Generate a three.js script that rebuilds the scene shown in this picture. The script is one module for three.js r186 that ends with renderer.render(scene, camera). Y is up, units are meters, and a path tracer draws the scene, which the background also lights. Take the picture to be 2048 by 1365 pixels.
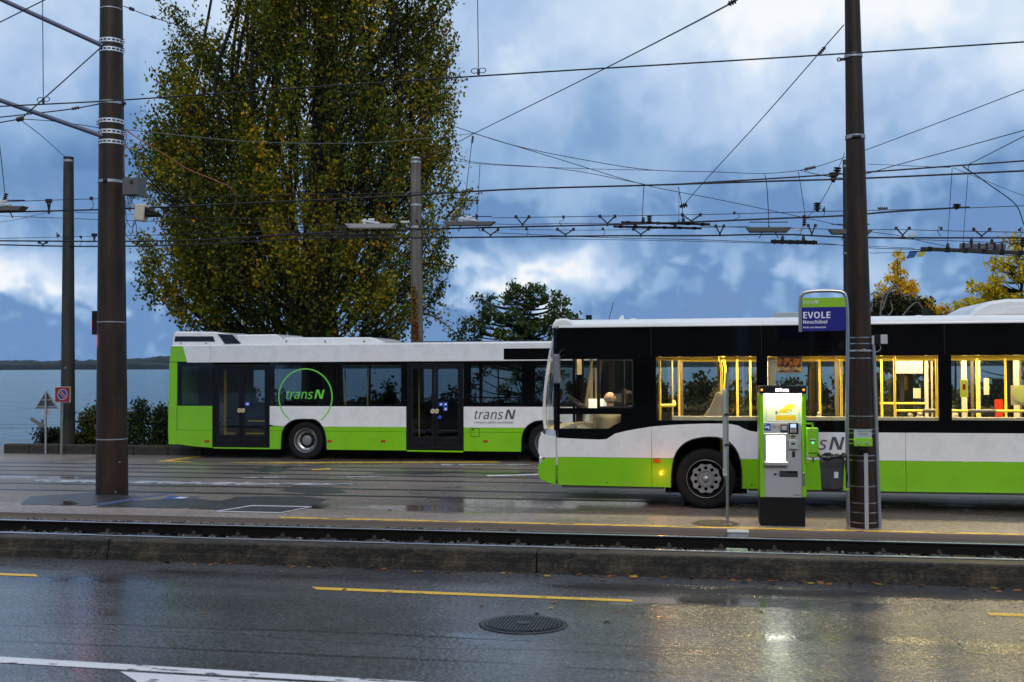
import * as THREE from 'three';
import { mergeGeometries } from 'three/addons/utils/BufferGeometryUtils.js';
import { RoundedBoxGeometry } from 'three/addons/geometries/RoundedBoxGeometry.js';
import { TextGeometry } from 'three/addons/geometries/TextGeometry.js';
import { FontLoader } from 'three/addons/loaders/FontLoader.js';
import { MarchingCubes } from 'three/addons/objects/MarchingCubes.js';
import { RectAreaLightUniformsLib } from 'three/addons/lights/RectAreaLightUniformsLib.js';
RectAreaLightUniformsLib.init();

// ---------------------------------------------------------------- camera
const F = 2100, EYE = 2.28, RAD = Math.PI / 180, YAW = 10.35 * RAD;
const scene = new THREE.Scene();
const camera = new THREE.PerspectiveCamera(2 * Math.atan(682.5 / F) / RAD, 1024 / 682, 0.1, 40000);
camera.position.set(0, EYE, 0);
camera.rotation.order = 'YXZ';
camera.rotation.set(1.43 * RAD, YAW, -0.24 * RAD);
camera.updateMatrixWorld(true);
camera.focus = 17.0;
camera.userData.fStop = 2.2;
// ---------------------------------------------------------------- exposure, seeded noise
const renderer = new THREE.WebGLRenderer({ antialias: true });
renderer.toneMapping = THREE.LinearToneMapping;
renderer.toneMappingExposure = 1.0;
renderer.shadowMap.enabled = true;
function rng(seed) { let s = seed >>> 0; return () => { s = (s + 0x6D2B79F5) | 0; let t = Math.imul(s ^ (s >>> 15), 1 | s); t = (t + Math.imul(t ^ (t >>> 7), 61 | t)) ^ t; return ((t ^ (t >>> 14)) >>> 0) / 4294967296; }; }
function hash(x, y, z) { let h = Math.imul(x, 374761393) ^ Math.imul(y, 668265263) ^ Math.imul(z, 1274126177); h = Math.imul(h ^ (h >>> 13), 1274126177); return ((h ^ (h >>> 16)) >>> 0) / 4294967296; }
const fade = t => t * t * (3 - 2 * t);
function vn(x, y, z = 0) {
  const xi = Math.floor(x), yi = Math.floor(y), zi = Math.floor(z), u = fade(x - xi), v = fade(y - yi), w = fade(z - zi);
  const l = (a, b, t) => a + (b - a) * t;
  const p = k => l(l(hash(xi, yi, zi + k), hash(xi + 1, yi, zi + k), u), l(hash(xi, yi + 1, zi + k), hash(xi + 1, yi + 1, zi + k), u), v);
  return w === 0 ? p(0) : l(p(0), p(1), w);
}
function fbm(x, y, o = 4, z = 0) { let s = 0, a = 0.5, n = 0; for (let i = 0; i < o; i++) { s += a * vn(x, y, z); n += a; x = x * 2.03 + 17.1; y = y * 2.03 + 9.2; z *= 2; a *= 0.5; } return s / n; }
const clamp = (x, a = 0, b = 1) => Math.min(b, Math.max(a, x));
const ss = (a, b, x) => fade(clamp((x - a) / (b - a)));
const lin = c => { c /= 255; return c <= 0.04045 ? c / 12.92 : ((c + 0.055) / 1.055) ** 2.4; };

// ---------------------------------------------------------------- sky: overcast dusk, computed
{
  const w = 2560, h = 1280, px = new Float32Array(w * h * 4), R = rng(5);
  const ramp = [[0, 58, 90, 140], [0.25, 97, 136, 186], [0.45, 138, 173, 214], [0.65, 178, 203, 235], [0.85, 212, 229, 248], [1, 246, 249, 254]].map(r => [r[0], lin(r[1]), lin(r[2]), lin(r[3])]);
  // cloud masses: azimuth and elevation in degrees, their spreads, brightness
  const blobs = [[1.2, 4.9, 4.0, 1.6, 0.72], [4.0, 5.9, 2.4, 0.8, 0.35], [-1.5, 3.8, 2.5, 0.7, 0.3], [-25.5, 4.8, 3.0, 1.3, 0.62], [-22, 4.0, 3, 0.7, 0.3], [17, 5.0, 4.5, 0.9, 0.24], [-3, 7.6, 9, 1.3, -0.14], [18, 8.2, 9, 1.3, -0.2], [7, 3.1, 4, 0.9, -0.12],
    [-22, 2.0, 6, 0.9, -0.1], [-23, 10, 6, 2.4, -0.16], [22, 18, 12, 5, 0.3], [24, 6.2, 2.5, 1.0, -0.14], [-22, 18, 6, 3, 0.12], [-12, 14, 5, 3, 0.1], [2, 18, 6, 2, 0.1]];
  for (let k = 0; k < 46; k++) blobs.push([34 + R() * 292, 1.5 + R() * 24, 3 + R() * 8, 0.8 + R() * 2.6, (R() - 0.45) * 0.55]);
  const base = e => e < 3 ? 0.33 + e * 0.01 : e < 7 ? 0.36 : e < 10 ? 0.36 + (e - 7) * 0.02 : e < 20 ? 0.42 + (e - 10) * 0.032 : Math.min(0.86, 0.74 + (e - 20) * 0.004);
  for (let j = 0; j < h; j++) for (let i = 0; i < w; i++) {
    const o = (j * w + i) * 4, e = ((j + 0.5) / h - 0.5) * 180;
    px[o + 3] = 1;
    if (e > 26 && (i & 3 || j & 3)) { const s = (((j | 3) - 3) * w + ((i | 3) - 3)) * 4; px[o] = px[s]; px[o + 1] = px[s + 1]; px[o + 2] = px[s + 2]; if (px[s + 2] > 0) continue; }
    if (e < 0) { px[o] = 0.10; px[o + 1] = 0.13; px[o + 2] = 0.17; continue; }
    let a = ((i + 0.5) / w - 0.5) * 360 + 90 + YAW / RAD; a = ((a % 360) + 360) % 360; if (a > 326) a -= 360;
    const st = 1 + e / 14, az = a * Math.cos(e * RAD);
    const cx = Math.cos(a * RAD) * Math.cos(e * RAD) * 9, cz = Math.sin(a * RAD) * Math.cos(e * RAD) * 9;
    const n1 = fbm(cx, e / 3.2 / Math.sqrt(st), 5, cz), n2 = fbm(cx * 2.6 + 40, e / 1.3 / Math.sqrt(st), 4, cz * 2.6), n3 = fbm(cx * 7 + n1 * 7, e / 0.7 / Math.sqrt(st) + n2 * 6, 5, cz * 7);
    let t = base(e) + (n1 - 0.5) * 0.5 + (n2 - 0.5) * 0.25 + (n3 - 0.5) * (0.10 + 0.16 * ss(10, 4, e)) + (ss(0.40, 0.62, n3) - 0.5) * 0.17 * ss(11, 5, e) * ss(0, 1.5, e);
    const wa = a + (n1 - 0.5) * 9 + (n3 - 0.5) * 5, we = e + (n2 - 0.5) * 2.6 + (n3 - 0.5) * 1.6;
    for (const [ba, be, sa, se, am] of blobs) { let da = wa - ba; if (da > 180) da -= 360; if (da < -180) da += 360; const q = (da / sa) ** 2 + ((we - be) / se) ** 2; if (q < 6) t += am * Math.exp(-q) * (0.75 + 0.5 * n2); }
    t = clamp(t, 0, 1);
    let k = 1; while (k < ramp.length - 1 && ramp[k][0] < t) k++;
    const f = clamp((t - ramp[k - 1][0]) / (ramp[k][0] - ramp[k - 1][0])), g = 1;
    for (let c = 0; c < 3; c++) px[o + c] = (ramp[k - 1][c + 1] * (1 - f) + ramp[k][c + 1] * f) * g;
  }
  const sky = new THREE.DataTexture(px, w, h, THREE.RGBAFormat, THREE.FloatType);
  sky.mapping = THREE.EquirectangularReflectionMapping; sky.magFilter = THREE.LinearFilter; sky.needsUpdate = true;
  scene.background = sky; scene.environment = sky;
}
// ---------------------------------------------------------------- the veiled evening sun, high behind the camera
const sun = new THREE.DirectionalLight(new THREE.Color(1.0, 0.95, 0.9), 1.05);
sun.position.set(9, 26, 20); sun.target.position.set(0, 0, -18); sun.shadow.radius = 45; sun.castShadow = true;
Object.assign(sun.shadow.camera, { left: -40, right: 40, top: 40, bottom: -40, near: 1, far: 150 }); sun.shadow.mapSize.set(2048, 2048);
sun.name = 'sun'; scene.add(sun, sun.target);

// ---------------------------------------------------------------- helpers
const V = (x, y, z) => new THREE.Vector3(x, y, z);
const eye = camera.position.clone(), rot = new THREE.Matrix3().setFromMatrix4(camera.matrixWorld);
const ray = (px, py) => V((px - 1024) / F, (682.5 - py) / F, -1).applyMatrix3(rot);
function at(px, py, D) { const r = ray(px, py); return eye.clone().addScaledVector(r, -D / r.z); }          // point of the upright plane D metres from the camera
function on(px, py, y) { const r = ray(px, py); return eye.clone().addScaledVector(r, (y - EYE) / r.y); }   // point of a level plane
const seen = {};
function numbered(n) { const k = seen[n] = (seen[n] ?? -1) + 1; return k ? `${n}_${String(k).padStart(3, '0')}` : n; }
function M(o) { const { rgb, hex, ...r } = o; const m = new THREE.MeshPhysicalMaterial(r); if (rgb) m.color.setRGB(...rgb); if (hex) m.color.set(hex); return m; }
function add(parent, name, geo, mat) { const m = new THREE.Mesh(geo, mat); m.name = parent === scene ? numbered(name) : name; m.castShadow = m.receiveShadow = true; parent.add(m); return m; }
function thing(name, label, category, p = [0, 0, 0], group) {
  const o = new THREE.Group(); o.name = numbered(name); o.position.set(...(p.isVector3 ? p.toArray() : p)); o.userData = { label, category }; if (group) o.userData.group = group; scene.add(o); return o;
}
function solo(name, label, category, geo, mat, group) { const o = add(scene, name, geo, mat); o.userData = { label, category }; if (group) o.userData.group = group; return o; }
function struct(name, geo, mat, label) { const o = add(scene, name, geo, mat); o.userData = { kind: 'structure', label: label || name.replace(/_/g, ' ') }; return o; }
function pgrp(parent, name) { const g = new THREE.Group(); g.name = name; parent.add(g); return g; }
function merge(l) { return mergeGeometries(l.map(g => { const n = g.index ? g.toNonIndexed() : g; for (const k of Object.keys(n.attributes)) if (!['position', 'normal', 'uv'].includes(k)) n.deleteAttribute(k); return n; })); }
function bx(w, h, d, x = 0, y = 0, z = 0, r = 0) { return (r ? new RoundedBoxGeometry(w, h, d, 2, Math.min(r, w / 2.01, h / 2.01, d / 2.01)) : new THREE.BoxGeometry(w, h, d)).translate(x, y, z); }
function cyl(r0, r1, h, x = 0, y = 0, z = 0, n = 16, open = false) { return new THREE.CylinderGeometry(r1, r0, h, n, 1, open).translate(x, y, z); }
function cylz(r, d, x, y, z, n = 20) { return new THREE.CylinderGeometry(r, r, d, n).rotateX(Math.PI / 2).translate(x, y, z); }
function extr(pts, depth, { holes = [], bevel = 0, z = 0 } = {}) {
  const s = new THREE.Shape(pts.map(p => new THREE.Vector2(p[0], p[1])));
  for (const h of holes) s.holes.push(new THREE.Path(h.map(p => new THREE.Vector2(p[0], p[1]))));
  return new THREE.ExtrudeGeometry(s, { depth: depth - 2 * bevel, bevelEnabled: bevel > 0, bevelThickness: bevel, bevelSize: bevel, bevelOffset: -bevel, bevelSegments: 1, curveSegments: 8 }).translate(0, 0, z - depth + bevel);   // front face at z
}
function flipZ(g) { g = g.index ? g.toNonIndexed() : g; for (const a of Object.values(g.attributes)) { const n = a.itemSize; for (let i = 0; i < a.count; i += 3) for (let k = 0; k < n; k++) { const p = (i + 1) * n + k, q = (i + 2) * n + k, t = a.array[p]; a.array[p] = a.array[q]; a.array[q] = t; } } for (const k of ['position', 'normal']) { const a = g.attributes[k]; for (let i = 0; i < a.count; i++) a.setZ(i, -a.getZ(i)); } return g; }
function tube(pts, r, seg, n = 6, closed = false) { const c = new THREE.CatmullRomCurve3(pts.map(p => p.isVector3 ? p : V(...p)), closed, 'centripetal'); return new THREE.TubeGeometry(c, seg || (pts.length - 1) * 5, r, n, closed); }
function rod(a, b, r, n = 6) { const d = b.clone().sub(a), g = new THREE.CylinderGeometry(r, r, d.length(), n); g.applyQuaternion(new THREE.Quaternion().setFromUnitVectors(V(0, 1, 0), d.normalize())); return g.translate((a.x + b.x) / 2, (a.y + b.y) / 2, (a.z + b.z) / 2); }
const SLOPE = 0.03, nearY = D => -0.17 + SLOPE * (12.41 - Math.max(6.4, D));   // the near road falls towards the kerb
function onRoad(px, py) { const r = ray(px, py), t = (-0.17 + SLOPE * 12.41 - EYE) / (r.y - SLOPE * r.z); return eye.clone().addScaledVector(r, t); }
function poly(pts, y) { const s = new THREE.Shape(pts.map(p => new THREE.Vector2(p.x, -p.z))); return new THREE.ShapeGeometry(s).rotateX(-Math.PI / 2).translate(0, y, 0); }
function circ(cx, cy, r, n = 24, a0 = 0, a1 = Math.PI * 2) { const o = []; for (let i = 0; i < n; i++) { const a = a0 + (a1 - a0) * i / n; o.push([cx + r * Math.cos(a), cy + r * Math.sin(a)]); } return o; }
function rrect(x0, y0, x1, y1, r = 0.03) { const o = []; for (const [cx, cy, a] of [[x1 - r, y1 - r, 0], [x0 + r, y1 - r, 90], [x0 + r, y0 + r, 180], [x1 - r, y0 + r, 270]]) for (let i = 0; i <= 3; i++) { const t = (a + i * 30) * RAD; o.push([cx + r * Math.cos(t), cy + r * Math.sin(t)]); } return o; }
function tex(w, h, fn, { srgb = false, rep = [1, 1], off = [0, 0], wrap = THREE.RepeatWrapping } = {}) {
  const d = new Uint8Array(w * h * 4);
  for (let j = 0; j < h; j++) for (let i = 0; i < w; i++) { const c = fn(i / w, j / h, i, j), o = (j * w + i) * 4; if (c.length) { d[o] = clamp(c[0]) * 255; d[o + 1] = clamp(c[1]) * 255; d[o + 2] = clamp(c[2]) * 255; } else d[o] = d[o + 1] = d[o + 2] = clamp(c) * 255; d[o + 3] = 255; }
  const t = new THREE.DataTexture(d, w, h); t.wrapS = t.wrapT = wrap; t.magFilter = THREE.LinearFilter; t.minFilter = THREE.LinearMipmapLinearFilter; t.generateMipmaps = true; if (srgb) t.colorSpace = THREE.SRGBColorSpace; t.repeat.set(...rep); t.offset.set(...off); t.needsUpdate = true; return t;
}
function tn(u, v, n, o = 4, s = 0) { // tiling noise on the unit square
  let r = 0, a = 0.5, t = 0; for (let k = 0; k < o; k++) { const x = u * n, y = v * n, xi = Math.floor(x), yi = Math.floor(y), fx = fade(x - xi), fy = fade(y - yi), q = (i, j) => hash((xi + i) % n, (yi + j) % n, s + k * 31); r += a * ((q(0, 0) * (1 - fx) + q(1, 0) * fx) * (1 - fy) + (q(0, 1) * (1 - fx) + q(1, 1) * fx) * fy); t += a; a *= 0.5; n *= 2; } return r / t;
}
const loader = new FontLoader();
const fontB = await loader.loadAsync('fonts/droid/droid_sans_bold.typeface.json');
const fontR = await loader.loadAsync('fonts/droid/droid_sans_regular.typeface.json');
function txt(s, size, font = fontB, depth = 0.004, shear = 0) {
  const g = new TextGeometry(s, { font, size, depth, curveSegments: 4, bevelEnabled: false });
  if (shear) g.applyMatrix4(new THREE.Matrix4().makeShear(0, 0, shear, 0, 0, 0));
  g.computeBoundingBox(); return g;
}
function wordmark(h) { // thin slanted "trans" and a heavy slanted "N"; h = height of the capital
  const a = txt('trans', h * 1.0, fontR, 0.004, 0.22), b = txt('N', h * 1.0, fontB, 0.004, 0.22).scale(1.12, 1, 1);
  b.computeBoundingBox(); b.translate(a.boundingBox.max.x - b.boundingBox.min.x + h * 0.14, 0, 0);
  const g = merge([a, b]); g.computeBoundingBox(); return g;
}
function fit(g, x0, y0, x1, z) { g.computeBoundingBox(); const b = g.boundingBox, s = (x1 - x0) / (b.max.x - b.min.x); g.translate(-b.min.x, 0, -b.min.z).scale(s, s, 1).translate(x0, y0, z); return g; }

// ---------------------------------------------------------------- shared materials
const grain = tex(512, 512, (u, v) => 0.5 + (tn(u, v, 64, 3, 3) - 0.5) * 0.9);
const blotch = (c, amp, s, n = 6, rep = 1) => tex(256, 256, (u, v) => { const k = 1 + (tn(u, v, n, 5, s) - 0.5) * amp; return [c[0] * k, c[1] * k, c[2] * k]; }, { srgb: true, rep: [rep, rep] });
const grime = tex(512, 512, (u, v) => { const k = 0.99 - 0.035 * ss(0.45, 0.75, tn(u, v, 7, 5, 301)) - 0.02 * ss(0.55, 0.8, tn(u, v, 40, 3, 305)); return [k, k * 0.995, k * 0.985]; }, { srgb: true, rep: [0.6, 0.6] });
const film = tex(256, 256, (u, v) => 0.6 + 0.4 * (tn(u, v, 6, 5, 311) - 0.4), { rep: [0.5, 0.5] });
const mat = {
  white: M({ rgb: [0.80, 0.795, 0.81], map: grime, roughnessMap: film, roughness: 0.5, clearcoat: 0.5, clearcoatRoughness: 0.15 }),
  green: M({ rgb: [0.20, 0.53, 0.003], map: grime, roughnessMap: film, roughness: 0.5, clearcoat: 0.5, clearcoatRoughness: 0.15 }),
  black: M({ rgb: [0.003, 0.003, 0.0035], roughness: 0.07 }),
  matt: M({ rgb: [0.008, 0.008, 0.009], roughness: 0.6, specularIntensity: 0.4 }),
  rubber: M({ rgb: [0.010, 0.010, 0.010], roughness: 0.75, specularIntensity: 0.4, bumpMap: grain, bumpScale: 0.001 }),
  seal: M({ rgb: [0.008, 0.008, 0.008], roughness: 0.5 }),
  steel: M({ rgb: [0.5, 0.5, 0.5], roughness: 0.32, metalness: 1 }),
  alu: M({ rgb: [0.62, 0.62, 0.63], roughness: 0.38, metalness: 0.9 }),
  galv: M({ rgb: [0.36, 0.37, 0.39], roughness: 0.5, metalness: 0.7 }),
  dark: M({ rgb: [0.02, 0.02, 0.022], roughness: 0.45, metalness: 0.4 }),
  wire: M({ rgb: [0.018, 0.014, 0.02], roughness: 0.5, metalness: 0.5 }),
  ceramic: M({ rgb: [0.05, 0.03, 0.025], roughness: 0.35 }),
  glass: M({ rgb: [0.93, 0.95, 0.93], roughness: 0.02, transmission: 1, thickness: 0, ior: 1.5 }),
  tint: M({ rgb: [0.73, 0.76, 0.77], roughness: 0.02, transmission: 1, thickness: 0, ior: 1.5 }),
  yellowBar: M({ rgb: [0.74, 0.53, 0.05], roughness: 0.35 }),
  beige: M({ rgb: [0.26, 0.22, 0.16], roughness: 0.6 }),
  cream: M({ rgb: [0.40, 0.36, 0.29], roughness: 0.6 }),
  greyPanel: M({ rgb: [0.40, 0.40, 0.41], roughness: 0.45, bumpMap: grain, bumpScale: 0.0004 }),
  amber: M({ rgb: [0.5, 0.09, 0.005], roughness: 0.25 }),
  redLens: M({ rgb: [0.45, 0.03, 0.01], roughness: 0.25 }),
};
// ================================================================ SETTING
// levels: road under the buses 0, rails 0.08, platform 0.10, near road -0.17, lake -1.7
const Y_NEAR = -0.17, Y_PLAT = 0.10, Y_RAIL = 0.08;
const D_KERB0 = 12.41, D_KERB1 = 12.69, D_PLAT = 14.42;
function sheet(x0, x1, zs, nx = 1) { // zs = [[z, y], ...] from near to far; uv in metres
  const p = [], uv = [], ix = [];
  zs.forEach(([z, y]) => { for (let i = 0; i <= nx; i++) { const x = x0 + (x1 - x0) * i / nx; p.push(x, y, z); uv.push(x, -z); } });
  for (let j = 0; j < zs.length - 1; j++) for (let i = 0; i < nx; i++) { const a = j * (nx + 1) + i, b = a + 1, c = a + nx + 1, d = c + 1; ix.push(a, b, c, b, d, c); }
  const g = new THREE.BufferGeometry(); g.setAttribute('position', new THREE.Float32BufferAttribute(p, 3)); g.setAttribute('uv', new THREE.Float32BufferAttribute(uv, 2)); g.setIndex(ix); g.computeVertexNormals(); return g;
}
// ---- near road: wet asphalt, water standing in the hollows and the wheel tracks
const RX = 22, RD = 8.4, RD0 = 4.1;  // mapped patch: x from -11 to 11, D from 4.1 to 12.5
function wetness(x, D) {
  const warp = (fbm(x * 0.7, D * 1.6, 3) - 0.5);
  const a = fbm(x * 0.28 + 3, D * 1.15 + warp, 4), b = fbm(x * 1.1 + 31, D * 3.4, 4);
  let w = 0.25 + (a - 0.5) * 1.5 + (b - 0.5) * 0.5;
  w += 0.62 * Math.exp(-(((D - 9.58 + 0.04 * x - warp * 0.25) / 0.26) ** 2)) * ss(-0.5, 0.5, x);      // polished wheel track on the right
  w += 0.35 * Math.exp(-(((D - 10.95 - warp * 0.6) / 0.3) ** 2));
  w += 0.45 * Math.exp(-(((D - 11.75 - warp * 0.5) / 0.22) ** 2));                          // gutter
  w -= 0.35 * Math.exp(-(((D - 8.2) / 0.4) ** 2));
  return clamp(w);
}
const grainN = (x, D) => vn(x * 46, D * 46) * 0.55 + vn(x * 90 + 7, D * 90) * 0.45;
const roadCache = {};
function seam(x, D) { // ragged long joints between the asphalt strips
  let s = 0; for (const [d0, wob, wd] of [[8.1, 0.05, 0.032], [8.88, 0.06, 0.024], [8.62, 0.09, 0.014]]) { const q = Math.abs(D - d0 - (fbm(x * 0.6 + d0 * 9, d0, 4) - 0.5) * wob * 4); s = Math.max(s, ss(wd, wd * 0.4, q) * ss(0.12, 0.4, vn(x * 1.6, d0 * 5))); } return s;
}
const wetN = new Float32Array(2048 * 1024); for (let j = 0; j < 1024; j++) for (let i = 0; i < 2048; i++) wetN[j * 2048 + i] = wetness(i / 2048 * RX - RX / 2, RD0 + j / 1024 * RD);
const seamN = new Float32Array(2048 * 1024); for (let j = 300; j < 620; j++) for (let i = 0; i < 2048; i++) seamN[j * 2048 + i] = seam(i / 2048 * RX - RX / 2, RD0 + j / 1024 * RD);
const nearMaps = {
  map: tex(2048, 1024, (u, v, i, j) => { const x = u * RX - RX / 2, D = RD0 + v * RD, g = grainN(x, D), w = wetN[j * 2048 + i], sp = vn(x * 60 + 9, D * 60) > 0.86 ? 0.10 : 0; const k = 0.285 + (g - 0.5) * 0.20 + sp + (fbm(x * 0.8, D * 1.4, 4) - 0.5) * 0.20 - 0.20 * seamN[j * 2048 + i] - 0.05 * w; return [k * 0.985, k * 0.99, k * 1.04]; }, { srgb: true, rep: [1 / RX, 1 / RD], off: [0.5, -RD0 / RD] }),
  roughnessMap: tex(2048, 1024, (u, v, i, j) => { const x = u * RX - RX / 2, D = RD0 + v * RD; const w = wetN[j * 2048 + i], p = ss(0.35, 0.85, w); return 0.27 - 0.22 * p + (vn(x * 50, D * 50) - 0.5) * 0.16 * (1 - p) + 0.10 * (fbm(x * 0.5 + 70, D * 1.2, 3) - 0.5); }, { rep: [1 / RX, 1 / RD], off: [0.5, -RD0 / RD] }),
  bumpMap: tex(2048, 1024, (u, v, i, j) => { const x = u * RX - RX / 2, D = RD0 + v * RD; const w = wetN[j * 2048 + i], p = ss(0.4, 0.9, w); return 0.5 + (grainN(x, D) - 0.5) * (1 - 0.93 * p) - 0.3 * seamN[j * 2048 + i]; }, { rep: [1 / RX, 1 / RD], off: [0.5, -RD0 / RD] }),
};
const asphaltNear = M({ color: 0xffffff, roughness: 1, bumpScale: 0.008, ...nearMaps, ior: 1.5, clearcoat: 0.3, clearcoatRoughness: 0.18 });
struct('road', sheet(-70, 70, [[40, nearY(0)], [-6.4, nearY(6.4)], [-D_KERB0 - 0.1, nearY(D_KERB0 + 0.1)]]), asphaltNear, 'wet grey asphalt road in the foreground');

// ---- far road and platform: brown grey asphalt, damp
function farWet(x, D) { return clamp(0.3 + (fbm(x * 0.22 + 50, D * 0.8, 4) - 0.5) * 1.7 + 0.45 * ss(21, 25, D) * ss(-5, -9, x) + 0.5 * Math.exp(-(((D - 17.6) / 0.9) ** 2)) * ss(-4.6, -2.6, x)); }
const FX = 32, FD = 16, FD0 = 14;
const farOpt = { rep: [1 / FX, 1 / FD], off: [0.5, -FD0 / FD] };
const asphaltFar = M({
  rgb: [0.98, 0.98, 0.98], roughness: 1, bumpScale: 0.004, ior: 1.45,
  map: tex(2048, 1024, (u, v) => { const x = u * FX - FX / 2, D = FD0 + v * FD; const g = vn(x * 30, D * 30) * 0.5 + vn(x * 62, D * 62) * 0.5, l = fbm(x * 0.5, D * 1.1, 5); const k = 0.50 + (g - 0.5) * 0.27 + (l - 0.5) * 0.22 + (vn(x * 55, D * 55) > 0.88 ? 0.13 : 0) - 0.05 * farWet(x, D); return [k * 1.07, k * 0.96, k * 0.90]; }, { srgb: true, ...farOpt }),
  roughnessMap: tex(1024, 512, (u, v) => { const x = u * FX - FX / 2, D = FD0 + v * FD; return 0.50 - 0.40 * ss(0.45, 0.95, farWet(x, D)) + (vn(x * 20, D * 20) - 0.5) * 0.12; }, farOpt),
  bumpMap: tex(2048, 1024, (u, v) => { const x = u * FX - FX / 2, D = FD0 + v * FD; return 0.5 + (vn(x * 30, D * 30) * 0.5 + vn(x * 62, D * 62) * 0.5 - 0.5) * (1 - 0.85 * ss(0.5, 0.95, farWet(x, D))); }, farOpt),
});
struct('bus_road', sheet(-70, 70, [[-15.95, 0], [-19, 0], [-25, -0.035], [-28.6, -0.05]]), Object.assign(asphaltFar.clone(), { color: new THREE.Color(0.74, 0.74, 0.74) }), 'damp brownish asphalt where the buses stand');
struct('platform', merge([sheet(-70, 70, [[-D_PLAT, Y_PLAT], [-15.5, Y_PLAT], [-16.0, -0.004]]), bx(140, 0.34, 0.12, 0, Y_PLAT - 0.171, -D_PLAT - 0.0605)]), asphaltFar, 'low asphalt tram platform');
// ground under everything
struct('ground', sheet(-400, 400, [[300, -0.6], [-28.7, -0.6]]), M({ rgb: [0.08, 0.08, 0.075], roughness: 0.9 }), 'ground');
// quay edge, down to the water
const stone = M({ color: 0xffffff, roughness: 0.8, map: blotch([0.27, 0.25, 0.22], 0.9, 11), bumpMap: grain, bumpScale: 0.006 });
struct('quay_wall', bx(140, 2.2, 0.4, 0, -1.15 - 0.052, -28.8), stone, 'stone quay edge above the lake');

// ---- concrete kerb between the near road and the track
const concreteMap = tex(512, 256, (u, v) => { const n = tn(u, v, 8, 5, 21), m = tn(u, v, 64, 2, 5), d = ss(0.55, 0.72, tn(u, v, 5, 4, 77)); const k = 0.17 + (n - 0.5) * 0.28 + (m - 0.5) * 0.24 - 0.07 * d; return [k * 1.12, k * 0.94, k * 0.72]; }, { srgb: true, rep: [0.5, 1] });
const concrete = M({ color: 0xffffff, roughness: 0.72, map: concreteMap, bumpMap: grain, bumpScale: 0.006 });
{
  const kerb = new THREE.Group(); kerb.name = 'kerb'; kerb.userData = { kind: 'structure', label: 'long concrete kerb blocks beside the tram track' }; scene.add(kerb);
  const prof = [[D_KERB1, -0.2], [D_KERB0 - 0.04, -0.2], [D_KERB0 - 0.035, -0.075], [D_KERB0 - 0.004, -0.06], [D_KERB0, 0.062], [D_KERB0 + 0.02, 0.08], [D_KERB1 - 0.01, 0.08], [D_KERB1, 0.076]];
  const s = new THREE.Shape(prof.map(p => new THREE.Vector2(p[0], p[1])));
  const L = 5.575;
  for (let k = -3; k < 5; k++) {
    const g = new THREE.ExtrudeGeometry(s, { depth: L - 0.018, bevelEnabled: false, steps: 24 }).rotateY(Math.PI / 2);
    const q = g.attributes.position, uv = g.attributes.uv;
    for (let i = 0; i < q.count; i++) { const x = q.getX(i) + k * L, y = q.getY(i), z = q.getZ(i); q.setXYZ(i, x, y + (vn(x * 3, 5) - 0.5) * 0.006, z + (fbm(x * 4, y * 9, 3) - 0.5) * 0.012); uv.setXY(i, x, y + z); }
    g.computeVertexNormals();
    const m = add(kerb, 'kerb_stone', g, concrete); m.position.set(-1.97, 0, 0);
  }
}
// ---- tram track: ballast, sleepers, two rails with fastenings
const R1 = rng(41);
struct('trackbed', sheet(-70, 70, [[-D_KERB1 + 0.02, -0.10], [-D_PLAT - 0.02, -0.10]]), M({ rgb: [0.012, 0.011, 0.010], roughness: 0.9 }), 'dark trackbed under the ballast');
{
  const rock = new THREE.IcosahedronGeometry(0.024, 0), n = 9000, im = new THREE.InstancedMesh(rock, M({ color: 0xffffff, roughness: 0.55 }), n), m = new THREE.Matrix4(), q = new THREE.Quaternion(), c = new THREE.Color();
  for (let i = 0; i < n; i++) {
    const far = i % 3 === 0, x = -14 + R1() * 24, D = far ? 14.02 + R1() * 0.36 : 12.72 + R1() * 1.65;
    const high = D > 14 && x < -1.2 ? 0.055 * ss(-1.2, -3, x) + 0.03 : 0;
    q.setFromEuler(new THREE.Euler(R1() * 6, R1() * 6, R1() * 6)); const s = 0.5 + R1() * 1.0;
    m.compose(V(x, -0.105 + high + R1() * 0.04, -D), q, V(s, s * (0.6 + R1() * 0.5), s * (0.8 + R1() * 0.4))); im.setMatrixAt(i, m);
    const k = 0.018 + R1() ** 3 * 0.16; c.setRGB(k * 1.05, k, k * 0.96); im.setColorAt(i, c);
  }
  im.name = 'ballast'; im.castShadow = im.receiveShadow = true; im.userData = { kind: 'stuff', label: 'dark wet crushed stone between the rails', category: 'gravel' }; scene.add(im);
}
const railSteel = M({ color: 0xffffff, roughness: 0.5, metalness: 0.5, map: blotch([0.075, 0.055, 0.05], 0.8, 5) });
const railTop = M({ rgb: [0.34, 0.36, 0.40], roughness: 0.22, metalness: 1 });
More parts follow.
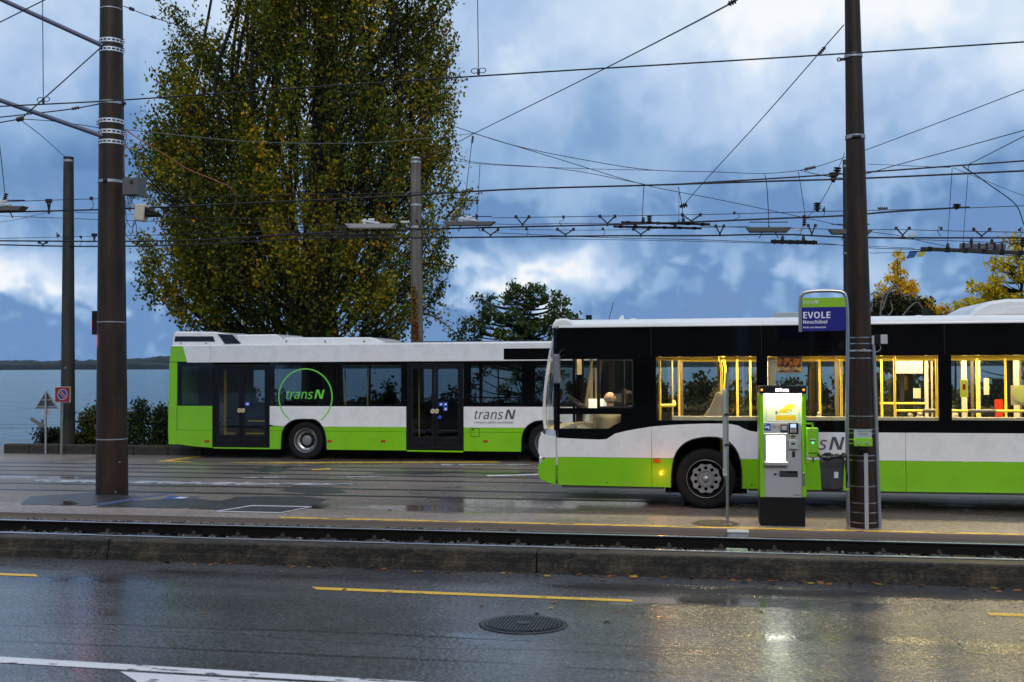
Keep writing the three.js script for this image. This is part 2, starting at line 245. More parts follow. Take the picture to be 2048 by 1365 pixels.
{
  const t = thing('tram_track', 'single tram track of two steel rails beside the concrete kerb', 'tram track', [0, 0, -13.3]);
  const rs = new THREE.Shape([[-0.06, 0], [0.06, 0], [0.06, 0.012], [0.012, 0.03], [0.012, 0.1], [0.033, 0.112], [0.033, 0.133], [-0.033, 0.133], [-0.033, 0.112], [-0.012, 0.1], [-0.012, 0.03], [-0.06, 0.012]].map(p => new THREE.Vector2(...p)));
  const hs = new THREE.Shape([[-0.031, 0.1331], [0.031, 0.1331], [0.026, 0.140], [-0.026, 0.140]].map(p => new THREE.Vector2(...p)));
  for (const D of [12.80, 13.86]) {
    const r = add(t, 'rail', new THREE.ExtrudeGeometry(rs, { depth: 80, bevelEnabled: false }).rotateY(Math.PI / 2).translate(-40, Y_RAIL - 0.14, 13.3 - D), railSteel);
    add(r, 'rail_head', new THREE.ExtrudeGeometry(hs, { depth: 80, bevelEnabled: false }).rotateY(Math.PI / 2).translate(-40, Y_RAIL - 0.14, 13.3 - D), railTop);
  }
  const sg = bx(0.22, 0.12, 1.62, 0, -0.115, 0.0, 0.02), sm = M({ rgb: [0.035, 0.032, 0.03], roughness: 0.8 });
  const clip = merge([bx(0.05, 0.03, 0.09, 0, 0, 0, 0.008), cyl(0.014, 0.014, 0.05, 0, 0.02, 0.01, 8), new THREE.TorusGeometry(0.022, 0.008, 5, 8, Math.PI).translate(0, 0.01, 0.03)]), cm = M({ rgb: [0.05, 0.042, 0.04], roughness: 0.5, metalness: 0.4 });
  for (let k = -20; k < 14; k++) {
    const s = add(t, 'sleeper', sg, sm); s.position.set(k * 0.66 + 0.2, 0, 0);
    for (const dz of [13.3 - 13.86 - 0.10, 13.3 - 13.86 + 0.10, 13.3 - 12.8 - 0.1]) { const c = add(s, 'rail_clip', clip, cm); c.position.set(0, -0.04, dz); }
  }
}
// ---- tracks sunk in the far road
const grooveMat = M({ rgb: [0.010, 0.010, 0.012], roughness: 0.35 }), sunkSteel = M({ rgb: [0.22, 0.23, 0.25], roughness: 0.3, metalness: 1 });
[[17.95, 18.95, 'nearest tram rails sunk in the asphalt, passing under the lit bus'], [20.55, 21.5, 'middle pair of tram rails sunk in the asphalt'], [22.4, 23.3, 'farthest pair of sunken tram rails, closest to the parked unlit bus']].forEach(([a, b, label]) => {
  const t = thing('sunken_track', label, 'tram track', [0, 0, -(a + b) / 2], 'tram rails sunk in the bus road');
  for (const D of [a, b]) {
    const y = D < 19 ? 0 : -0.035 * (D - 19) / 6, z = (a + b) / 2 - D;
    const g = sheet(-40, 40, [[0.085, 0.003], [-0.085, 0.003]], 160), q = g.attributes.position; for (let i = 0; i < q.count; i++) q.setZ(i, q.getZ(i) * (0.75 + 0.7 * vn(q.getX(i) * 1.3, D * 7 + Math.sign(q.getZ(i)))) + z);
    const r = add(t, 'rail_groove', g.translate(0, y, 0), grooveMat);
    add(r, 'rail_head', bx(80, 0.006, 0.03, 0, y + 0.005, z + 0.02), sunkSteel);
  }
});
// ---- painted markings (sheets on the asphalt)
function paint(hex, wear, s, rough = 0.55) { const c = new THREE.Color(hex); return M({ color: 0xffffff, roughness: rough, map: tex(256, 256, (u, v) => { const a = ss(wear - 0.06, wear + 0.06, tn(u, v, 10, 5, s)), k = 0.9 + 0.2 * tn(u, v, 40, 2, s + 4); return [c.r * k * a + 0.075 * (1 - a), c.g * k * a + 0.072 * (1 - a), c.b * k * a + 0.07 * (1 - a)].map(x => x <= 0.0031 ? x * 12.92 : 1.055 * x ** (1 / 2.4) - 0.055); }, { srgb: true, rep: [0.6, 2.2] }) }); }
const pYellow = paint('#e3b23a', 0.24, 3), pYellowWorn = paint('#e0b43a', 0.36, 8), pWhite = paint('#d9d6da', 0.28, 5), pWhiteWorn = paint('#b9bcc4', 0.46, 6), pBlue = paint('#34508c', 0.45, 9);
const mk = (name, label, pts, y, m, lift = 0.004) => y === Y_NEAR ? solo(name, label, 'road marking', (() => { const g = poly(pts.map(p => onRoad(p[0], p[1])), 0), q = g.attributes.position; for (let i = 0; i < q.count; i++) q.setY(i, -0.17 + SLOPE * (12.41 + q.getZ(i)) + lift); g.computeVertexNormals(); return g; })(), m) : solo(name, label, 'road marking', poly(pts.map(p => on(p[0], p[1], y)), y + lift), m);
mk('yellow_line', 'long yellow dash in the middle of the foreground road', [[622, 1175], [1262, 1200.5], [1268, 1205.5], [634, 1180.5]], Y_NEAR, pYellow);
mk('yellow_line', 'short piece of yellow dash at the left edge of the foreground road', [[-260, 1138], [70, 1150], [76, 1154.5], [-260, 1143]], Y_NEAR, pYellow);
mk('yellow_line', 'short piece of yellow dash at the right edge of the foreground road', [[1974, 1226.5], [2400, 1243], [2400, 1248.5], [1982, 1232]], Y_NEAR, pYellow);
mk('white_line', 'broad white edge line in the bottom left corner of the road', [[-300, 1296], [0, 1315], [790, 1363], [1100, 1382], [1000, 1385], [790, 1372], [0, 1327], [-300, 1308]], Y_NEAR, pWhite);
mk('white_line', 'white wedge branching off the edge line at the bottom of the road', [[240, 1345], [560, 1364], [700, 1372], [760, 1400], [330, 1400]], Y_NEAR, pWhite, 0.0045);
{ // yellow platform edge line, in slabs
  const a = on(565, 1034, Y_PLAT).x;
  solo('platform_line', 'yellow line along the edge of the tram platform', 'road marking', sheet(a, 40, [[-D_PLAT - 0.02, Y_PLAT + 0.004], [-D_PLAT - 0.15, Y_PLAT + 0.004]]), pYellowWorn);
  const b = on(28, 1017, Y_PLAT).x;
  solo('platform_line', 'end of another yellow edge line at the far left of the platform', 'road marking', sheet(-30, b, [[-D_PLAT - 0.02, Y_PLAT + 0.004], [-D_PLAT - 0.12, Y_PLAT + 0.004]]), pYellowWorn);
}
mk('white_line', 'long thin white line left of the platform pole on the bus road', [[66, 960], [640, 967.5], [720, 968.5], [720, 970.5], [460, 970.5], [72, 964]], 0, pWhiteWorn);
mk('white_line', 'white line piece between the sunken rails near the unlit bus', [[470, 956], [570, 954], [572, 955.6], [480, 957.8]], -0.012, pWhiteWorn);
mk('white_line', 'worn white line piece in front of the unlit bus', [[672, 954.5], [760, 953], [764, 954.3], [680, 956]], -0.012, pWhiteWorn);
mk('white_line', 'white line ending at the front of the lit bus', [[972, 951.5], [1080, 948.5], [1080, 951], [976, 953.5]], -0.012, pWhite);
mk('white_line', 'pale worn line beside the front of the unlit bus', [[880, 929], [1060, 929], [1060, 931], [884, 931.5]], -0.03, pWhiteWorn);
mk('yellow_line', 'yellow bay line beside the rear wheel of the unlit bus', [[445, 925.5], [1000, 923.5], [1000, 926], [450, 928]], -0.034, pYellowWorn);
mk('yellow_line', 'yellow bay corner behind the rear of the unlit bus', [[312, 924], [330, 921], [400, 912], [405, 914], [345, 922.5], [388, 924.5], [385, 926.5]], -0.034, pYellowWorn);
mk('yellow_line', 'small yellow mark on the asphalt below the rear wheel of the unlit bus', [[624, 939.5], [662, 936.8], [658, 940.8], [622, 941.5]], -0.02, pYellowWorn);
mk('blue_line', 'blue painted stroke beside the foot of the left pole', [[186, 1022], [206, 1024], [352, 1000], [340, 997.5]], Y_PLAT - 0.095, pBlue, 0.104);
mk('blue_pictogram', 'blue painted patch with white mark right of the left pole', [[322, 1012], [392, 1012.5], [404, 1005.5], [338, 1004.5]], Y_PLAT - 0.095, pBlue, 0.104);
mk('white_pictogram', 'small white mark on the blue painted patch', [[348, 1010], [366, 1010.2], [378, 1007], [360, 1006.6]], Y_PLAT - 0.095, pWhite, 0.106);
// ---- asphalt patches and covers
const patchM = M({ color: 0xffffff, roughness: 0.42, map: blotch([0.20, 0.20, 0.215], 0.5, 31), bumpMap: grain, bumpScale: 0.004 });
const jag = (pts, s) => { const o = []; pts.forEach((p, i) => { const q = pts[(i + 1) % pts.length]; for (let k = 0; k < 6; k++) { const t = k / 6; o.push([p[0] + (q[0] - p[0]) * t + (vn(i * 7 + k * 1.7, s) - 0.5) * 9, p[1] + (q[1] - p[1]) * t + (vn(i * 5 + k * 1.3, s + 9) - 0.5) * 1.6]); } }); return o; };
const patch = (label, pts, y, lift, s) => { const o = add(scene, 'asphalt_patch', poly(jag(pts, s).map(p => on(p[0], p[1], y)), y + lift), patchM); o.userData = { kind: 'structure', label }; };
patch('dark asphalt repair round the foot of the left pole', [[40, 1022], [60, 1004], [190, 997], [225, 1000], [290, 1006], [180, 1025]], 0.005, 0.0995, 1);
patch('dark asphalt strip at the platform edge', [[190, 1027], [230, 1015], [380, 1008], [450, 1016], [430, 1026], [360, 1030]], 0.005, 0.0995, 2);
patch('grey asphalt repair with a framed cover', [[375, 1031], [470, 1006], [600, 1005], [660, 1010], [590, 1035], [540, 1036]], 0.005, 0.1, 3);
patch('dark asphalt repair between the sunken rails', [[560, 982], [590, 972], [668, 975], [690, 986], [620, 990]], 0, 0.004, 4);
patch('dark asphalt repair near the unlit bus', [[510, 944], [535, 932], [580, 935], [560, 946]], -0.02, 0.006, 5);
patch('dark strip of asphalt repair beside the unlit bus', [[740, 948], [770, 943], [900, 946], [860, 950]], -0.02, 0.006, 6);
{
  const c = [[432, 1025], [503, 1013.5], [622, 1016], [560, 1028]].map(p => on(p[0], p[1], Y_PLAT)), mid = c.reduce((a, p) => a.add(p), V(0, 0, 0)).multiplyScalar(0.25);
  const t = thing('utility_cover', 'rectangular cover with a pale metal frame set in the platform', 'cover', [mid.x, Y_PLAT + 0.006, mid.z]);
  const l = c.map(p => p.clone().sub(mid).setY(0));
  add(t, 'lid', poly(l, 0.002), patchM);
  for (let i = 0; i < 4; i++) if (i !== 3 || 1) add(t, 'frame_bar', rod(l[i].clone().setY(0.004), l[(i + 1) % 4].clone().setY(0.004), 0.012, 4), mat.alu);
}
function roundCover(name, label, px, py, y, r, m1) {
  const near = y === Y_NEAR, p = near ? onRoad(px, py) : on(px, py, y), t = thing(name, label, 'manhole cover', [p.x, p.y, p.z]); if (near) t.rotation.x = -SLOPE;
  add(t, 'frame', new THREE.TorusGeometry(r * 0.93, r * 0.07, 6, 48).scale(1, 1, 0.22).rotateX(-Math.PI / 2).translate(0, 0.004, 0), m1);
  const lid = add(t, 'lid', cyl(r * 0.85, r * 0.85, 0.012, 0, 0.004, 0, 40), m1);
  const bars = []; for (let i = -9; i <= 9; i++) { const x = i / 10 * r * 0.8, h = Math.sqrt((r * 0.8) ** 2 - x * x); if (h > 0.03) { bars.push(bx(r * 0.03, 0.008, h * 2, x, 0.012, 0)); bars.push(bx(h * 2, 0.0075, r * 0.03, 0, 0.0115, x)); } }
  add(lid, 'tread_pattern', merge(bars), m1); add(lid, 'centre_plate', cyl(r * 0.16, r * 0.16, 0.012, 0, 0.0145, 0, 20), m1);
  return t;
}
const iron = M({ rgb: [0.035, 0.036, 0.04], roughness: 0.28, metalness: 0.75 });
roundCover('manhole_cover', 'round iron manhole cover in the foreground road', 1047, 1250, Y_NEAR, 0.41, iron);
roundCover('manhole_cover', 'round rusty cover on the platform below the slim post', 1432, 1048, Y_PLAT, 0.33, M({ rgb: [0.10, 0.075, 0.05], roughness: 0.6 }));
// ---- fallen leaves
{
  const R = rng(77), n = 170, ls = new THREE.ShapeGeometry(new THREE.Shape([[0, -0.05], [0.03, -0.015], [0.045, 0.01], [0.012, 0.02], [0, 0.055], [-0.014, 0.02], [-0.042, 0.012], [-0.026, -0.02]].map(p => new THREE.Vector2(...p)))).rotateX(-Math.PI / 2);
  const lm = M({ color: 0xffffff, roughness: 0.6, side: THREE.DoubleSide }), im = new THREE.InstancedMesh(ls, lm, n), m = new THREE.Matrix4(), q = new THREE.Quaternion(), c = new THREE.Color();
  for (let i = 0; i < n; i++) {
    let x, y, z; if (i < 95) { x = -7 + R() * 13; z = -D_KERB0 + 0.08 + R() ** 2 * 0.3; y = nearY(-z) + 0.008; } else if (i < 110) { x = -5 + R() * 11; z = -12 + R() * 4.2; y = nearY(-z) + 0.008; } else if (i < 140) { x = -9 + R() * 14; z = -12.9 - R() * 1.4; y = -0.05; } else { x = -8 + R() * 12; z = -14.6 - R() * 9; y = z > -15.5 ? Y_PLAT + 0.008 : 0.01; }
    q.setFromEuler(new THREE.Euler((R() - 0.5) * 0.5, R() * 6, (R() - 0.5) * 0.5)); const s = 0.5 + R() * 0.7; m.compose(V(x, y + 0.004, z), q, V(s, s, s)); im.setMatrixAt(i, m);
    const k = R(); if (k < 0.3) c.setRGB(0.42, 0.25, 0.02); else if (k < 0.7) c.setRGB(0.12, 0.05, 0.018); else c.setRGB(0.22, 0.07, 0.02); im.setColorAt(i, c);
  }
  im.name = 'fallen_leaves'; im.castShadow = im.receiveShadow = true; im.userData = { kind: 'stuff', label: 'scattered yellow and brown fallen leaves', category: 'leaves' }; scene.add(im);
}
// ---- the lake, the far shore
{
  const wn = tex(1024, 1024, (u, v) => tn(u, v, 14, 6, 91), { rep: [1 / 70, 1 / 26] });
  struct('water', sheet(-14000, 14000, [[-28.9, -1.7], [-200, -1.7], [-2000, -1.7], [-20000, -1.7]]), M({ rgb: [0.02, 0.085, 0.115], roughness: 0.12, bumpMap: wn, bumpScale: 1.3, ior: 1.333 }), 'choppy grey blue lake');
  const hillM = M({ rgb: [0.006, 0.014, 0.014], roughness: 1 }), fieldM = M({ rgb: [0.018, 0.030, 0.016], roughness: 1 });
  const ridge = (dist, hf, name, m, label, n = 520) => { const p = [], ix = []; for (let i = 0; i <= n; i++) { const a = (-34 + 68 * i / n - 10.35) * RAD, h = hf(-34 + 68 * i / n); for (const [dd, y] of [[0, -4], [0.004, h * 0.55], [0.02, h], [0.12, h * 0.2], [0.2, -4]]) { const d = dist * (1 + dd); p.push(Math.sin(a) * d, y, -Math.cos(a) * d); } } for (let i = 0; i < n; i++) for (let k = 0; k < 4; k++) { const a = i * 5 + k; ix.push(a, a + 5, a + 1, a + 1, a + 5, a + 6); } const g = new THREE.BufferGeometry(); g.setAttribute('position', new THREE.Float32BufferAttribute(p, 3)); g.setIndex(ix); g.computeVertexNormals(); return struct(name, g, m, label); };
  ridge(6200, a => 24 + 20 * fbm(a * 0.5, 3, 4) + 9 * vn(a * 4, 1) + 6 * vn(a * 11, 4), 'shore', hillM, 'dark wooded far shore');
  ridge(7600, a => 52 + 48 * ss(-22, -17, a) * fbm(a * 0.22 + 5, 8, 5) + 14 * vn(a * 2.2, 6) + 8 * vn(a * 8, 2), 'hills', hillM, 'low dark hills across the lake');
  ridge(6900, a => 40 * ss(-20, -24, a) + 22 * fbm(a * 0.4, 2, 4) - 10, 'meadows', fieldM, 'meadows on the far shore');
  const lamp = M({ rgb: [1, 0.8, 0.5], emissive: new THREE.Color(1, 0.7, 0.35), emissiveIntensity: 3 });
  [[57, 737, 'lower'], [62, 736, 'upper']].forEach(([x, y, w]) => { const p = at(x, y, 5600); solo('shore_lamp', `${w} of two tiny warm lamps on the far shore`, 'lamp', new THREE.SphereGeometry(3.2, 8, 6).translate(p.x, p.y, p.z), lamp, 'lamps on the far shore'); });
}
// ---- houses across the street behind the camera (mirrored in the bus glass)
{
  const wallM = [[0.13, 0.115, 0.095], [0.11, 0.10, 0.09], [0.15, 0.13, 0.11]].map(c => M({ rgb: c, roughness: 0.9 })), roofM = M({ rgb: [0.12, 0.06, 0.04], roughness: 0.9 });
  [[-26, 14], [-11.5, 13], [2, 14], [16.5, 14]].forEach(([x, w], i) => {
    const h = 9.2 + (i % 2) * 1.1, t = thing('town_house', ['brown town house, second from the left across the street', 'grey town house at the left across the street', 'brownish town house in the middle across the street', 'grey town house at the right across the street'][i], 'house', [x + w / 2, Y_NEAR, 12], 'houses across the street');
    const holes = []; for (let f = 0; f < 3; f++) for (let k = 0; k < 5; k++) holes.push(rrect(-w / 2 + 1.1 + k * 2.6, 1.0 + f * 2.9, -w / 2 + 2.2 + k * 2.6, 2.7 + f * 2.9, 0.02));
    add(t, 'wall', extr([[-w / 2, 0], [w / 2, 0], [w / 2, h], [-w / 2, h]], 0.35, { holes }).rotateY(Math.PI), wallM[i % 3]);
    for (const q of holes) add(t, 'window', extr(q, 0.03).rotateY(Math.PI).translate(0, 0, 0.2), mat.black);
    add(t, 'roof', extr([[-0.6, h], [3, h + 2.2], [8, h + 2.2], [8, h]], w).rotateY(-Math.PI / 2).translate(-w / 2, 0, 0), roofM).userData = {};
    add(t, 'side_wall', bx(w, h, 7.4, 0, h / 2, 4.1), wallM[i % 3]);
  });
}
// ================================================================ BUSES
function busFrame(g, D) {
  const o = g.position, L = (px, py, back = 0) => { const p = at(px, py, D + back); return [p.x - o.x, p.y - o.y]; };
  const P = (list, back = 0) => list.map(p => L(p[0], p[1], back));
  const rect = (x0, y0, x1, y1, back = 0) => { const a = L(x0, y0, back), b = L(x1, y1, back); return [a[0], b[1], b[0], a[1]]; };   // x0, y0(bottom), x1, y1(top)
  return { g, L, P, rect };
}
function wheel(parent, x, y, z, R, style, out = 1) { // axle along z; out = +1 faces the camera
  const w = pgrp(parent, 'wheel'); w.position.set(x, y, z); if (out < 0) w.rotation.y = Math.PI;
  const tp = [[0.29, -0.24], [0.34, -0.275], [0.42, -0.285], [0.455, -0.265], [0.478, -0.235], [0.482, -0.14], [0.478, -0.045], [0.455, -0.015], [0.42, 0.0], [0.34, -0.01], [0.30, -0.03]];
  add(w, 'tyre', new THREE.LatheGeometry(tp.map(p => new THREE.Vector2(p[0] * R / 0.482, p[1])), 48).rotateX(Math.PI / 2), mat.rubber);
  const k = R / 0.482;
  add(w, 'rim', new THREE.LatheGeometry([[0.305, -0.02], [0.307, -0.005], [0.298, -0.004], [0.288, -0.03], [0.27, -0.06], [0.262, -0.12], [0.2, -0.14]].map(p => new THREE.Vector2(p[0] * k, p[1])), 48).rotateX(Math.PI / 2), style.holes ? mat.matt : style.rim);
  if (style.holes) add(w, 'rim_flange', new THREE.TorusGeometry(0.302 * k, 0.006, 6, 56).translate(0, 0, -0.004), style.rim);
  add(w, 'brake_drum', cylz(0.25 * k, 0.02, 0, 0, -0.15, 32), mat.matt);
  if (style.holes) {
    const out2 = []; for (let i = 0; i < 80; i++) { const a = i / 80 * Math.PI * 2, r = (0.232 + 0.012 * Math.cos(a * 10)) * k; out2.push([r * Math.cos(a), r * Math.sin(a)]); }
    const holes = []; for (let i = 0; i < 10; i++) { const a = (i + 0.5) / 10 * Math.PI * 2; holes.push(circ(0.168 * k * Math.cos(a), 0.168 * k * Math.sin(a), 0.028 * k, 14)); }
    add(w, 'wheel_disc', extr(out2, 0.02, { holes, bevel: 0.004, z: -0.045 }), style.disc);
    add(w, 'hub_ring', new THREE.LatheGeometry([[0.128, -0.05], [0.13, -0.022], [0.122, -0.02], [0.116, -0.055]].map(p => new THREE.Vector2(p[0] * k, p[1])), 40).rotateX(Math.PI / 2), style.rim);
    add(w, 'hub', new THREE.LatheGeometry([[0.118, -0.06], [0.06, -0.052], [0.055, -0.02], [0.035, 0.0], [0.0, 0.004]].map(p => new THREE.Vector2(Math.max(p[0] * k, 1e-4), p[1])), 32).rotateX(Math.PI / 2), style.disc);
    for (let i = 0; i < 10; i++) { const a = i / 10 * Math.PI * 2; add(w, 'wheel_nut', new THREE.CylinderGeometry(0.014, 0.016, 0.035, 6).rotateX(Math.PI / 2).translate(0.088 * k * Math.cos(a), 0.088 * k * Math.sin(a), -0.038), style.disc); }
  } else {
    add(w, 'hub', new THREE.LatheGeometry([[0.13, -0.14], [0.128, -0.09], [0.10, -0.075], [0.02, -0.07], [0, -0.07]].map(p => new THREE.Vector2(Math.max(p[0] * k, 1e-4), p[1])), 32).rotateX(Math.PI / 2), style.disc);
    for (let i = 0; i < 10; i++) { const a = i / 10 * Math.PI * 2; add(w, 'wheel_nut', new THREE.CylinderGeometry(0.015, 0.017, 0.04, 6).rotateX(Math.PI / 2).translate(0.18 * k * Math.cos(a), 0.18 * k * Math.sin(a), -0.12), mat.dark); }
  }
  return w;
}
function seat(parent, x, y, z, dir, m) { // dir = +1 looks towards +x
  const back = bx(0.07, 0.62, 0.42, 0, 0.62, 0, 0.035); back.rotateZ(dir * 0.16).translate(-dir * 0.17, 0, 0);
  const g = merge([bx(0.42, 0.09, 0.43, 0, 0.40, 0, 0.035), back, bx(0.1, 0.36, 0.1, 0, 0.18, 0), bx(0.05, 0.05, 0.24, -dir * 0.31, 0.95, 0, 0.02)]);
  const s = add(parent, 'seat', g, m); s.position.set(x, y, z); return s;
}
// a curved bus nose or tail: rings of [y, x of the middle], rounded in plan towards the sides
function noseBand(rows, width, bulge, side, n = 18) { // side: x position where the nose meets the flank
  const p = [], uv = [], ix = [];
  rows.forEach(([y, x0], j) => { for (let i = 0; i <= n; i++) { const t = i / n * 2 - 1, q = Math.abs(t) ** bulge; p.push(x0 + (side(y) - x0) * q, y, -width / 2 - t * width / 2); uv.push(i / n * width, y); } });
  for (let j = 0; j < rows.length - 1; j++) for (let i = 0; i < n; i++) { const a = j * (n + 1) + i; ix.push(a, a + n + 1, a + 1, a + 1, a + n + 1, a + n + 2); }
  const g = new THREE.BufferGeometry(); g.setAttribute('position', new THREE.Float32BufferAttribute(p, 3)); g.setAttribute('uv', new THREE.Float32BufferAttribute(uv, 2)); g.setIndex(ix); g.computeVertexNormals(); return g;
}
const sideGap = 0.006;

// ---------------------------------------------------------------- the lit bus in front
const DF = 17.08;
{
  const o = at(1075, 1018, DF), bus = thing('city_bus', 'lit white and green city bus with black window band, facing left at the stop', 'bus', [o.x, 0, -DF]);
  const { L, P, rect } = busFrame(bus, DF), Wd = 2.55, XR = 12.0;
  const yAt = (px, py) => L(px, py)[1], xAt = px => L(px, 800)[0];
  const yTop = yAt(1500, 652), yRoof = yAt(1500, 641), yWin1 = yAt(1420, 714), yWin0 = yAt(1420, 842), ySk = yAt(1240, 916), yBot = yAt(1240, 974), yBand = yAt(1650, 865);
  const x0 = xAt(1113), xJ1 = xAt(1303), xJ2 = xAt(1811);
  // flank outlines in metres
  const wave = P([[1114, 876.3], [1160, 878.6], [1198, 880], [1213, 879], [1222, 873.5], [1230, 868], [1255, 862], [1303, 854]]), wave2 = P([[1303, 854], [1340, 850.8], [1375, 849], [1410, 848], [1445, 848], [1463, 849], [1477, 852], [1488, 858], [1500, 862.5], [1512, 864.5]]);
  const arch = P([[1343, 974], [1344, 945], [1350, 913], [1361, 895], [1380, 882], [1404, 876], [1427, 875], [1443, 877.5], [1462, 888], [1474, 904], [1482, 929], [1484, 974]]);
  const archUp = arch.filter(p => p[1] > ySk + 0.004), aL = arch.filter(p => p[1] <= ySk + 0.004 && p[0] < 2.7), aR = arch.filter(p => p[1] <= ySk + 0.004 && p[0] >= 2.7);
  const xaL = L(1349, 915)[0], xaR = L(1478, 917)[0];
  // rear wheel arch, out of frame
  const xw = L(1412, 960)[0], xw2 = xw + 5.9, r2 = 0.56;
  const arch2 = []; for (let i = 0; i <= 12; i++) { const a = Math.PI - i / 12 * Math.PI; arch2.push([xw2 + r2 * Math.cos(a), 0.5 + r2 * Math.sin(a)]); }
  const a2Up = arch2.filter(p => p[1] > ySk + 0.004), xs2 = Math.sqrt(r2 * r2 - (ySk - 0.5) ** 2);
  const whiteP = (n, pts) => add(bus, n, extr(pts, 0.03, { bevel: 0.004 }), mat.white), greenP = (n, pts) => add(bus, n, extr(pts, 0.03, { bevel: 0.004 }), mat.green);
  whiteP('side_panel', [[x0 + 0.02, ySk], [xJ1 - sideGap, ySk], ...[...wave].reverse().map(p => [Math.min(p[0], xJ1 - sideGap), p[1]])]);
  whiteP('side_panel', [[xJ1 + 0.002, ySk], [xaL, ySk], ...archUp, [xaR, ySk], [xJ2 - sideGap, ySk], [xJ2 - sideGap, yBand], ...[...wave2].reverse()]);
  whiteP('side_panel', [[xJ2, ySk], [xw2 - xs2, ySk], ...a2Up, [xw2 + xs2, ySk], [XR - 0.1, ySk], [XR - 0.1, yBand], [xJ2, yBand]]);
  const g0 = ySk - 0.004;
  greenP('skirt_panel', [[x0 + 0.02, yBot + 0.01], [xJ1 - sideGap, yBot], [xJ1 - sideGap, g0], [x0 + 0.02, g0]]);
  greenP('skirt_panel', [[xJ1, yBot], ...aL.map((p, i) => i ? p : [p[0], yBot]), [xaL - 0.004, g0], [xJ1, g0]]);
  greenP('skirt_panel', [[xaR + 0.004, g0], ...aR.map((p, i) => i === aR.length - 1 ? [p[0], yBot] : p), [xJ2 - sideGap, yBot - 0.01], [xJ2 - sideGap, g0]]);
  greenP('skirt_panel', [[xJ2, yBot - 0.01], [xw2 - r2, yBot], [xw2 - r2, 0.5], ...arch2.filter(p => p[1] < g0 && p[0] < xw2 && p[1] > 0.51), [xw2 - xs2, g0], [xJ2, g0]]);
  greenP('skirt_panel', [[xw2 + xs2, g0], ...arch2.filter(p => p[1] < g0 && p[0] > xw2 && p[1] > 0.51), [xw2 + r2, 0.5], [xw2 + r2, yBot], [XR - 0.1, yBot], [XR - 0.1, g0]]);
  // flared arch trims and black arch linings
  const lip = [...archUp.map(p => [p[0], p[1]])], lc = [xw, 0.5];
  add(bus, 'arch_trim', tube(arch.map(p => V(p[0], p[1], 0.002)), 0.013, 40, 6), mat.seal);
  { const fl = []; for (const p of arch.slice(1, -1)) { const d = Math.hypot(p[0] - lc[0], p[1] - lc[1]); fl.push([lc[0] + (p[0] - lc[0]) * (d + 0.10) / d, lc[1] + (p[1] - lc[1]) * (d + 0.13) / d]); } const up = fl.filter(p => p[1] > ySk + 0.03); add(bus, 'arch_flare', tube(up.map(p => V(p[0], p[1], -0.006)), 0.012, 40, 8).translate(0, 0, -0.006), mat.white); }
  for (const cx of [xw, xw2]) add(bus, 'wheel_arch', new THREE.CylinderGeometry(0.66, 0.66, 0.72, 28, 1, true, -Math.PI / 2, Math.PI).rotateX(-Math.PI / 2).translate(cx, 0.5, -0.40), mat.matt);
  // black glazed band with openings
  const W = [rect(1312, 714, 1514, 842), rect(1535, 713, 1706, 842), rect(1734, 712, 1879, 842), rect(1903, 711, 2110, 842)];
  const drv = rect(1119.5, 719, 1267, 817), drvLow = P([[1119.5, 829], [1242, 829], [1241, 845], [1230, 850], [1217, 858], [1119.5, 858]]);
  const xTop = xAt(1118);
  const band = [...wave.map(p => [p[0], p[1] + 0.003]), ...wave2.slice(1).map(p => [p[0], p[1] + 0.003]), [XR - 0.1, yBand + 0.003], [XR - 0.1, yTop], ...P([[1119, 653.5], [1112, 664], [1108.5, 690], [1107.5, 740], [1108, 800], [1110, 850], [1112, 874]])];
  const rc = ([a, b, c, d]) => [[a, b], [c, b], [c, d], [a, d]];
  const rear = [[xw2 + 0.4, yWin0, xw2 + 1.9, yWin1], [xw2 + 2.05, yWin0, XR - 0.4, yWin1], [W[3][2] + 0.12, yWin0, xw2 + 0.28, yWin1]];
  add(bus, 'window_band', extr(band, 0.028, { holes: [...W, ...rear, drv].map(rc).concat([drvLow]), z: -0.002 }), mat.black);
  const frameM = mat.matt;
  [...W, ...rear].forEach(w => { const p = add(bus, 'window_pane', bx(w[2] - w[0] + 0.02, w[3] - w[1] + 0.02, 0.006, (w[0] + w[2]) / 2, (w[1] + w[3]) / 2, -0.034), mat.glass); });
  { // driver's window: two panes, a mullion, a lower pane
    const xm = xAt(1197), [a, b, c, d] = drv;
    add(bus, 'cab_window', bx(xm - a, d - b, 0.006, (a + xm) / 2, (b + d) / 2, -0.034), mat.glass);
    add(bus, 'cab_window', bx(c - xm - 0.05, d - b, 0.006, (c + xm) / 2, (b + d) / 2, -0.04), mat.glass);
    add(bus, 'cab_mullion', bx(0.05, d - b, 0.03, xm, (b + d) / 2, -0.02, 0.006), frameM);
    add(bus, 'cab_frame', merge([bx(0.022, d - b, 0.02, c - 0.011, (b + d) / 2, -0.018), bx(c - xm, 0.025, 0.02, (c + xm) / 2, d - 0.012, -0.018), bx(c - xm, 0.03, 0.02, (c + xm) / 2, b + 0.015, -0.018)]), mat.seal);
    add(bus, 'cab_window', extr(drvLow, 0.006, { z: -0.032 }), mat.glass);
  }
  for (const px of [1303, 1524, 1720, 1891]) add(bus, 'band_joint', bx(0.006, yTop - yWin1 - 0.04, 0.004, xAt(px), (yTop + yWin1) / 2, 0.0), mat.seal);
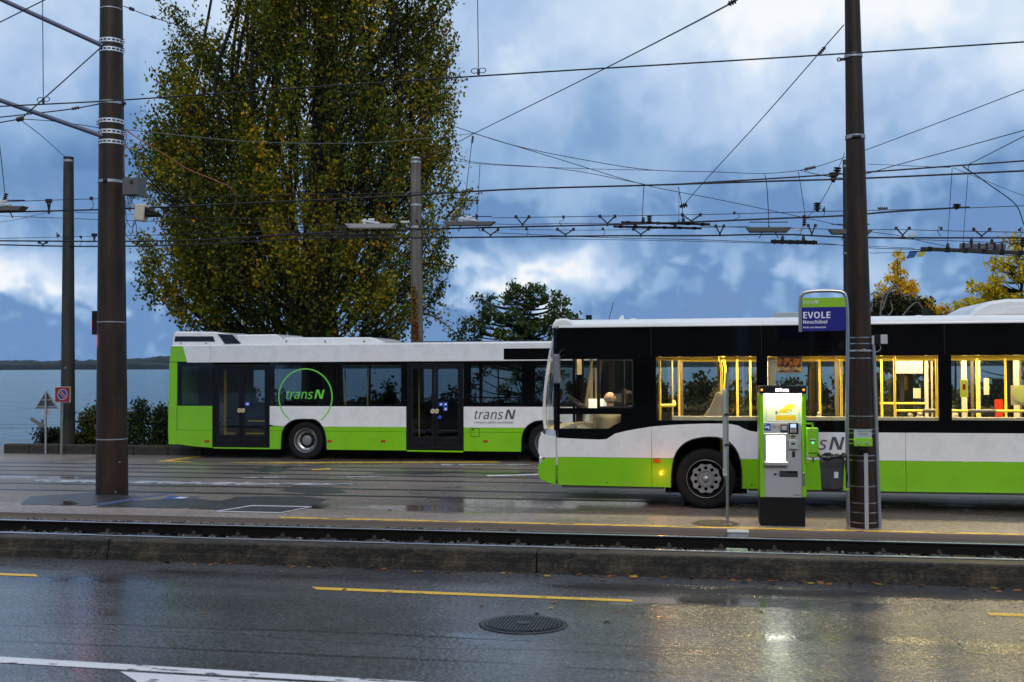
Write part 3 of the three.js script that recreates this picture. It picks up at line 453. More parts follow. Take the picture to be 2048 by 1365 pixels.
  // roof with rounded shoulders
  { const h = yRoof - yTop, s = new THREE.Shape(); s.moveTo(0.004, yTop + 0.003); s.bezierCurveTo(0.004, yTop + h * 0.75, -0.03, yRoof + 0.01, -0.25, yRoof + 0.05); s.lineTo(-Wd + 0.25, yRoof + 0.05); s.bezierCurveTo(-Wd + 0.03, yRoof + 0.01, -Wd - 0.004, yTop + h * 0.75, -Wd - 0.004, yTop + 0.003); s.lineTo(-Wd + 0.1, yTop - 0.06); s.lineTo(-Wd / 2, yTop - 0.07); s.lineTo(-0.1, yTop - 0.06);
    add(bus, 'roof', flipZ(new THREE.ExtrudeGeometry(s, { depth: XR - xTop - 0.05, bevelEnabled: false, curveSegments: 10 }).rotateY(Math.PI / 2)).translate(xTop, 0, 0), mat.white); }
  // nose
  const sideX = y => xAt(1110.5);
  const row = list => list.map(p => { const q = L(p[0], p[1]); return [q[1], q[0]]; });
  add(bus, 'front_cap', extr(P([[1103.5, 657], [1105, 649], [1109, 642.5], [1117, 638.3], [1126, 637], [1135, 638], [1141, 641.5], [1146, 645], [1150, 653], [1119, 653.5], [1112, 659]]), Wd - 0.02, { bevel: 0.03, z: 0.0 }), mat.white);
  const wsRows = row([[1080.5, 861], [1078, 840], [1079, 800], [1081.5, 770], [1085, 742], [1089.4, 714], [1091, 704], [1098, 676], [1103.5, 657]]);
  const ws = add(bus, 'windscreen', noseBand(wsRows.slice(0, 6), Wd - 0.03, 4.5, sideX), mat.glass); ws.position.z = -0.015;
  add(bus, 'windscreen_frame', merge([tube(wsRows.map(r => V(sideX(r[0]), r[0], -0.012)), 0.03, 24, 6), tube(wsRows.map(r => V(sideX(r[0]), r[0], -Wd + 0.012)), 0.03, 24, 6)]), mat.black);
  add(bus, 'windscreen_header', noseBand(row([[1089.4, 714], [1091, 704], [1098, 676], [1103.5, 657]]), Wd - 0.03, 4.5, sideX).translate(0.006, 0, -0.015), mat.black);
  add(bus, 'nose_trim', tube(wsRows.map(r => V(r[1] + 0.035, r[0], -0.34)), 0.026, 30, 8), mat.white);
  add(bus, 'destination_display', bx(0.05, 0.26, 1.9, L(1108, 676)[0] + 0.12, L(1108, 678)[1], -Wd / 2), mat.matt);
  add(bus, 'front_panel', noseBand(row([[1076, 931], [1074.5, 915], [1075, 890], [1077, 868], [1080.5, 861]]), Wd, 4, y => x0 + 0.018), mat.white);
  add(bus, 'front_bumper', noseBand(row([[1120, 973], [1095, 966.5], [1079, 959], [1074, 946], [1074, 938], [1076, 931.3]]), Wd, 4, y => x0 + 0.018), mat.green);
  add(bus, 'corner_panel', extr(P([[1081, 916], [1111, 916], [1111, 875], [1090, 871], [1083, 864], [1078, 880], [1076, 905]]), 0.02, { bevel: 0.005, z: -0.004 }), mat.white);
  add(bus, 'corner_panel', extr(P([[1077, 930], [1086, 920], [1096, 916.5], [1111, 916.5], [1111, 970.5], [1096, 966.5], [1081, 959], [1076, 948]]), 0.02, { bevel: 0.005, z: -0.003 }), mat.green);
  { const hl = add(bus, 'headlight', new THREE.SphereGeometry(0.1, 16, 12).scale(0.35, 1.15, 0.8), M({ rgb: [0.75, 0.78, 0.8], roughness: 0.1, metalness: 0.6 })); const q = L(1078.5, 921); hl.position.set(q[0] + 0.02, q[1], -0.07); const h2 = add(bus, 'headlight', hl.geometry, hl.material); h2.position.set(q[0] + 0.02, q[1], -Wd + 0.07); }
  // mirror
  { const [a, b, c, d] = rect(1107.5, 709, 1120, 768, -0.25); add(bus, 'wing_mirror', bx(c - a, d - b, 0.2, (a + c) / 2, (b + d) / 2, 0.25, 0.035), M({ rgb: [0.16, 0.16, 0.19], roughness: 0.4 })); add(bus, 'mirror_arm', tube([V((a + c) / 2, d - 0.03, 0.2), V((a + c) / 2 + 0.06, d + 0.06, 0.08), V(c + 0.05, d + 0.08, 0.0)], 0.018, 10, 8), mat.matt); }
  // lamps on the flank
  { const [a, b, c, d] = rect(1307, 917.5, 1321, 926); add(bus, 'side_marker', bx(c - a, d - b, 0.03, (a + c) / 2, (b + d) / 2, 0.004, 0.01), mat.amber);
    const q = L(1322.5, 948), bl = M({ rgb: [1, 0.5, 0.08], emissive: new THREE.Color(1, 0.34, 0.03), emissiveIntensity: 2.1 }); add(bus, 'indicator_lamp', new THREE.SphereGeometry(0.026, 14, 10).scale(1, 1, 0.6).translate(q[0], q[1], 0.012), bl);
    const p = new THREE.PointLight(new THREE.Color(1, 0.25, 0.02), 0.2, 0, 2); p.position.set(q[0], q[1], 0.24); p.shadow.radius = 1; p.castShadow = true; p.name = 'indicator_glow'; bus.add(p); }
  for (const [px, py] of [[1214, 965.5], [1504, 970.5]]) { const q = L(px, py); add(bus, 'bolt', cylz(0.012, 0.02, q[0], q[1], 0, 10), mat.dark); }
  // wheels
  const st = { rim: M({ rgb: [0.30, 0.28, 0.25], roughness: 0.35, metalness: 0.8 }), disc: M({ rgb: [0.40, 0.40, 0.43], roughness: 0.38, metalness: 0.75 }), holes: true };
  wheel(bus, xw, 0.482, -0.03, 0.482, st); wheel(bus, xw2, 0.482, -0.03, 0.482, st); wheel(bus, xw, 0.482, -Wd + 0.03, 0.482, st, -1); wheel(bus, xw2, 0.482, -Wd + 0.03, 0.482, st, -1);
  // underside, rear wall, far side
  add(bus, 'underbody', merge([bx(XR - 0.9, 0.1, Wd - 1.0, XR / 2 + 0.25, yBot + 0.05, -Wd / 2), bx(2.0, 0.12, 1.0, 1.4, yBot - 0.02, -1.2), bx(3.6, 0.14, 1.1, 5.8, yBot - 0.02, -1.3)]), mat.matt);
  for (const px of [1339, 1488]) { const q = L(px, 980); add(bus, 'mud_flap', bx(0.03, 0.14, 0.26, q[0], q[1] + 0.0, -0.2), mat.rubber); }
  add(bus, 'rear_wall', bx(0.08, yTop - yBot, Wd - 0.04, XR - 0.06, (yTop + yBot) / 2, -Wd / 2, 0.03), mat.green);
  const FW = [[1.75, 1.05, 2.95, yWin1], [3.15, yWin0, 4.55, yWin1], [6.35, yWin0, 7.9, yWin1], [9.4, yWin0, 11.5, yWin1]], FD2 = [[0.42, 0.42, 1.6, yWin1 + 0.05], [4.7, 0.42, 6.2, yWin1 + 0.05], [8.0, 0.42, 9.3, yWin1 + 0.05]];
  FW[0][1] = yWin0;
  add(bus, 'far_side', extr([[x0, yBot], [XR - 0.1, yBot], [XR - 0.1, yTop], [xTop, yTop]], 0.05, { holes: [...FW, ...FD2].map(rc), z: -Wd + 0.05 }), mat.black);
  for (const w of FW) add(bus, 'window_pane', bx(w[2] - w[0], w[3] - w[1], 0.006, (w[0] + w[2]) / 2, (w[1] + w[3]) / 2, -Wd + 0.02), mat.glass);
  for (const w of FD2) { const d = add(bus, 'door', merge([bx(0.07, w[3] - w[1], 0.05, w[0] + 0.035, (w[1] + w[3]) / 2, -Wd + 0.03), bx(0.07, w[3] - w[1], 0.05, w[2] - 0.035, (w[1] + w[3]) / 2, -Wd + 0.03), bx(0.1, w[3] - w[1], 0.05, (w[0] + w[2]) / 2, (w[1] + w[3]) / 2, -Wd + 0.03), bx(w[2] - w[0] - 0.14, 0.1, 0.05, (w[0] + w[2]) / 2, w[1] + 0.05, -Wd + 0.03)]), mat.matt); add(d, 'door_glass', bx(w[2] - w[0], w[3] - w[1], 0.006, (w[0] + w[2]) / 2, (w[1] + w[3]) / 2, -Wd + 0.015), mat.glass); }
  // ---- interior
  const yFl = 0.36, yCe = yWin1 + 0.10, zi0 = -0.06, zi1 = -Wd + 0.07;
  const floorM = M({ rgb: [0.10, 0.10, 0.11], roughness: 0.6 });
  for (const [a, b, w] of [[0.4, xw - 0.67, Wd - 0.08], [xw - 0.67, xw + 0.67, Wd - 1.5], [xw + 0.67, xw2 - 0.67, Wd - 0.08], [xw2 - 0.67, xw2 + 0.67, Wd - 1.5], [xw2 + 0.67, XR - 0.1, Wd - 0.08]]) add(bus, 'floor', bx(b - a, 0.06, w, (a + b) / 2, yFl - 0.03, -Wd / 2), floorM);
  for (const cx of [xw, xw2]) for (const z of [-0.765, -Wd + 0.765]) add(bus, 'wheel_housing', merge([bx(1.34, 0.5, 0.02, cx, 0.42, z), new THREE.CircleGeometry(0.67, 28, 0, Math.PI).translate(cx, 0.5, z)]), mat.matt);
  for (const cx of [xw, xw2]) add(bus, 'wheel_arch', new THREE.CylinderGeometry(0.66, 0.66, 0.72, 28, 1, true, -Math.PI / 2, Math.PI).rotateX(-Math.PI / 2).translate(cx, 0.5, -Wd + 0.40), mat.matt);
  add(bus, 'ceiling', bx(XR - 2.4, 0.04, Wd - 0.14, XR / 2 + 1.05, yCe + 0.02, -Wd / 2), mat.cream);
  add(bus, 'inner_lining', bx(XR - 2.3, yWin0 - 1.2, 0.03, XR / 2 + 1.05, (yWin0 + 1.2) / 2, -0.075), mat.beige);
  add(bus, 'inner_sill', bx(XR - 2.3, 0.10, 0.05, XR / 2 + 1.05, yWin0 + 0.02, -0.09, 0.012), mat.cream);
  add(bus, 'cove_panel', bx(XR - 2.3, 0.15, 0.05, XR / 2 + 1.05, yCe - 0.01, -0.12), mat.cream);
  const tubeM = M({ rgb: [1, 0.85, 0.6], emissive: new THREE.Color(1, 0.76, 0.40), emissiveIntensity: 6 });
  for (const z of [-0.55, -Wd + 0.5]) for (const [a, b] of [[1.95, 4.9], [5.1, 8.1], [8.3, 11.3]]) {
    add(bus, 'ceiling_light', bx(b - a, 0.025, 0.10, (a + b) / 2, yCe - 0.012, z, 0.008), tubeM);
    const r = new THREE.RectAreaLight(new THREE.Color(1, 0.77, 0.38), 125, b - a, 0.10); r.position.set((a + b) / 2, yCe - 0.03, z); r.rotation.x = -Math.PI / 2; r.name = 'ceiling_light_glow'; bus.add(r);
  }
  { const r = new THREE.RectAreaLight(new THREE.Color(1, 0.76, 0.42), 160, 0.5, 0.12); r.position.set(1.25, yTop - 0.14, -0.55); r.rotation.x = -Math.PI / 2; r.name = 'cab_light_glow'; bus.add(r); add(bus, 'cab_light', bx(0.5, 0.02, 0.12, 1.25, yTop - 0.12, -0.55, 0.006), tubeM); add(bus, 'cab_ceiling', bx(1.55, 0.03, Wd - 0.2, 1.05, yTop - 0.09, -Wd / 2), mat.beige); }
  const bar = (pts, r = 0.019) => add(bus, 'handrail', tube(pts.map(p => V(...p)), r, Math.max(4, (pts.length - 1) * 6), 8), mat.yellowBar);
  const yb = yWin1 - 0.035; // horizontal rails under the ceiling, near and far
  for (const [a, b] of [[1312, 1436], [1440, 1514], [1535, 1672], [1676, 1789], [1793, 1880], [1903, 2100]]) bar([[L(a, 715, 0.22)[0], yb + 0.01, -0.22], [L(b, 715, 0.22)[0], yb + 0.01, -0.22]], 0.024);
  bar([[2.3, yb - 0.02, -1.85], [11, yb - 0.02, -1.85]], 0.02);
  const post = (px, back, y0 = yFl, y1 = yCe) => { const x = L(px, 780, back)[0]; bar([[x, y0, -back], [x, y1, -back]], 0.02); add(bus, 'rail_joint', cyl(0.03, 0.03, 0.05, x, y0 + (y1 - y0) * 0.45, -back, 10), mat.beige); return x; };
  post(1320, 0.3); post(1475, 0.9); post(1501, 0.9); post(1683, 0.35); post(1764, 0.8); post(1790, 0.45); post(1874, 0.4); post(1358, 1.6); post(2012, 1.3); post(1640, 1.7); post(1955, 0.9);
  for (const [px, dx] of [[1443, 0.05], [1450, 0.10]]) { const x = L(px, 780, 0.3)[0]; bar([[x, yFl, -0.3 - dx * 3], [x - dx * 0.2, 1.5, -0.3 - dx * 3], [x, 1.95, -0.3 - dx * 3], [x + dx * 0.2, 2.2, -0.3 - dx * 3], [x - 0.03, yCe - 0.03, -0.3 - dx * 3]], 0.02); }
  bar([[L(1318, 812, 0.3)[0], L(1318, 812, 0.3)[1], -0.3], [L(1345, 815, 0.3)[0], L(1345, 812, 0.3)[1], -0.45], [L(1346, 806, 0.3)[0], L(1346, 806, 0.3)[1], -0.9]], 0.03);
  bar([[L(1790, 824, 0.5)[0], 1.56, -0.5], [L(1880, 824, 0.5)[0], 1.56, -0.5]], 0.02); bar([[L(1904, 824, 0.5)[0], 1.56, -0.5], [L(2060, 824, 0.5)[0], 1.56, -0.5]], 0.02);
  for (const [a, b] of [[1845, 1880], [1936, 1993]]) { const A = L(a, 824, 0.5)[0], B = L(b, 824, 0.5)[0]; add(bus, 'lean_pad', bx(B - A, 0.06, 0.07, (A + B) / 2, 1.56, -0.485, 0.028), M({ rgb: [0.13, 0.12, 0.12], roughness: 0.7 })); }
  bar([[L(1760, 806, 1.0)[0], 1.66, -1.0], [L(1850, 806, 1.0)[0], 1.66, -1.0]], 0.018);
  // seats
  const seatM = M({ rgb: [0.34, 0.29, 0.22], roughness: 0.55 });
  const sy = yFl + 0.22;
  for (const [px, z, dir] of [[1560, -0.35, -1], [1600, -0.8, -1], [1665, -0.35, -1], [1685, -0.8, -1], [1780, -0.35, -1], [1800, -0.8, -1], [1520, -2.1, -1], [1660, -2.1, -1], [1870, -2.15, -1]]) seat(bus, L(px, 830, -z)[0], sy - (px > 1510 ? 0.03 : 0), z, dir, seatM);
  { // tall moulded screen beside the first seats
    const pts = P([[1398, 846], [1420, 815], [1432, 787], [1438, 783], [1443, 790], [1449, 783], [1452, 846]], 0.25); add(bus, 'seat_screen', extr(pts, 0.05, { bevel: 0.012, z: -0.25 }), mat.beige); }
  // pillars and partitions on the far wall, seen through the windows
  const brown = M({ rgb: [0.07, 0.05, 0.03], roughness: 0.6 }); for (const [px, w, m] of [[1361, 0.09, brown], [1345, 0.03, mat.beige], [1540, 0.10, mat.cream], [1675, 0.07, brown], [1855, 0.06, mat.cream], [1866, 0.03, mat.beige], [1931, 0.09, mat.cream], [1947, 0.05, brown], [1959, 0.07, mat.cream], [2036, 0.09, mat.cream], [2044, 0.03, brown]]) { const x = L(px, 780, 2.3)[0]; add(bus, 'inner_pillar', bx(w, yCe - yFl, 0.05, x, (yCe + yFl) / 2, -2.37, 0.008), m); }
  add(bus, 'cab_partition', bx(0.05, yCe - yFl, 1.0, xAt(1290), (yCe + yFl) / 2, -0.62), M({ rgb: [0.10, 0.09, 0.08], roughness: 0.5 }));
  for (const [px, w] of [[1182, 0.06], [1192, 0.04]]) add(bus, 'cab_pillar', bx(w, 1.9, 0.05, L(px, 780, 2.2)[0], yFl + 0.95, -2.25), mat.cream);
  { // driver's place: dashboard, wheel, seat, screen
    const q = (px, py, b) => { const p = L(px, py, b); return [p[0], p[1], -b]; };
    add(bus, 'dashboard', extr([[0.28, 0.55], [0.98, 0.55], [1.02, 0.98], [0.85, 1.20], [0.62, 1.30], [0.36, 1.26], [0.28, 1.05]], 1.35, { bevel: 0.02, z: -0.28 }), M({ rgb: [0.20, 0.19, 0.17], roughness: 0.5 }));
    const sw = add(bus, 'steering_wheel', new THREE.TorusGeometry(0.23, 0.018, 8, 28), mat.dark); const c = q(1160, 812, 0.75); sw.position.set(c[0], c[1] + 0.02, c[2]); sw.rotation.set(0, Math.PI / 2, 0); sw.rotateX(-0.95);
    add(sw, 'wheel_spoke', merge([bx(0.44, 0.03, 0.02), bx(0.09, 0.09, 0.03)]), mat.dark);
    const m = rect(1177, 798, 1215, 817, 0.95); add(bus, 'cab_screen', bx(m[2] - m[0], m[3] - m[1], 0.02, (m[0] + m[2]) / 2, (m[1] + m[3]) / 2, -0.95), M({ rgb: [0.85, 0.85, 0.85], roughness: 0.5, emissive: new THREE.Color(1, 0.97, 0.9), emissiveIntensity: 0.55 }));
    const x = L(1252, 800, 0.75)[0]; add(bus, 'driver_seat', merge([bx(0.12, 0.75, 0.46, 0.05, 1.25, 0, 0.05), bx(0.11, 0.22, 0.28, 0.05, 1.76, 0, 0.05), bx(0.46, 0.12, 0.46, -0.2, 0.90, 0, 0.05), bx(0.3, 0.44, 0.3, -0.2, 0.62, 0)]).translate(x, 0, -0.75), M({ rgb: [0.025, 0.024, 0.022], roughness: 0.75 }));
    add(bus, 'ticket_desk', bx(0.42, 0.75, 0.3, L(1175, 840, 1.1)[0], 0.95, -1.1, 0.02), mat.beige);
    add(bus, 'sun_blind', bx(0.03, 0.26, 0.7, 0.62, 2.28, -0.6), mat.beige);
    add(bus, 'cab_pillar', rod(V(0.55, 1.25, -1.9), V(0.72, 2.5, -1.9), 0.03), mat.beige);
  }
  // posters and notices in the windows
  const posterTex = tex(128, 96, (u, v) => { const n = tn(u, v, 5, 4, 7), m = tn(u, v, 9, 3, 19), t = v < 0.3 && v > 0.08 && Math.sin(u * 60) * Math.sin(v * 90) > 0.1 ? 0.6 : 0; return [0.45 + n * 0.75 - (m > 0.6 ? 0.5 : 0) + t, 0.2 + n * 0.5 - (m > 0.6 ? 0.25 : 0) + t, 0.05 + n * 0.15 + t]; }, { srgb: true });
  const paper = M({ rgb: [0.36, 0.33, 0.26], roughness: 0.7 });
  const notice = (x0, y0, x1, y1, m, back, name) => { const [a, b, c, d] = rect(x0, y0, x1, y1, back); const g = bx(c - a, d - b, 0.004, (a + c) / 2, (b + d) / 2, -back); return add(bus, name, g, m); };
  { const p = notice(1553, 713, 1605, 747, paper, 0.06, 'window_poster'); const [a, b, c, d] = rect(1555, 715, 1603, 744, 0.05); add(p, 'poster_print', new THREE.PlaneGeometry(c - a, d - b).translate((a + c) / 2, (b + d) / 2, -0.052), M({ color: 0xffffff, map: posterTex, roughness: 0.6 })); }
  notice(1536, 716, 1552, 775, mat.cream, 0.1, 'window_notice');
  { const p = notice(1787, 717, 1846, 747, paper, 2.3, 'window_poster'); const gs = []; for (let i = 0; i < 5; i++) { const [a, b, c, d] = rect(1793 + i * 10.5, 723, 1799 + i * 10.5, 742, 2.3); gs.push(extr([[a, b], [c, b + (i % 2) * 0.03], [c - 0.02, d], [(a + c) / 2, d - (i % 3) * 0.06]], 0.004, { z: -2.297 })); } add(p, 'poster_print', merge(gs), M({ rgb: [0.34, 0.26, 0.17], roughness: 0.7 })); }
  { const p = notice(1921, 760, 1937, 795, M({ rgb: [0.85, 0.75, 0.05], roughness: 0.5 }), 0.05, 'yellow_notice'); const [a, b, c, d] = rect(1926, 769, 1932, 780, 0.046); add(p, 'notice_print', bx(c - a, d - b, 0.004, (a + c) / 2, (b + d) / 2, -0.0465), mat.redLens); }
  notice(1968, 757, 1979, 790, paper, 2.3, 'window_notice'); notice(1827, 777, 1842, 797, paper, 2.3, 'window_notice');
  { const p = notice(2022, 771, 2070, 811, mat.beige, 0.7, 'interior_panel'); const c = L(2046, 788, 0.69); add(p, 'round_notice', cylz(0.14, 0.01, c[0], c[1], -0.692, 28), M({ rgb: [0.25, 0.28, 0.08], roughness: 0.6 })); }
  notice(1990, 799, 2007, 836, mat.redLens, 1.6, 'red_box');
  { // ticket canceller glow behind the top band
    const [a, b, c, d] = rect(2018, 670, 2036, 673, 0.4); add(bus, 'ceiling_light', bx(c - a, 0.03, 0.05, (a + c) / 2, b - 0.32, -0.8), tubeM); }
  // lettering on the flank (partly behind the ticket machine and the pole)
  { const q0 = L(1572, 899), q1 = L(1690, 899); const m = add(bus, 'lettering', fit(wordmark(0.24), q0[0], q0[1], q1[0], 0.002), M({ rgb: [0.07, 0.075, 0.09], roughness: 0.5 }));
    const s = txt('transports publics neuchâtelois', 0.06, fontR, 0.003); const r0 = L(1570, 915), r1 = L(1666, 915); add(bus, 'lettering', fit(s, r0[0], r0[1], r1[0], 0.002), M({ rgb: [0.09, 0.095, 0.11], roughness: 0.5 })); }
  // roof fittings
  { const z = -0.8, yr = yRoof + 0.05; const q = px => L(px, 640, 0.8)[0];
    add(bus, 'roof_vent', cyl(0.055, 0.05, 0.11, q(1178), yr + 0.05, z, 16), mat.matt); add(bus, 'roof_antenna', rod(V(q(1217), yr, z), V(q(1217) + 0.09, yr + 0.33, z), 0.006), mat.dark);
    add(bus, 'roof_fin', extr([[-0.06, 0], [0.07, 0], [0.05, 0.09], [0.02, 0.1]], 0.05, { bevel: 0.012 }).translate(q(1241), yr, z), mat.white); add(bus, 'front_vent', bx(0.3, 0.07, 1.2, q(1152), yr + 0.0, -1.2, 0.02), mat.matt);
    add(bus, 'roof_dome', new THREE.SphereGeometry(0.06, 14, 8).scale(1.2, 0.5, 1).translate(q(1266), yr + 0.01, z), mat.white);
    add(bus, 'roof_hatch', extr([[0, 0], [0.8, 0], [0.75, 0.12], [0.08, 0.12]], 0.8, { bevel: 0.02 }).translate(q(1542), yr - 0.01, -0.8), M({ rgb: [0.32, 0.36, 0.38], roughness: 0.4 }));
    add(bus, 'roof_vent', bx(0.11, 0.14, 0.12, q(1854), yr + 0.06, z, 0.01), mat.matt); add(bus, 'roof_dome', new THREE.SphereGeometry(0.09, 14, 8).scale(1.2, 0.5, 1).translate(q(1838), yr - 0.01, z), mat.white);
    const a = q(1924); add(bus, 'roof_unit', extr([[0, 0], [3.3, 0], [3.25, 0.22], [3.1, 0.27], [0.55, 0.27], [0.3, 0.235], [0.1, 0.13]], 1.9, { bevel: 0.05 }).translate(a, yr - 0.02, -0.33), mat.white);
    add(bus, 'roof_unit_cover', extr([[0.42, 0.02], [2.9, 0.02], [2.85, 0.14], [0.6, 0.14]], 0.03, { bevel: 0.012 }).translate(a, yr - 0.01, -0.315), mat.white); }
}
// ---------------------------------------------------------------- the driver in the lit bus
function figure(bones, cell, pad = 0.05) { // bones: [a, b, ra, rb, k]; smooth union of tapered capsules
  const lo = V(1e9, 1e9, 1e9), hi = V(-1e9, -1e9, -1e9);
  for (const [a, b, ra, rb] of bones) { for (const [p, r] of [[a, ra], [b, rb]]) { lo.min(V(p[0] - r - pad, p[1] - r - pad, p[2] - r - pad)); hi.max(V(p[0] + r + pad, p[1] + r + pad, p[2] + r + pad)); } }
  const size = hi.clone().sub(lo), half = Math.max(size.x, size.y, size.z) / 2, mid = lo.clone().add(hi).multiplyScalar(0.5);
  const n = Math.min(96, Math.ceil(half * 2 / cell)), mc = new MarchingCubes(n, new THREE.MeshStandardMaterial(), false, false, 120000); mc.isolation = 0;
  const hs = mc.halfsize ?? n / 2;
  for (let k = 0; k < n; k++) for (let j = 0; j < n; j++) for (let i = 0; i < n; i++) {
    const x = mid.x + (i - hs) / hs * half, y = mid.y + (j - hs) / hs * half, z = mid.z + (k - hs) / hs * half; let d = 1e3;
    for (const [a, b, ra, rb, sm = 0.03] of bones) {
      const bxv = b[0] - a[0], byv = b[1] - a[1], bzv = b[2] - a[2], l2 = bxv * bxv + byv * byv + bzv * bzv || 1e-9, t = clamp(((x - a[0]) * bxv + (y - a[1]) * byv + (z - a[2]) * bzv) / l2);
      const q = Math.hypot(x - a[0] - bxv * t, y - a[1] - byv * t, z - a[2] - bzv * t) - (ra + (rb - ra) * t), h = clamp(0.5 + 0.5 * (d - q) / sm); d = d * (1 - h) + q * h - sm * h * (1 - h);
    }
    mc.field[i + j * n + k * n * n] = -d;
  }
  mc.update();
  const c = mc.count ?? mc.geometry.drawRange.count, g = new THREE.BufferGeometry(), p = new Float32Array(mc.positionArray.slice(0, c * 3)), nn = new Float32Array(mc.normalArray.slice(0, c * 3));
  for (let i = 0; i < c * 3; i += 3) { p[i] = mid.x + p[i] * half; p[i + 1] = mid.y + p[i + 1] * half; p[i + 2] = mid.z + p[i + 2] * half; }
  g.setAttribute('position', new THREE.BufferAttribute(p, 3)); g.setAttribute('normal', new THREE.BufferAttribute(nn, 3)); g.setAttribute('uv', new THREE.BufferAttribute(new Float32Array(c * 2), 2)); return g;
}
{
  const h = at(1220, 797, DF + 0.85), t = thing('person', 'bald driver in a khaki jacket seen from behind inside the lit bus', 'person', [h.x, 0.5, h.z]);
  // local: seat level 0.46, facing -z (away from the camera), head a little turned to the left
  const hy = h.y - 0.5, sh = hy - 0.25, hip = 0.50;
  const skin = M({ rgb: [0.62, 0.40, 0.29], roughness: 0.5 }), coat = M({ rgb: [0.34, 0.28, 0.18], roughness: 0.85, bumpMap: grain, bumpScale: 0.003 }), cloth = M({ rgb: [0.03, 0.03, 0.035], roughness: 0.85 });
  const handF = (s) => { const w = [s * 0.20, sh - 0.36, -0.42], o = []; o.push([w, [s * 0.17, sh - 0.36, -0.51], 0.032, 0.038, 0.01]); for (let k = 0; k < 4; k++) { const x = s * (0.14 + k * 0.021); o.push([[x, sh - 0.36, -0.50], [x, sh - 0.375, -0.56 - (k % 3) * 0.008], 0.011, 0.010, 0.006], [[x, sh - 0.375, -0.56 - (k % 3) * 0.008], [x, sh - 0.41, -0.565], 0.010, 0.009, 0.006]); } o.push([[s * 0.15, sh - 0.35, -0.45], [s * 0.11, sh - 0.36, -0.51], 0.013, 0.010, 0.008]); return o; };
  const body = figure([[[0, hip + 0.05, 0], [0, sh - 0.1, 0], 0.13, 0.14, 0.08], [[0, sh, 0.0], [0, hy - 0.09, -0.01], 0.058, 0.056, 0.04], [[-0.16, sh - 0.03, 0], [0.16, sh - 0.03, 0], 0.06, 0.06, 0.06], ...[-1, 1].flatMap(s => [[[s * 0.19, sh - 0.05, 0], [s * 0.24, sh - 0.32, -0.08], 0.05, 0.042, 0.03], [[s * 0.24, sh - 0.32, -0.08], [s * 0.20, sh - 0.36, -0.42], 0.042, 0.028, 0.02], [[s * 0.09, hip, -0.02], [s * 0.12, hip + 0.02, -0.44], 0.085, 0.06, 0.04], [[s * 0.12, hip + 0.02, -0.44], [s * 0.12, 0.07, -0.42], 0.058, 0.04, 0.02], [[s * 0.12, 0.045, -0.40], [s * 0.13, 0.04, -0.60], 0.045, 0.035, 0.02]])], 0.014);
  const head = figure([[[0, hy + 0.015, 0.02], [0, hy + 0.02, -0.03], 0.088, 0.082, 0.03], [[0, hy - 0.06, -0.04], [0, hy - 0.085, -0.065], 0.055, 0.036, 0.04], [[0, hy - 0.005, -0.108], [0, hy - 0.035, -0.125], 0.011, 0.016, 0.015], [[-0.086, hy + 0.01, 0.0], [-0.092, hy - 0.03, 0.0], 0.018, 0.011, 0.01], [[0.086, hy + 0.01, 0.0], [0.092, hy - 0.03, 0.0], 0.018, 0.011, 0.01], [[-0.03, hy - 0.065, -0.1], [0.03, hy - 0.065, -0.1], 0.01, 0.01, 0.012], [[0, hy - 0.07, -0.01], [0, sh, 0], 0.058, 0.06, 0.03]], 0.006, 0.03);
  add(t, 'body', merge([body, head, ...[-1, 1].map(s => figure(handF(s), 0.005, 0.02))]), skin);
  add(t, 'jacket', figure([[[0, hip + 0.02, 0], [0, sh - 0.12, 0], 0.185, 0.175, 0.1], [[-0.17, sh - 0.04, 0.01], [0.17, sh - 0.04, 0.01], 0.085, 0.085, 0.09], [[0, sh - 0.02, 0.02], [0, sh + 0.05, 0.015], 0.085, 0.07, 0.04], ...[-1, 1].flatMap(s => [[[s * 0.21, sh - 0.05, 0], [s * 0.265, sh - 0.32, -0.08], 0.075, 0.062, 0.05], [[s * 0.265, sh - 0.32, -0.08], [s * 0.21, sh - 0.36, -0.38], 0.062, 0.046, 0.03]])], 0.014), coat);
  add(t, 'trousers', figure([-1, 1].flatMap(s => [[[s * 0.09, hip, 0], [s * 0.125, hip + 0.02, -0.45], 0.115, 0.085, 0.06], [[s * 0.125, hip + 0.02, -0.45], [s * 0.12, 0.14, -0.43], 0.08, 0.065, 0.03]]), 0.016), cloth);
  add(t, 'hair', figure([[[-0.075, hy - 0.02, 0.045], [0.075, hy - 0.02, 0.045], 0.026, 0.026, 0.02], [[-0.05, hy - 0.045, 0.07], [0.05, hy - 0.045, 0.07], 0.027, 0.027, 0.02]], 0.006, 0.02), M({ rgb: [0.22, 0.17, 0.13], roughness: 0.8 }));
  for (const s of [-1, 1]) add(t, 'eye', new THREE.SphereGeometry(0.013, 10, 8).translate(s * 0.032, hy + 0.005, -0.094), M({ rgb: [0.3, 0.28, 0.26], roughness: 0.2 }));
}
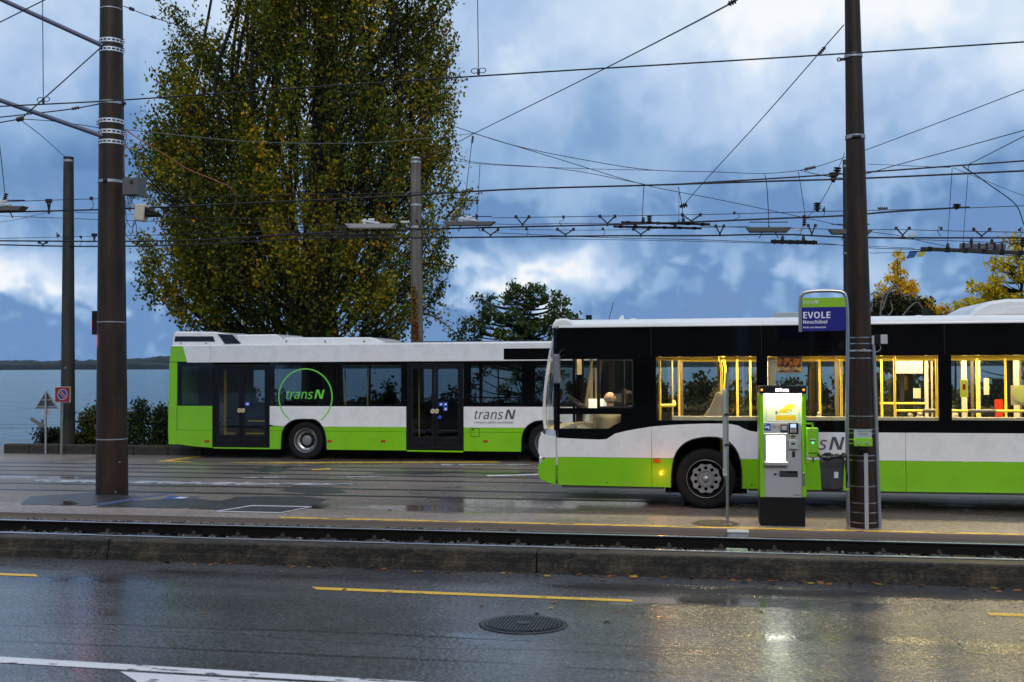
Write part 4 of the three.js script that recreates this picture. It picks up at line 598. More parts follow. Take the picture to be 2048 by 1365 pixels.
// ---------------------------------------------------------------- the unlit bus behind
const DR = 25.2;
{
  const o = at(338, 915, DR), bus = thing('city_bus', 'unlit white and green city bus parked by the lake, facing right', 'bus', [o.x, -0.037, -DR]);
  const { L, P, rect } = busFrame(bus, DR), Wd = 2.5, XR = 12.15;
  const xAt = px => L(px, 800)[0], yA = py => L(600, py)[1];
  const yRt = yA(691), yR0 = yA(724.5), yWt = yA(813), yGt = yA(853.6), yGj = yA(862.5), yB = yA(899.5);
  const rc = ([a, b, c, d]) => [[a, b], [c, b], [c, d], [a, d]];
  const arch = P([[562, 899], [564, 867], [571, 852], [586, 841.4], [600, 839.3], [613, 839], [632, 841], [645, 855], [651, 874], [652.5, 900]]);
  const xw = L(609, 884)[0], xw2 = xw + 6.19;
  const arch2 = arch.map(p => [p[0] + 6.19, p[1]]);
  const d1 = [xAt(426.5), yA(896), xAt(538.5), yA(729)], d2 = [xAt(813.5), yA(897), xAt(926), yA(728)];
  const wp = (n, pts) => add(bus, n, extr(pts, 0.03, { bevel: 0.004 }), mat.white), gp = (n, pts) => add(bus, n, extr(pts, 0.03, { bevel: 0.004 }), mat.green);
  // cut a flank panel at the arch: points of the arch between two heights
  const cutA = (A, y0, y1, up) => A.filter(p => p[1] > y0 + 0.003 && p[1] < y1 - 0.003);
  const archX = (A, y, right) => { const h = A.slice(); const m = h.length >> 1; const seg = right ? h.slice(m) : h.slice(0, m + 1); for (let i = 0; i < seg.length - 1; i++) { const [p, q] = [seg[i], seg[i + 1]]; if ((p[1] - y) * (q[1] - y) <= 0 && p[1] !== q[1]) return p[0] + (q[0] - p[0]) * (y - p[1]) / (q[1] - p[1]); } return seg[right ? seg.length - 1 : 0][0]; };
  const strip = (fn, n, xa, xb, y0, y1, A) => { // panel from xa to xb between y0 and y1 with the arch A cut out (A may be null)
    if (!A) return fn(n, [[xa, y0], [xb, y0], [xb, y1], [xa, y1]]);
    const top = Math.max(...A.map(p => p[1]));
    if (top < y1) return fn(n, [[xa, y0], [archX(A, y0, false), y0], ...A.filter(p => p[1] > y0 + 0.003), [archX(A, y0, true), y0], [xb, y0], [xb, y1], [xa, y1]]);
    const m = A.length >> 1;
    fn(n, [[xa, y0], [archX(A, y0, false), y0], ...A.slice(0, m + 1).filter(p => p[1] > y0 + 0.003 && p[1] < y1 - 0.003), [archX(A, y1, false), y1], [xa, y1]]);
    fn(n, [[archX(A, y0, true), y0], [xb, y0], [xb, y1], [archX(A, y1, true), y1], ...A.slice(m).filter(p => p[1] > y0 + 0.003 && p[1] < y1 - 0.003)]);
  };
  const G = 0.006, xd1 = xAt(539), xd2 = xAt(812), xe2 = xAt(927), xF = XR - 0.35;
  // white belt
  wp('side_panel', (() => { const a = L(538.5, 850), b = L(567, 853.6); const m = [...arch.filter(p => p[1] > yGt + 0.003)]; return [[xd1, a[1]], [xd1 + 0.12, a[1] - 0.025], [archX(arch, yGt, false), yGt], ...m, [archX(arch, yGt, true), yGt], [xd2, yGt], [xd2, yWt], [xd1, yWt]]; })());
  strip(wp, 'side_panel', xe2, xF, yGt, yWt, arch2);
  // green skirt in two rows, with joints
  const gr = (xa, xb, A) => { strip(gp, 'skirt_panel', xa, xb, yGj + G / 2, yGt - 0.002, A); strip(gp, 'skirt_panel', xa, xb, yB, yGj - G / 2, A); };
  gr(xd1, xd2, arch); gr(xe2, xF, arch2);
  gp('skirt_panel', [[xAt(354), yGj + G / 2], [xAt(424), yGj + G / 2], [xAt(424), yWt], [xAt(354), yWt]]);
  gp('skirt_panel', [[xAt(352), yA(891)], [xAt(391), yA(896)], [xAt(424), yA(898)], [xAt(424), yGj - G / 2], [xAt(353), yGj - G / 2]]);
  gp('door_sill', [[xAt(426), yA(899.5)], [xAt(539), yA(900)], [xAt(539), yA(897)], [xAt(426), yA(896.8)]]); gp('door_sill', [[xAt(813), yA(901.5)], [xAt(926), yA(902)], [xAt(926), yA(899)], [xAt(813), yA(898.5)]]);
  // rear corner column
  gp('rear_corner', P([[338, 725.5], [354, 725.5], [352.5, 890], [336.5, 889], [335.5, 860], [336.5, 790]])); gp('rear_corner', P([[341, 692.5], [364, 692.5], [368, 706], [373, 724], [338.5, 724]]));
  add(bus, 'rear_wall', extr([[0.02, yA(889)], [0.02, yR0], [0.1, yRt], [0.2, yRt], [0.2, yA(889)]], Wd - 0.06, { z: -0.03 }), mat.green);
  // roof side
  const xg = L(364, 692.5)[0];
  wp('cant_rail', [[L(373.5, 724)[0], yR0], [L(420, 724)[0] - G, yR0], [L(420, 724)[0] - G, yRt], [xg + 0.01, yRt], [L(368.6, 706)[0], L(368.6, 706)[1]]]); wp('cant_rail', [[L(420, 724)[0], yR0], [XR - 0.2, yR0], [XR - 0.3, yRt], [L(420, 724)[0], yRt]]);
  { const s = new THREE.Shape(); s.moveTo(0, yRt); s.bezierCurveTo(0, yRt + 0.03, -0.06, yRt + 0.05, -0.3, yRt + 0.06); s.lineTo(-Wd + 0.3, yRt + 0.06); s.bezierCurveTo(-Wd + 0.06, yRt + 0.05, -Wd, yRt + 0.03, -Wd, yRt); s.lineTo(-Wd, yR0); s.lineTo(-Wd + 0.04, yR0); s.lineTo(-Wd + 0.06, yRt - 0.08); s.lineTo(-0.06, yRt - 0.08); s.lineTo(-0.04, yRt - 0.005);
    add(bus, 'roof', flipZ(new THREE.ExtrudeGeometry(s, { depth: XR - 0.4, bevelEnabled: false, curveSegments: 8 }).rotateY(Math.PI / 2)).translate(0.06, 0, 0), mat.white); }
  // black window band with openings
  const winR = [xAt(361), yA(810), xAt(397), yA(733)], W1 = [xAt(548), yA(811), xAt(802), yA(731)], W2 = [xAt(938), yA(810), xAt(1045), yA(733)], W3 = [xAt(1053), yA(810), xAt(1086), yA(733)], W4 = [xF - 2.2, yA(810), xF - 0.6, yA(733)];
  const bandM = mat.black, band = (xa, xb, h) => add(bus, 'window_band', extr([[xa, yWt + 0.003], [xb, yWt + 0.003], [xb, yR0 - 0.004], [xa, yR0 - 0.004]], 0.026, { holes: h.map(rc), z: -0.002 }), bandM);
  band(xAt(355), xAt(425), [winR]); band(xAt(539.5), xAt(812), [W1]); band(xe2, XR - 0.2, [W2, W3, W4]);
  for (const w of [winR, W1, W2, W3, W4]) add(bus, 'window_pane', bx(w[2] - w[0] + 0.02, w[3] - w[1] + 0.02, 0.006, (w[0] + w[2]) / 2, (w[1] + w[3]) / 2, -0.032), mat.tint);
  for (const px of [672, 738]) add(bus, 'window_pillar', bx(0.05, W1[3] - W1[1], 0.03, xAt(px), (W1[1] + W1[3]) / 2, -0.055), mat.matt);
  for (const [a, b, y] of [[935, 1047, 795], [938, 958, 770]]) add(bus, 'window_bar', bx(xAt(b) - xAt(a), 0.035, 0.03, (xAt(a) + xAt(b)) / 2, yA(y), -0.05), mat.matt); for (const px of [961, 996]) add(bus, 'window_pillar', bx(px === 961 ? 0.08 : 0.03, W2[3] - W2[1], 0.03, xAt(px), (W2[1] + W2[3]) / 2, -0.05), mat.matt);
  for (const [a, b, y, dz] of [[694, 714, 732.5, 0.35], [736, 748, 737, 0.6], [1012, 1032, 732.5, 0.35], [985, 998, 737, 0.6]]) add(bus, 'grab_rail', bx(xAt(b) - xAt(a), 0.03, 0.03, (xAt(a) + xAt(b)) / 2, yA(y), -dz, 0.008), mat.alu);
  // doors: two leaves each
  const doorFrame = M({ rgb: [0.006, 0.006, 0.009], roughness: 0.4, specularIntensity: 0.5 }), btn = M({ rgb: [0.5, 0.36, 0.13], roughness: 0.4 }), blue = M({ rgb: [0.02, 0.09, 0.5], roughness: 0.45 }), pictoW = M({ rgb: [0.8, 0.8, 0.85], roughness: 0.5 });
  const doorway = (d, second) => {
    const dr = add(bus, 'door_frame', extr(rc(d), 0.05, { holes: [rc([d[0] + 0.06, d[1] + 0.06, d[2] - 0.06, d[3] - 0.06])], bevel: 0.008, z: 0.004 }), doorFrame), m = (d[0] + d[2]) / 2;
    for (const [a, b, s] of [[d[0] + 0.065, m - 0.006, 0], [m + 0.006, d[2] - 0.065, 1]]) {
      const y0 = d[1] + 0.065, y1 = d[3] - 0.065, leaf = add(bus, 'door_leaf', extr(rc([a, y0, b, y1]), 0.04, { holes: [rrect(a + 0.07, y0 + 0.24, b - 0.07, y1 - 0.08, 0.04)], bevel: 0.006, z: -0.004 }), doorFrame);
      add(leaf, 'door_glass', bx(b - a - 0.12, y1 - y0 - 0.3, 0.006, (a + b) / 2, (y0 + y1) / 2 + 0.08, -0.025), mat.tint);
      const hx = (a + b) / 2 + (s ? 0.03 : 0.02); add(leaf, 'handle_recess', extr(rrect(hx - 0.07, y0 + 0.09, hx + 0.07, y0 + 0.15, 0.015), 0.012, { holes: [rrect(hx - 0.058, y0 + 0.1, hx + 0.058, y0 + 0.14, 0.01)], z: 0.004 }), mat.dark);
      const bxp = s ? a + 0.045 : b - 0.045, by = yA(822); add(leaf, 'door_button', cylz(0.045, 0.02, bxp, by, 0.0, 20), btn); add(leaf, 'door_button_ring', new THREE.TorusGeometry(0.05, 0.008, 6, 24).translate(bxp, by, 0.006), mat.alu);
    }
    const mx = m + 0.03; const st = (px0, py0, px1, py1) => { const [a, b, c, e] = rect(px0, py0, px1, py1); const p = add(bus, 'door_sticker', bx(c - a, e - b, 0.004, (a + c) / 2, (b + e) / 2, 0.0), blue); add(p, 'sticker_symbol', extr([[a + (c - a) * 0.2, b + (e - b) * 0.35], [a + (c - a) * 0.8, b + (e - b) * 0.25], [a + (c - a) * 0.75, b + (e - b) * 0.75], [a + (c - a) * 0.4, b + (e - b) * 0.6]], 0.003, { z: 0.004 }), pictoW); };
    if (second) { st(877.5, 805, 885.5, 813); st(886.5, 805, 895, 813); st(886.5, 814, 895, 822.5); const q = L(879.5, 835); add(bus, 'door_sticker', cylz(0.045, 0.006, q[0], q[1], 0.002, 20), blue); } else st(489.5, 804, 499, 812.5);
  };
  doorway(d1, false); doorway(d2, true);
  // wheels and lamps
  const stl = { rim: M({ rgb: [0.45, 0.45, 0.46], roughness: 0.3, metalness: 0.9 }), disc: M({ rgb: [0.25, 0.25, 0.26], roughness: 0.45, metalness: 0.6 }), holes: false };
  for (const [x, z, s] of [[xw, -0.05, 1], [xw2, -0.05, 1], [xw, -Wd + 0.05, -1], [xw2, -Wd + 0.05, -1]]) wheel(bus, x, 0.482, z, 0.482, stl, s);
  for (const cx of [xw, xw2]) add(bus, 'wheel_arch', new THREE.CylinderGeometry(0.60, 0.60, 0.7, 28, 1, true, -Math.PI / 2, Math.PI).rotateX(-Math.PI / 2).translate(cx, 0.46, -0.39), mat.matt);
  add(bus, 'arch_trim', tube(arch.map(p => V(p[0], p[1], 0.0)), 0.014, 36, 6), mat.seal); add(bus, 'arch_trim', tube(arch2.map(p => V(p[0], p[1], 0.0)), 0.014, 36, 6), mat.seal);
  for (const px of [413.5, 659, 766, 971]) { const [a, b, c, d] = rect(px - 4.5, 880.5, px + 4.5, 885); add(bus, 'side_marker', bx(c - a, d - b, 0.03, (a + c) / 2, (b + d) / 2, 0.002, 0.008), mat.redLens); }
  { const [a, b, c, d] = rect(941, 857, 959, 874.5); add(bus, 'filler_flap', extr(rrect(a, b, c, d, 0.02), 0.008, { holes: [rrect(a + 0.012, b + 0.012, c - 0.012, d - 0.012, 0.014)], z: 0.003 }), mat.seal); const q = L(946, 860); add(bus, 'flap_lock', cylz(0.02, 0.02, q[0], q[1], 0.0, 12), mat.dark); }
  // side destination display
  { const [a, b, c, d] = rect(1007.5, 697.5, 1110, 719); add(bus, 'destination_display', bx(c - a, d - b, 0.02, (a + c) / 2, (b + d) / 2, -0.003), mat.black); }
  // ring and wordmark
  const lime = M({ rgb: [0.16, 0.60, 0.06], roughness: 0.4 });
  { const c = L(610.5, 794.5), R = (L(665, 794)[0] - L(556, 794)[0]) / 2, pts = []; for (let i = 0; i <= 60; i++) { const a = -0.94 + i / 60 * (Math.PI + 1.88); pts.push(V(c[0] + R * Math.cos(a), c[1] + R * Math.sin(a), 0.001)); } const outer = [], inner = []; pts.forEach(p => { outer.push([p.x, p.y]); inner.push([c[0] + (p.x - c[0]) * 0.955, c[1] + (p.y - c[1]) * 0.955]); }); add(bus, 'ring_emblem', extr([...outer, ...inner.reverse()], 0.005, { z: 0.004 }), lime);
    const q0 = L(572, 798), q1 = L(649, 798); add(bus, 'lettering', fit(wordmark(0.2), q0[0], q0[1], q1[0], 0.0015), lime); }
  { const ink = M({ rgb: [0.06, 0.075, 0.10], roughness: 0.5 }); const q0 = L(949, 838.5), q1 = L(1031.5, 838.5); add(bus, 'lettering', fit(wordmark(0.2), q0[0], q0[1], q1[0], 0.0015), ink); const r0 = L(948, 847), r1 = L(1026, 847); add(bus, 'lettering', fit(txt('transports publics neuchâtelois', 0.05, fontR, 0.003), r0[0], r0[1], r1[0], 0.0015), ink); }
  // roof pods
  { const zf = -0.25, pod = (n, pts, w = Wd - 0.5, m = mat.white) => add(bus, n, extr(P(pts, 0.25), w, { bevel: 0.03, z: zf }), m);
    pod('engine_hood', [[343, 692], [344, 680], [346.5, 667], [351, 663.5], [427, 664], [445, 667], [459, 669], [468, 674], [489, 692]]);
    add(bus, 'hood_grille', extr(P([[346.5, 683.5], [348.5, 673], [424, 673], [428, 683.5]], 0.2), 0.02, { z: zf + 0.012 }), mat.black); add(bus, 'hood_window', extr(P([[433, 668], [462, 669.5], [483, 690], [448, 688.5]], 0.2), 0.02, { z: zf + 0.012 }), mat.black);
    for (const px of [360, 410]) { const q = L(px, 687, 0.2); add(bus, 'hood_bolt', cylz(0.015, 0.02, q[0], q[1], zf + 0.01, 8), mat.dark); }
    pod('roof_unit', [[473, 691], [473, 671], [478, 670], [550, 669], [557, 672], [563, 678], [563, 691]], Wd - 0.7); pod('roof_unit', [[561, 692], [563, 682], [571, 675.5], [740, 675], [752, 678], [770, 685.5], [776, 692]], Wd - 0.5); pod('roof_unit', [[783, 692], [784, 689.5], [818, 689], [820, 692]], 1.2);
    for (const px of [571, 649, 727]) { const q = L(px, 683, 0.2); add(bus, 'unit_bolt', cylz(0.02, 0.02, q[0], q[1], zf + 0.006, 8), mat.dark); }
    add(bus, 'roof_rail', bx(4.2, 0.03, 0.04, xAt(990), yRt + 0.07, -0.5), mat.dark); }
  // nose (hidden behind the lit bus, still built), underside and far side
  add(bus, 'front', noseBand([[yB + 0.02, XR - 0.02], [0.9, XR + 0.06], [yWt, XR + 0.04], [yR0, XR - 0.1], [yRt, XR - 0.22], [yRt + 0.055, XR - 0.4]], Wd, 4, y => XR - 0.38).scale(1, 1, 1), mat.white);
  add(bus, 'underbody', merge([bx(XR - 0.9, 0.12, Wd - 1.0, XR / 2 + 0.1, yB + 0.07, -Wd / 2), bx(3.2, 0.14, 1.2, 7.2, yB, -1.3)]), mat.matt);
  const FW = [[1.2, yWt + 0.02, 3.6, yR0 - 0.06], [3.75, yWt + 0.02, 5.6, yR0 - 0.06], [5.75, yWt + 0.02, 7.3, yR0 - 0.06], [7.45, yWt + 0.02, 9.6, yR0 - 0.06], [9.75, yWt + 0.02, 11.2, yR0 - 0.06]];
  add(bus, 'far_side', extr([[0.05, yB], [XR - 0.3, yB], [XR - 0.3, yR0], [0.05, yR0]], 0.04, { holes: FW.map(rc), z: -Wd + 0.04 }), mat.matt);
  for (const w of FW) add(bus, 'window_pane', bx(w[2] - w[0], w[3] - w[1], 0.006, (w[0] + w[2]) / 2, (w[1] + w[3]) / 2, -Wd + 0.02), mat.tint);
  add(bus, 'floor', bx(XR - 0.7, 0.06, Wd - 0.9, XR / 2, 0.36, -Wd / 2), mat.matt); add(bus, 'ceiling', bx(XR - 0.7, 0.04, Wd - 0.2, XR / 2, yR0 + 0.04, -Wd / 2), M({ rgb: [0.12, 0.12, 0.12], roughness: 0.7 }));
  const sm = M({ rgb: [0.03, 0.035, 0.05], roughness: 0.8 }); for (const [x, z] of [[1.0, -0.4], [1.0, -0.9], [4.3, -0.4], [4.9, -0.8], [5.4, -0.4], [6.2, -0.85], [8.9, -0.4], [9.5, -0.85], [4.6, -2.0], [6.0, -2.0], [9.2, -2.0]]) seat(bus, x, 0.5, z, 1, sm);
  for (const [px, b] of [[449, 0.35], [452, 0.7], [824, 0.35], [838, 0.8], [690, 0.7], [735, 0.5]]) { const x = L(px, 780, b)[0]; add(bus, 'handrail', cyl(0.018, 0.018, 1.9, x, 1.32, -b, 8), mat.yellowBar); }
  for (const px of [437, 815]) { const [a, b, c, d] = rect(px, 806, px + 10, 862, 0.5); add(bus, 'door_screen', bx(c - a, d - b, 0.02, (a + c) / 2, (b + d) / 2, -0.5), M({ rgb: [0.25, 0.25, 0.27], roughness: 0.4 })); }
  for (const [x0, x1, y] of [[496, 530, 843], [450, 470, 868], [492, 528, 868]]) { const [a, b, c, d] = rect(x0, y - 2, x1, y + 1, 0.4); add(bus, 'step_edge', bx(c - a, d - b, 0.03, (a + c) / 2, (b + d) / 2, -0.4), mat.yellowBar); }
}
// ================================================================ POLES, SIGNS, STOP FURNITURE
const rust = M({ color: 0xffffff, roughness: 0.5, specularIntensity: 0.5, map: tex(256, 512, (u, v) => { const n = tn(u, v, 5, 5, 51), m = tn(u, v, 24, 4, 15), s = ss(0.55, 0.75, tn(u, v * 0.25, 9, 4, 60)); const k = 0.8 + (n - 0.5) * 0.5 + (m - 0.5) * 0.3; return [0.215 * k + 0.04 * s, 0.165 * k + 0.02 * s, 0.13 * k]; }, { srgb: true, rep: [2, 3] }), bumpMap: grain, bumpScale: 0.002 });
const concretePole = M({ color: 0xffffff, roughness: 0.8, map: tex(256, 512, (u, v) => { const n = tn(u, v, 6, 5, 151), s = tn(u, v * 0.12, 16, 3, 15); const k = 0.34 + (n - 0.5) * 0.2 + (s - 0.5) * 0.2; return [k * 1.04, k * 0.97, k * 0.90]; }, { srgb: true, rep: [2, 2] }), bumpMap: grain, bumpScale: 0.003 });
const darkPole = M({ color: 0xffffff, roughness: 0.75, map: tex(256, 512, (u, v) => { const n = tn(u, v, 6, 5, 251), s = tn(u, v * 0.12, 16, 3, 45); const k = 0.17 + (n - 0.5) * 0.14 + (s - 0.5) * 0.12; return [k * 1.06, k * 1.0, k * 0.88]; }, { srgb: true, rep: [2, 2] }), bumpMap: grain, bumpScale: 0.003 });
// a tapering pole between two points of one upright plane; returns { g, r(y), c(y) } with heights above its foot
function pole(name, label, bot, wBot, top, wTop, D, m, y0, extra = 0, group) {
  const A = at(bot[0], bot[1], D), B = at(top[0], top[1], D); const s = p => A.distanceTo(at(bot[0] + p, bot[1], D)) / p;
  const rB = s(10) * wBot / 2, rT = s(10) * wTop / 2, H = B.y - y0, lean = B.x - A.x, t = thing(name, label, 'pole', [A.x, y0, -D], group);
  const H2 = H + extra, rT2 = rB + (rT - rB) * H2 / H, L2 = lean * H2 / H;
  const g = new THREE.CylinderGeometry(rT2, rB, H2, 28, 8), q = g.attributes.position; for (let i = 0; i < q.count; i++) { const k = (q.getY(i) + H2 / 2) / H2; q.setX(i, q.getX(i) + L2 * k); q.setY(i, k * H2); }
  g.computeVertexNormals(); add(t, 'shaft', g, m);
  return { t, D, y0, A, r: y => rB + (rT - rB) * y / H, c: y => lean * y / H, h: py => at((bot[0] + top[0]) / 2, py, D).y - y0, H2 };
}
function band(p, y, h, m, proud = 0.004, name = 'steel_band') { const r = p.r(y) + proud; return add(p.t, name, new THREE.CylinderGeometry(r, r, h, 28, 1, false).translate(p.c(y), y, 0), m); }
const onPole = (p, px, py, dz = 0) => { const q = at(px, py, p.D - dz); return V(q.x - p.A.x, q.y - p.y0, dz); };

// ---- left pole
const PL = pole('steel_pole', 'thick brown steel catenary pole standing at the left, carrying two bracket tubes', [223.5, 995], 57, [222, 0], 40, 16.9, rust, 0.0, 3.0);
{
  const p = PL;
  for (const py of [85, 103, 245, 267, 287]) { // slotted straps
    const y = p.h(py), r = p.r(y) + 0.006; const b = add(p.t, 'slotted_strap', new THREE.CylinderGeometry(r, r, 0.075, 32, 1, true).translate(p.c(y), y, 0), mat.galv); b.material = M({ rgb: [0.62, 0.63, 0.66], roughness: 0.45, metalness: 0.5, side: THREE.DoubleSide });
    const slots = []; for (let k = 0; k < 9; k++) { const a = (k - 4) * 0.36; slots.push(new THREE.CylinderGeometry(r + 0.002, r + 0.002, 0.026, 4, 1, true, a - 0.12, 0.24)); } add(b, 'strap_slot', merge(slots).translate(p.c(y), y, 0), mat.matt);
    const bolts = []; for (const dy of [-0.03, 0, 0.03]) bolts.push(new THREE.CylinderGeometry(0.006, 0.006, 0.09, 6).rotateZ(Math.PI / 2).translate(p.c(y) + (py > 260 && py < 290 ? 1 : py === 245 ? -1 : 1) * (r + 0.02), y + dy, 0.02)); add(p.t, 'strap_bolt', merge(bolts), mat.dark);
  }
  for (const py of [20, 645, 878]) band(p, p.h(py), 0.018, mat.galv, 0.003);
  for (const py of [208, 365]) { const y = p.h(py); band(p, y, 0.05, mat.galv, 0.012); add(p.t, 'band_clamp', bx(0.07, 0.05, 0.06, p.c(y) + (py === 208 ? p.r(y) + 0.03 : 0.02), y, py === 208 ? 0 : p.r(y) + 0.01, 0.01), mat.dark); }
  const armM = M({ rgb: [0.10, 0.11, 0.16], roughness: 0.4, metalness: 0.5 });
  for (const [a, b] of [[[-160, -75], [206, 92]], [[-160, 145], [206, 273]]]) { const A = onPole(p, a[0], a[1], 0.6), B = onPole(p, b[0], b[1], 0.18); add(p.t, 'bracket_tube', rod(A, B, 0.040, 14), armM); add(p.t, 'bracket_joint', bx(0.16, 0.14, 0.12, B.x + 0.03, B.y, B.z - 0.04, 0.02), mat.dark); }
  // dark box on the left flank
  { const [a, b] = [onPole(p, 184, 670, 0.0), onPole(p, 203, 622, 0.0)]; add(p.t, 'sign_back', bx(b.x - a.x, b.y - a.y, 0.05, (a.x + b.x) / 2, (a.y + b.y) / 2, 0.0, 0.01), mat.matt); const ql = V(a.x - 0.012, (a.y + b.y) / 2 - 0.02, 0.0); add(p.t, 'red_signal_lamp', new THREE.CylinderGeometry(0.10, 0.10, 0.02, 20).rotateZ(Math.PI / 2).scale(0.4, 1, 0.22).translate(ql.x + 0.008, ql.y, 0), M({ rgb: [1, 0.05, 0.02], emissive: new THREE.Color(1, 0.05, 0.02), emissiveIntensity: 0.9 })); const rl = new THREE.PointLight(new THREE.Color(1, 0.06, 0.03), 0.3, 0, 2); rl.position.set(ql.x - 0.06, ql.y - 0.3, 0.02); rl.shadow.radius = 6; rl.castShadow = true; rl.name = 'red_signal_glow'; p.t.add(rl); }
  add(p.t, 'pole_collar', cyl(p.r(0) + 0.012, p.r(0) + 0.006, 0.03, 0, 0.015, 0, 28), mat.dark);
  for (const [px, py] of [[238, 925], [230, 985]]) { const q = onPole(p, px, py, p.r(0.4)); add(p.t, 'sticker_scrap', bx(0.03, 0.02, 0.002, q.x, q.y, p.r(0.4) - 0.01), mat.galv); }
  // loop of grey cable and red cable hanging beside the pole
  { const c = [[250, 400], [253, 440], [262, 455], [272, 440], [268, 415], [262, 400]].map(q => onPole(p, q[0], q[1], 0.1)); add(p.t, 'loose_cable', tube(c, 0.006, 30), mat.dark); const d = [[252, 445], [250, 465], [258, 478], [270, 476], [273, 460], [268, 440], [262, 470], [256, 462]].map(q => onPole(p, q[0], q[1], 0.1)); add(p.t, 'loose_cable', tube(d, 0.006, 40), mat.dark);
    const rc = M({ rgb: [0.30, 0.06, 0.04], roughness: 0.5 }); add(p.t, 'red_cable', tube([[247, 345], [248, 300], [252, 268], [249, 262]].map(q => onPole(p, q[0], q[1], 0.1)), 0.007, 20), rc); }
}
{ // control box and camera hung on the left pole
  const a = at(250, 394, 16.75), b = at(284, 356, 16.75), w = b.x - a.x, h = b.y - a.y, t = thing('control_box', 'grey metal control box on the side of the left pole', 'box', [(a.x + b.x) / 2, a.y, -16.75]);
  const gm = M({ rgb: [0.11, 0.105, 0.10], roughness: 0.55, metalness: 0.3 }); add(t, 'housing', bx(w * 0.9, h * 0.92, 0.26, 0, h * 0.5, 0, 0.012), gm); add(t, 'lid', bx(0.02, h, 0.28, w * 0.46, h * 0.5, 0, 0.006), gm); add(t, 'latch', bx(0.05, 0.06, 0.02, w * 0.1, h * 0.72, 0.135, 0.005), mat.dark); add(t, 'bracket', bx(0.1, 0.08, 0.1, -w * 0.5, h * 0.35, 0, 0.01), mat.dark);
  for (let k = 0; k < 4; k++) add(t, 'cable', tube([V(-0.08 + k * 0.05, 0.03, 0.05), V(-0.09 + k * 0.03, -0.08, 0.06), V(-0.1 + k * 0.02, -0.22 - k * 0.02, 0.05)], 0.007, 10), mat.dark);
  const c = at(284, 426, 16.6), cam = thing('surveillance_camera', 'cream traffic camera with black hood on the left pole', 'camera', [c.x, c.y, c.z]);
  const cm = M({ rgb: [0.50, 0.46, 0.36], roughness: 0.5 }); const body = add(cam, 'housing', bx(0.16, 0.30, 0.17, 0, 0, 0, 0.03), cm); body.rotation.z = -0.13; const back = add(cam, 'rear_cover', bx(0.07, 0.26, 0.15, -0.085, 0.005, 0, 0.03), cm); back.rotation.z = -0.13;
  add(cam, 'hood', extr([[0, -0.075], [0.22, -0.07], [0.235, -0.02], [0.0, 0.095]], 0.16, { bevel: 0.015 }).translate(0.085, 0, 0.08), mat.matt); add(cam, 'mount', merge([bx(0.16, 0.03, 0.04, -0.16, 0.13, 0), bx(0.03, 0.1, 0.04, -0.1, 0.1, 0)]), mat.galv);
}
// ---- right pole with straps, conduits, notice
const PR = pole('steel_pole', 'brown steel catenary pole on the platform right of the ticket machine, strapped with steel bands', [1727, 1045], 58, [1705, 0], 31, 14.9, rust, Y_PLAT, 3.0);
{
  const p = PR;
  for (const py of [112, 275]) { const y = p.h(py); band(p, y, 0.05, mat.galv, 0.01); }
  { const y = p.h(117); add(p.t, 'band_eye', merge([bx(0.08, 0.035, 0.04, p.c(y) - p.r(y) - 0.03, y, 0, 0.01), new THREE.TorusGeometry(0.022, 0.009, 6, 14).translate(p.c(y) - p.r(y) - 0.08, y, 0)]), mat.dark); const y2 = p.h(275); add(p.t, 'band_clamp', bx(0.12, 0.03, 0.04, p.c(y2), y2 - 0.01, p.r(y2) + 0.01, 0.006), mat.dark); }
  for (const py of [676, 688, 717, 832, 858, 866, 910, 920, 971, 1004, 1023, 1043]) band(p, p.h(py), 0.014, mat.steel, 0.004);
  { const y = p.h(702); band(p, y, 0.022, mat.alu, 0.008); add(p.t, 'band_clamp', bx(0.035, 0.04, 0.03, p.c(y) + 0.03, y, p.r(y) + 0.012, 0.006), mat.steel); }
  // conduits
  const cd = M({ rgb: [0.24, 0.27, 0.33], roughness: 0.45, metalness: 0.4 });
  { const yT = p.h(690), pts = [0, 0.5, 1].map(k => V(p.c(yT * k) + p.r(yT * k) + 0.016, yT * k, 0.06)); add(p.t, 'conduit', tube(pts, 0.024, 12, 8), cd); const y2 = p.h(905), q = [0, 0.5, 1].map(k => V(p.c(y2 * k) + 0.012, y2 * k, p.r(y2 * k) + 0.016)); add(p.t, 'conduit', merge([bx(0.05, y2, 0.03, 0, y2 / 2, 0)]).translate(0.015, 0, p.r(0.4) + 0.02), M({ rgb: [0.40, 0.41, 0.45], roughness: 0.5, metalness: 0.3 })); }
}
{ // junction boxes high on the right pole
  const t = thing('junction_box', 'small pale junction boxes on the right flank of the right pole', 'box', at(1748, 690, 14.85));
  const u = (px0, py0, px1, py1, z, m, n) => { const a = at(px0, py0, 14.85), b = at(px1, py1, 14.85), o = t.position; add(t, n, bx(b.x - a.x, a.y - b.y, 0.07, (a.x + b.x) / 2 - o.x, (a.y + b.y) / 2 - o.y, z, 0.008), m); };
  u(1743, 672, 1749, 690, 0, M({ rgb: [0.4, 0.4, 0.42], roughness: 0.5 }), 'back_plate'); u(1749, 670, 1761, 690, 0.02, mat.matt, 'bracket'); u(1760, 670, 1774.5, 688.5, 0.02, M({ rgb: [0.42, 0.42, 0.45], roughness: 0.5 }), 'housing');
  const o = t.position; add(t, 'cable', tube([[1760, 690], [1762, 697], [1757, 703], [1750, 705]].map(q => at(q[0], q[1], 14.85).sub(o)), 0.006, 14), mat.galv); add(t, 'cable', tube([[1761, 689], [1761.5, 702], [1761, 712]].map(q => at(q[0], q[1], 14.85).sub(o)), 0.004, 10), mat.dark);
}
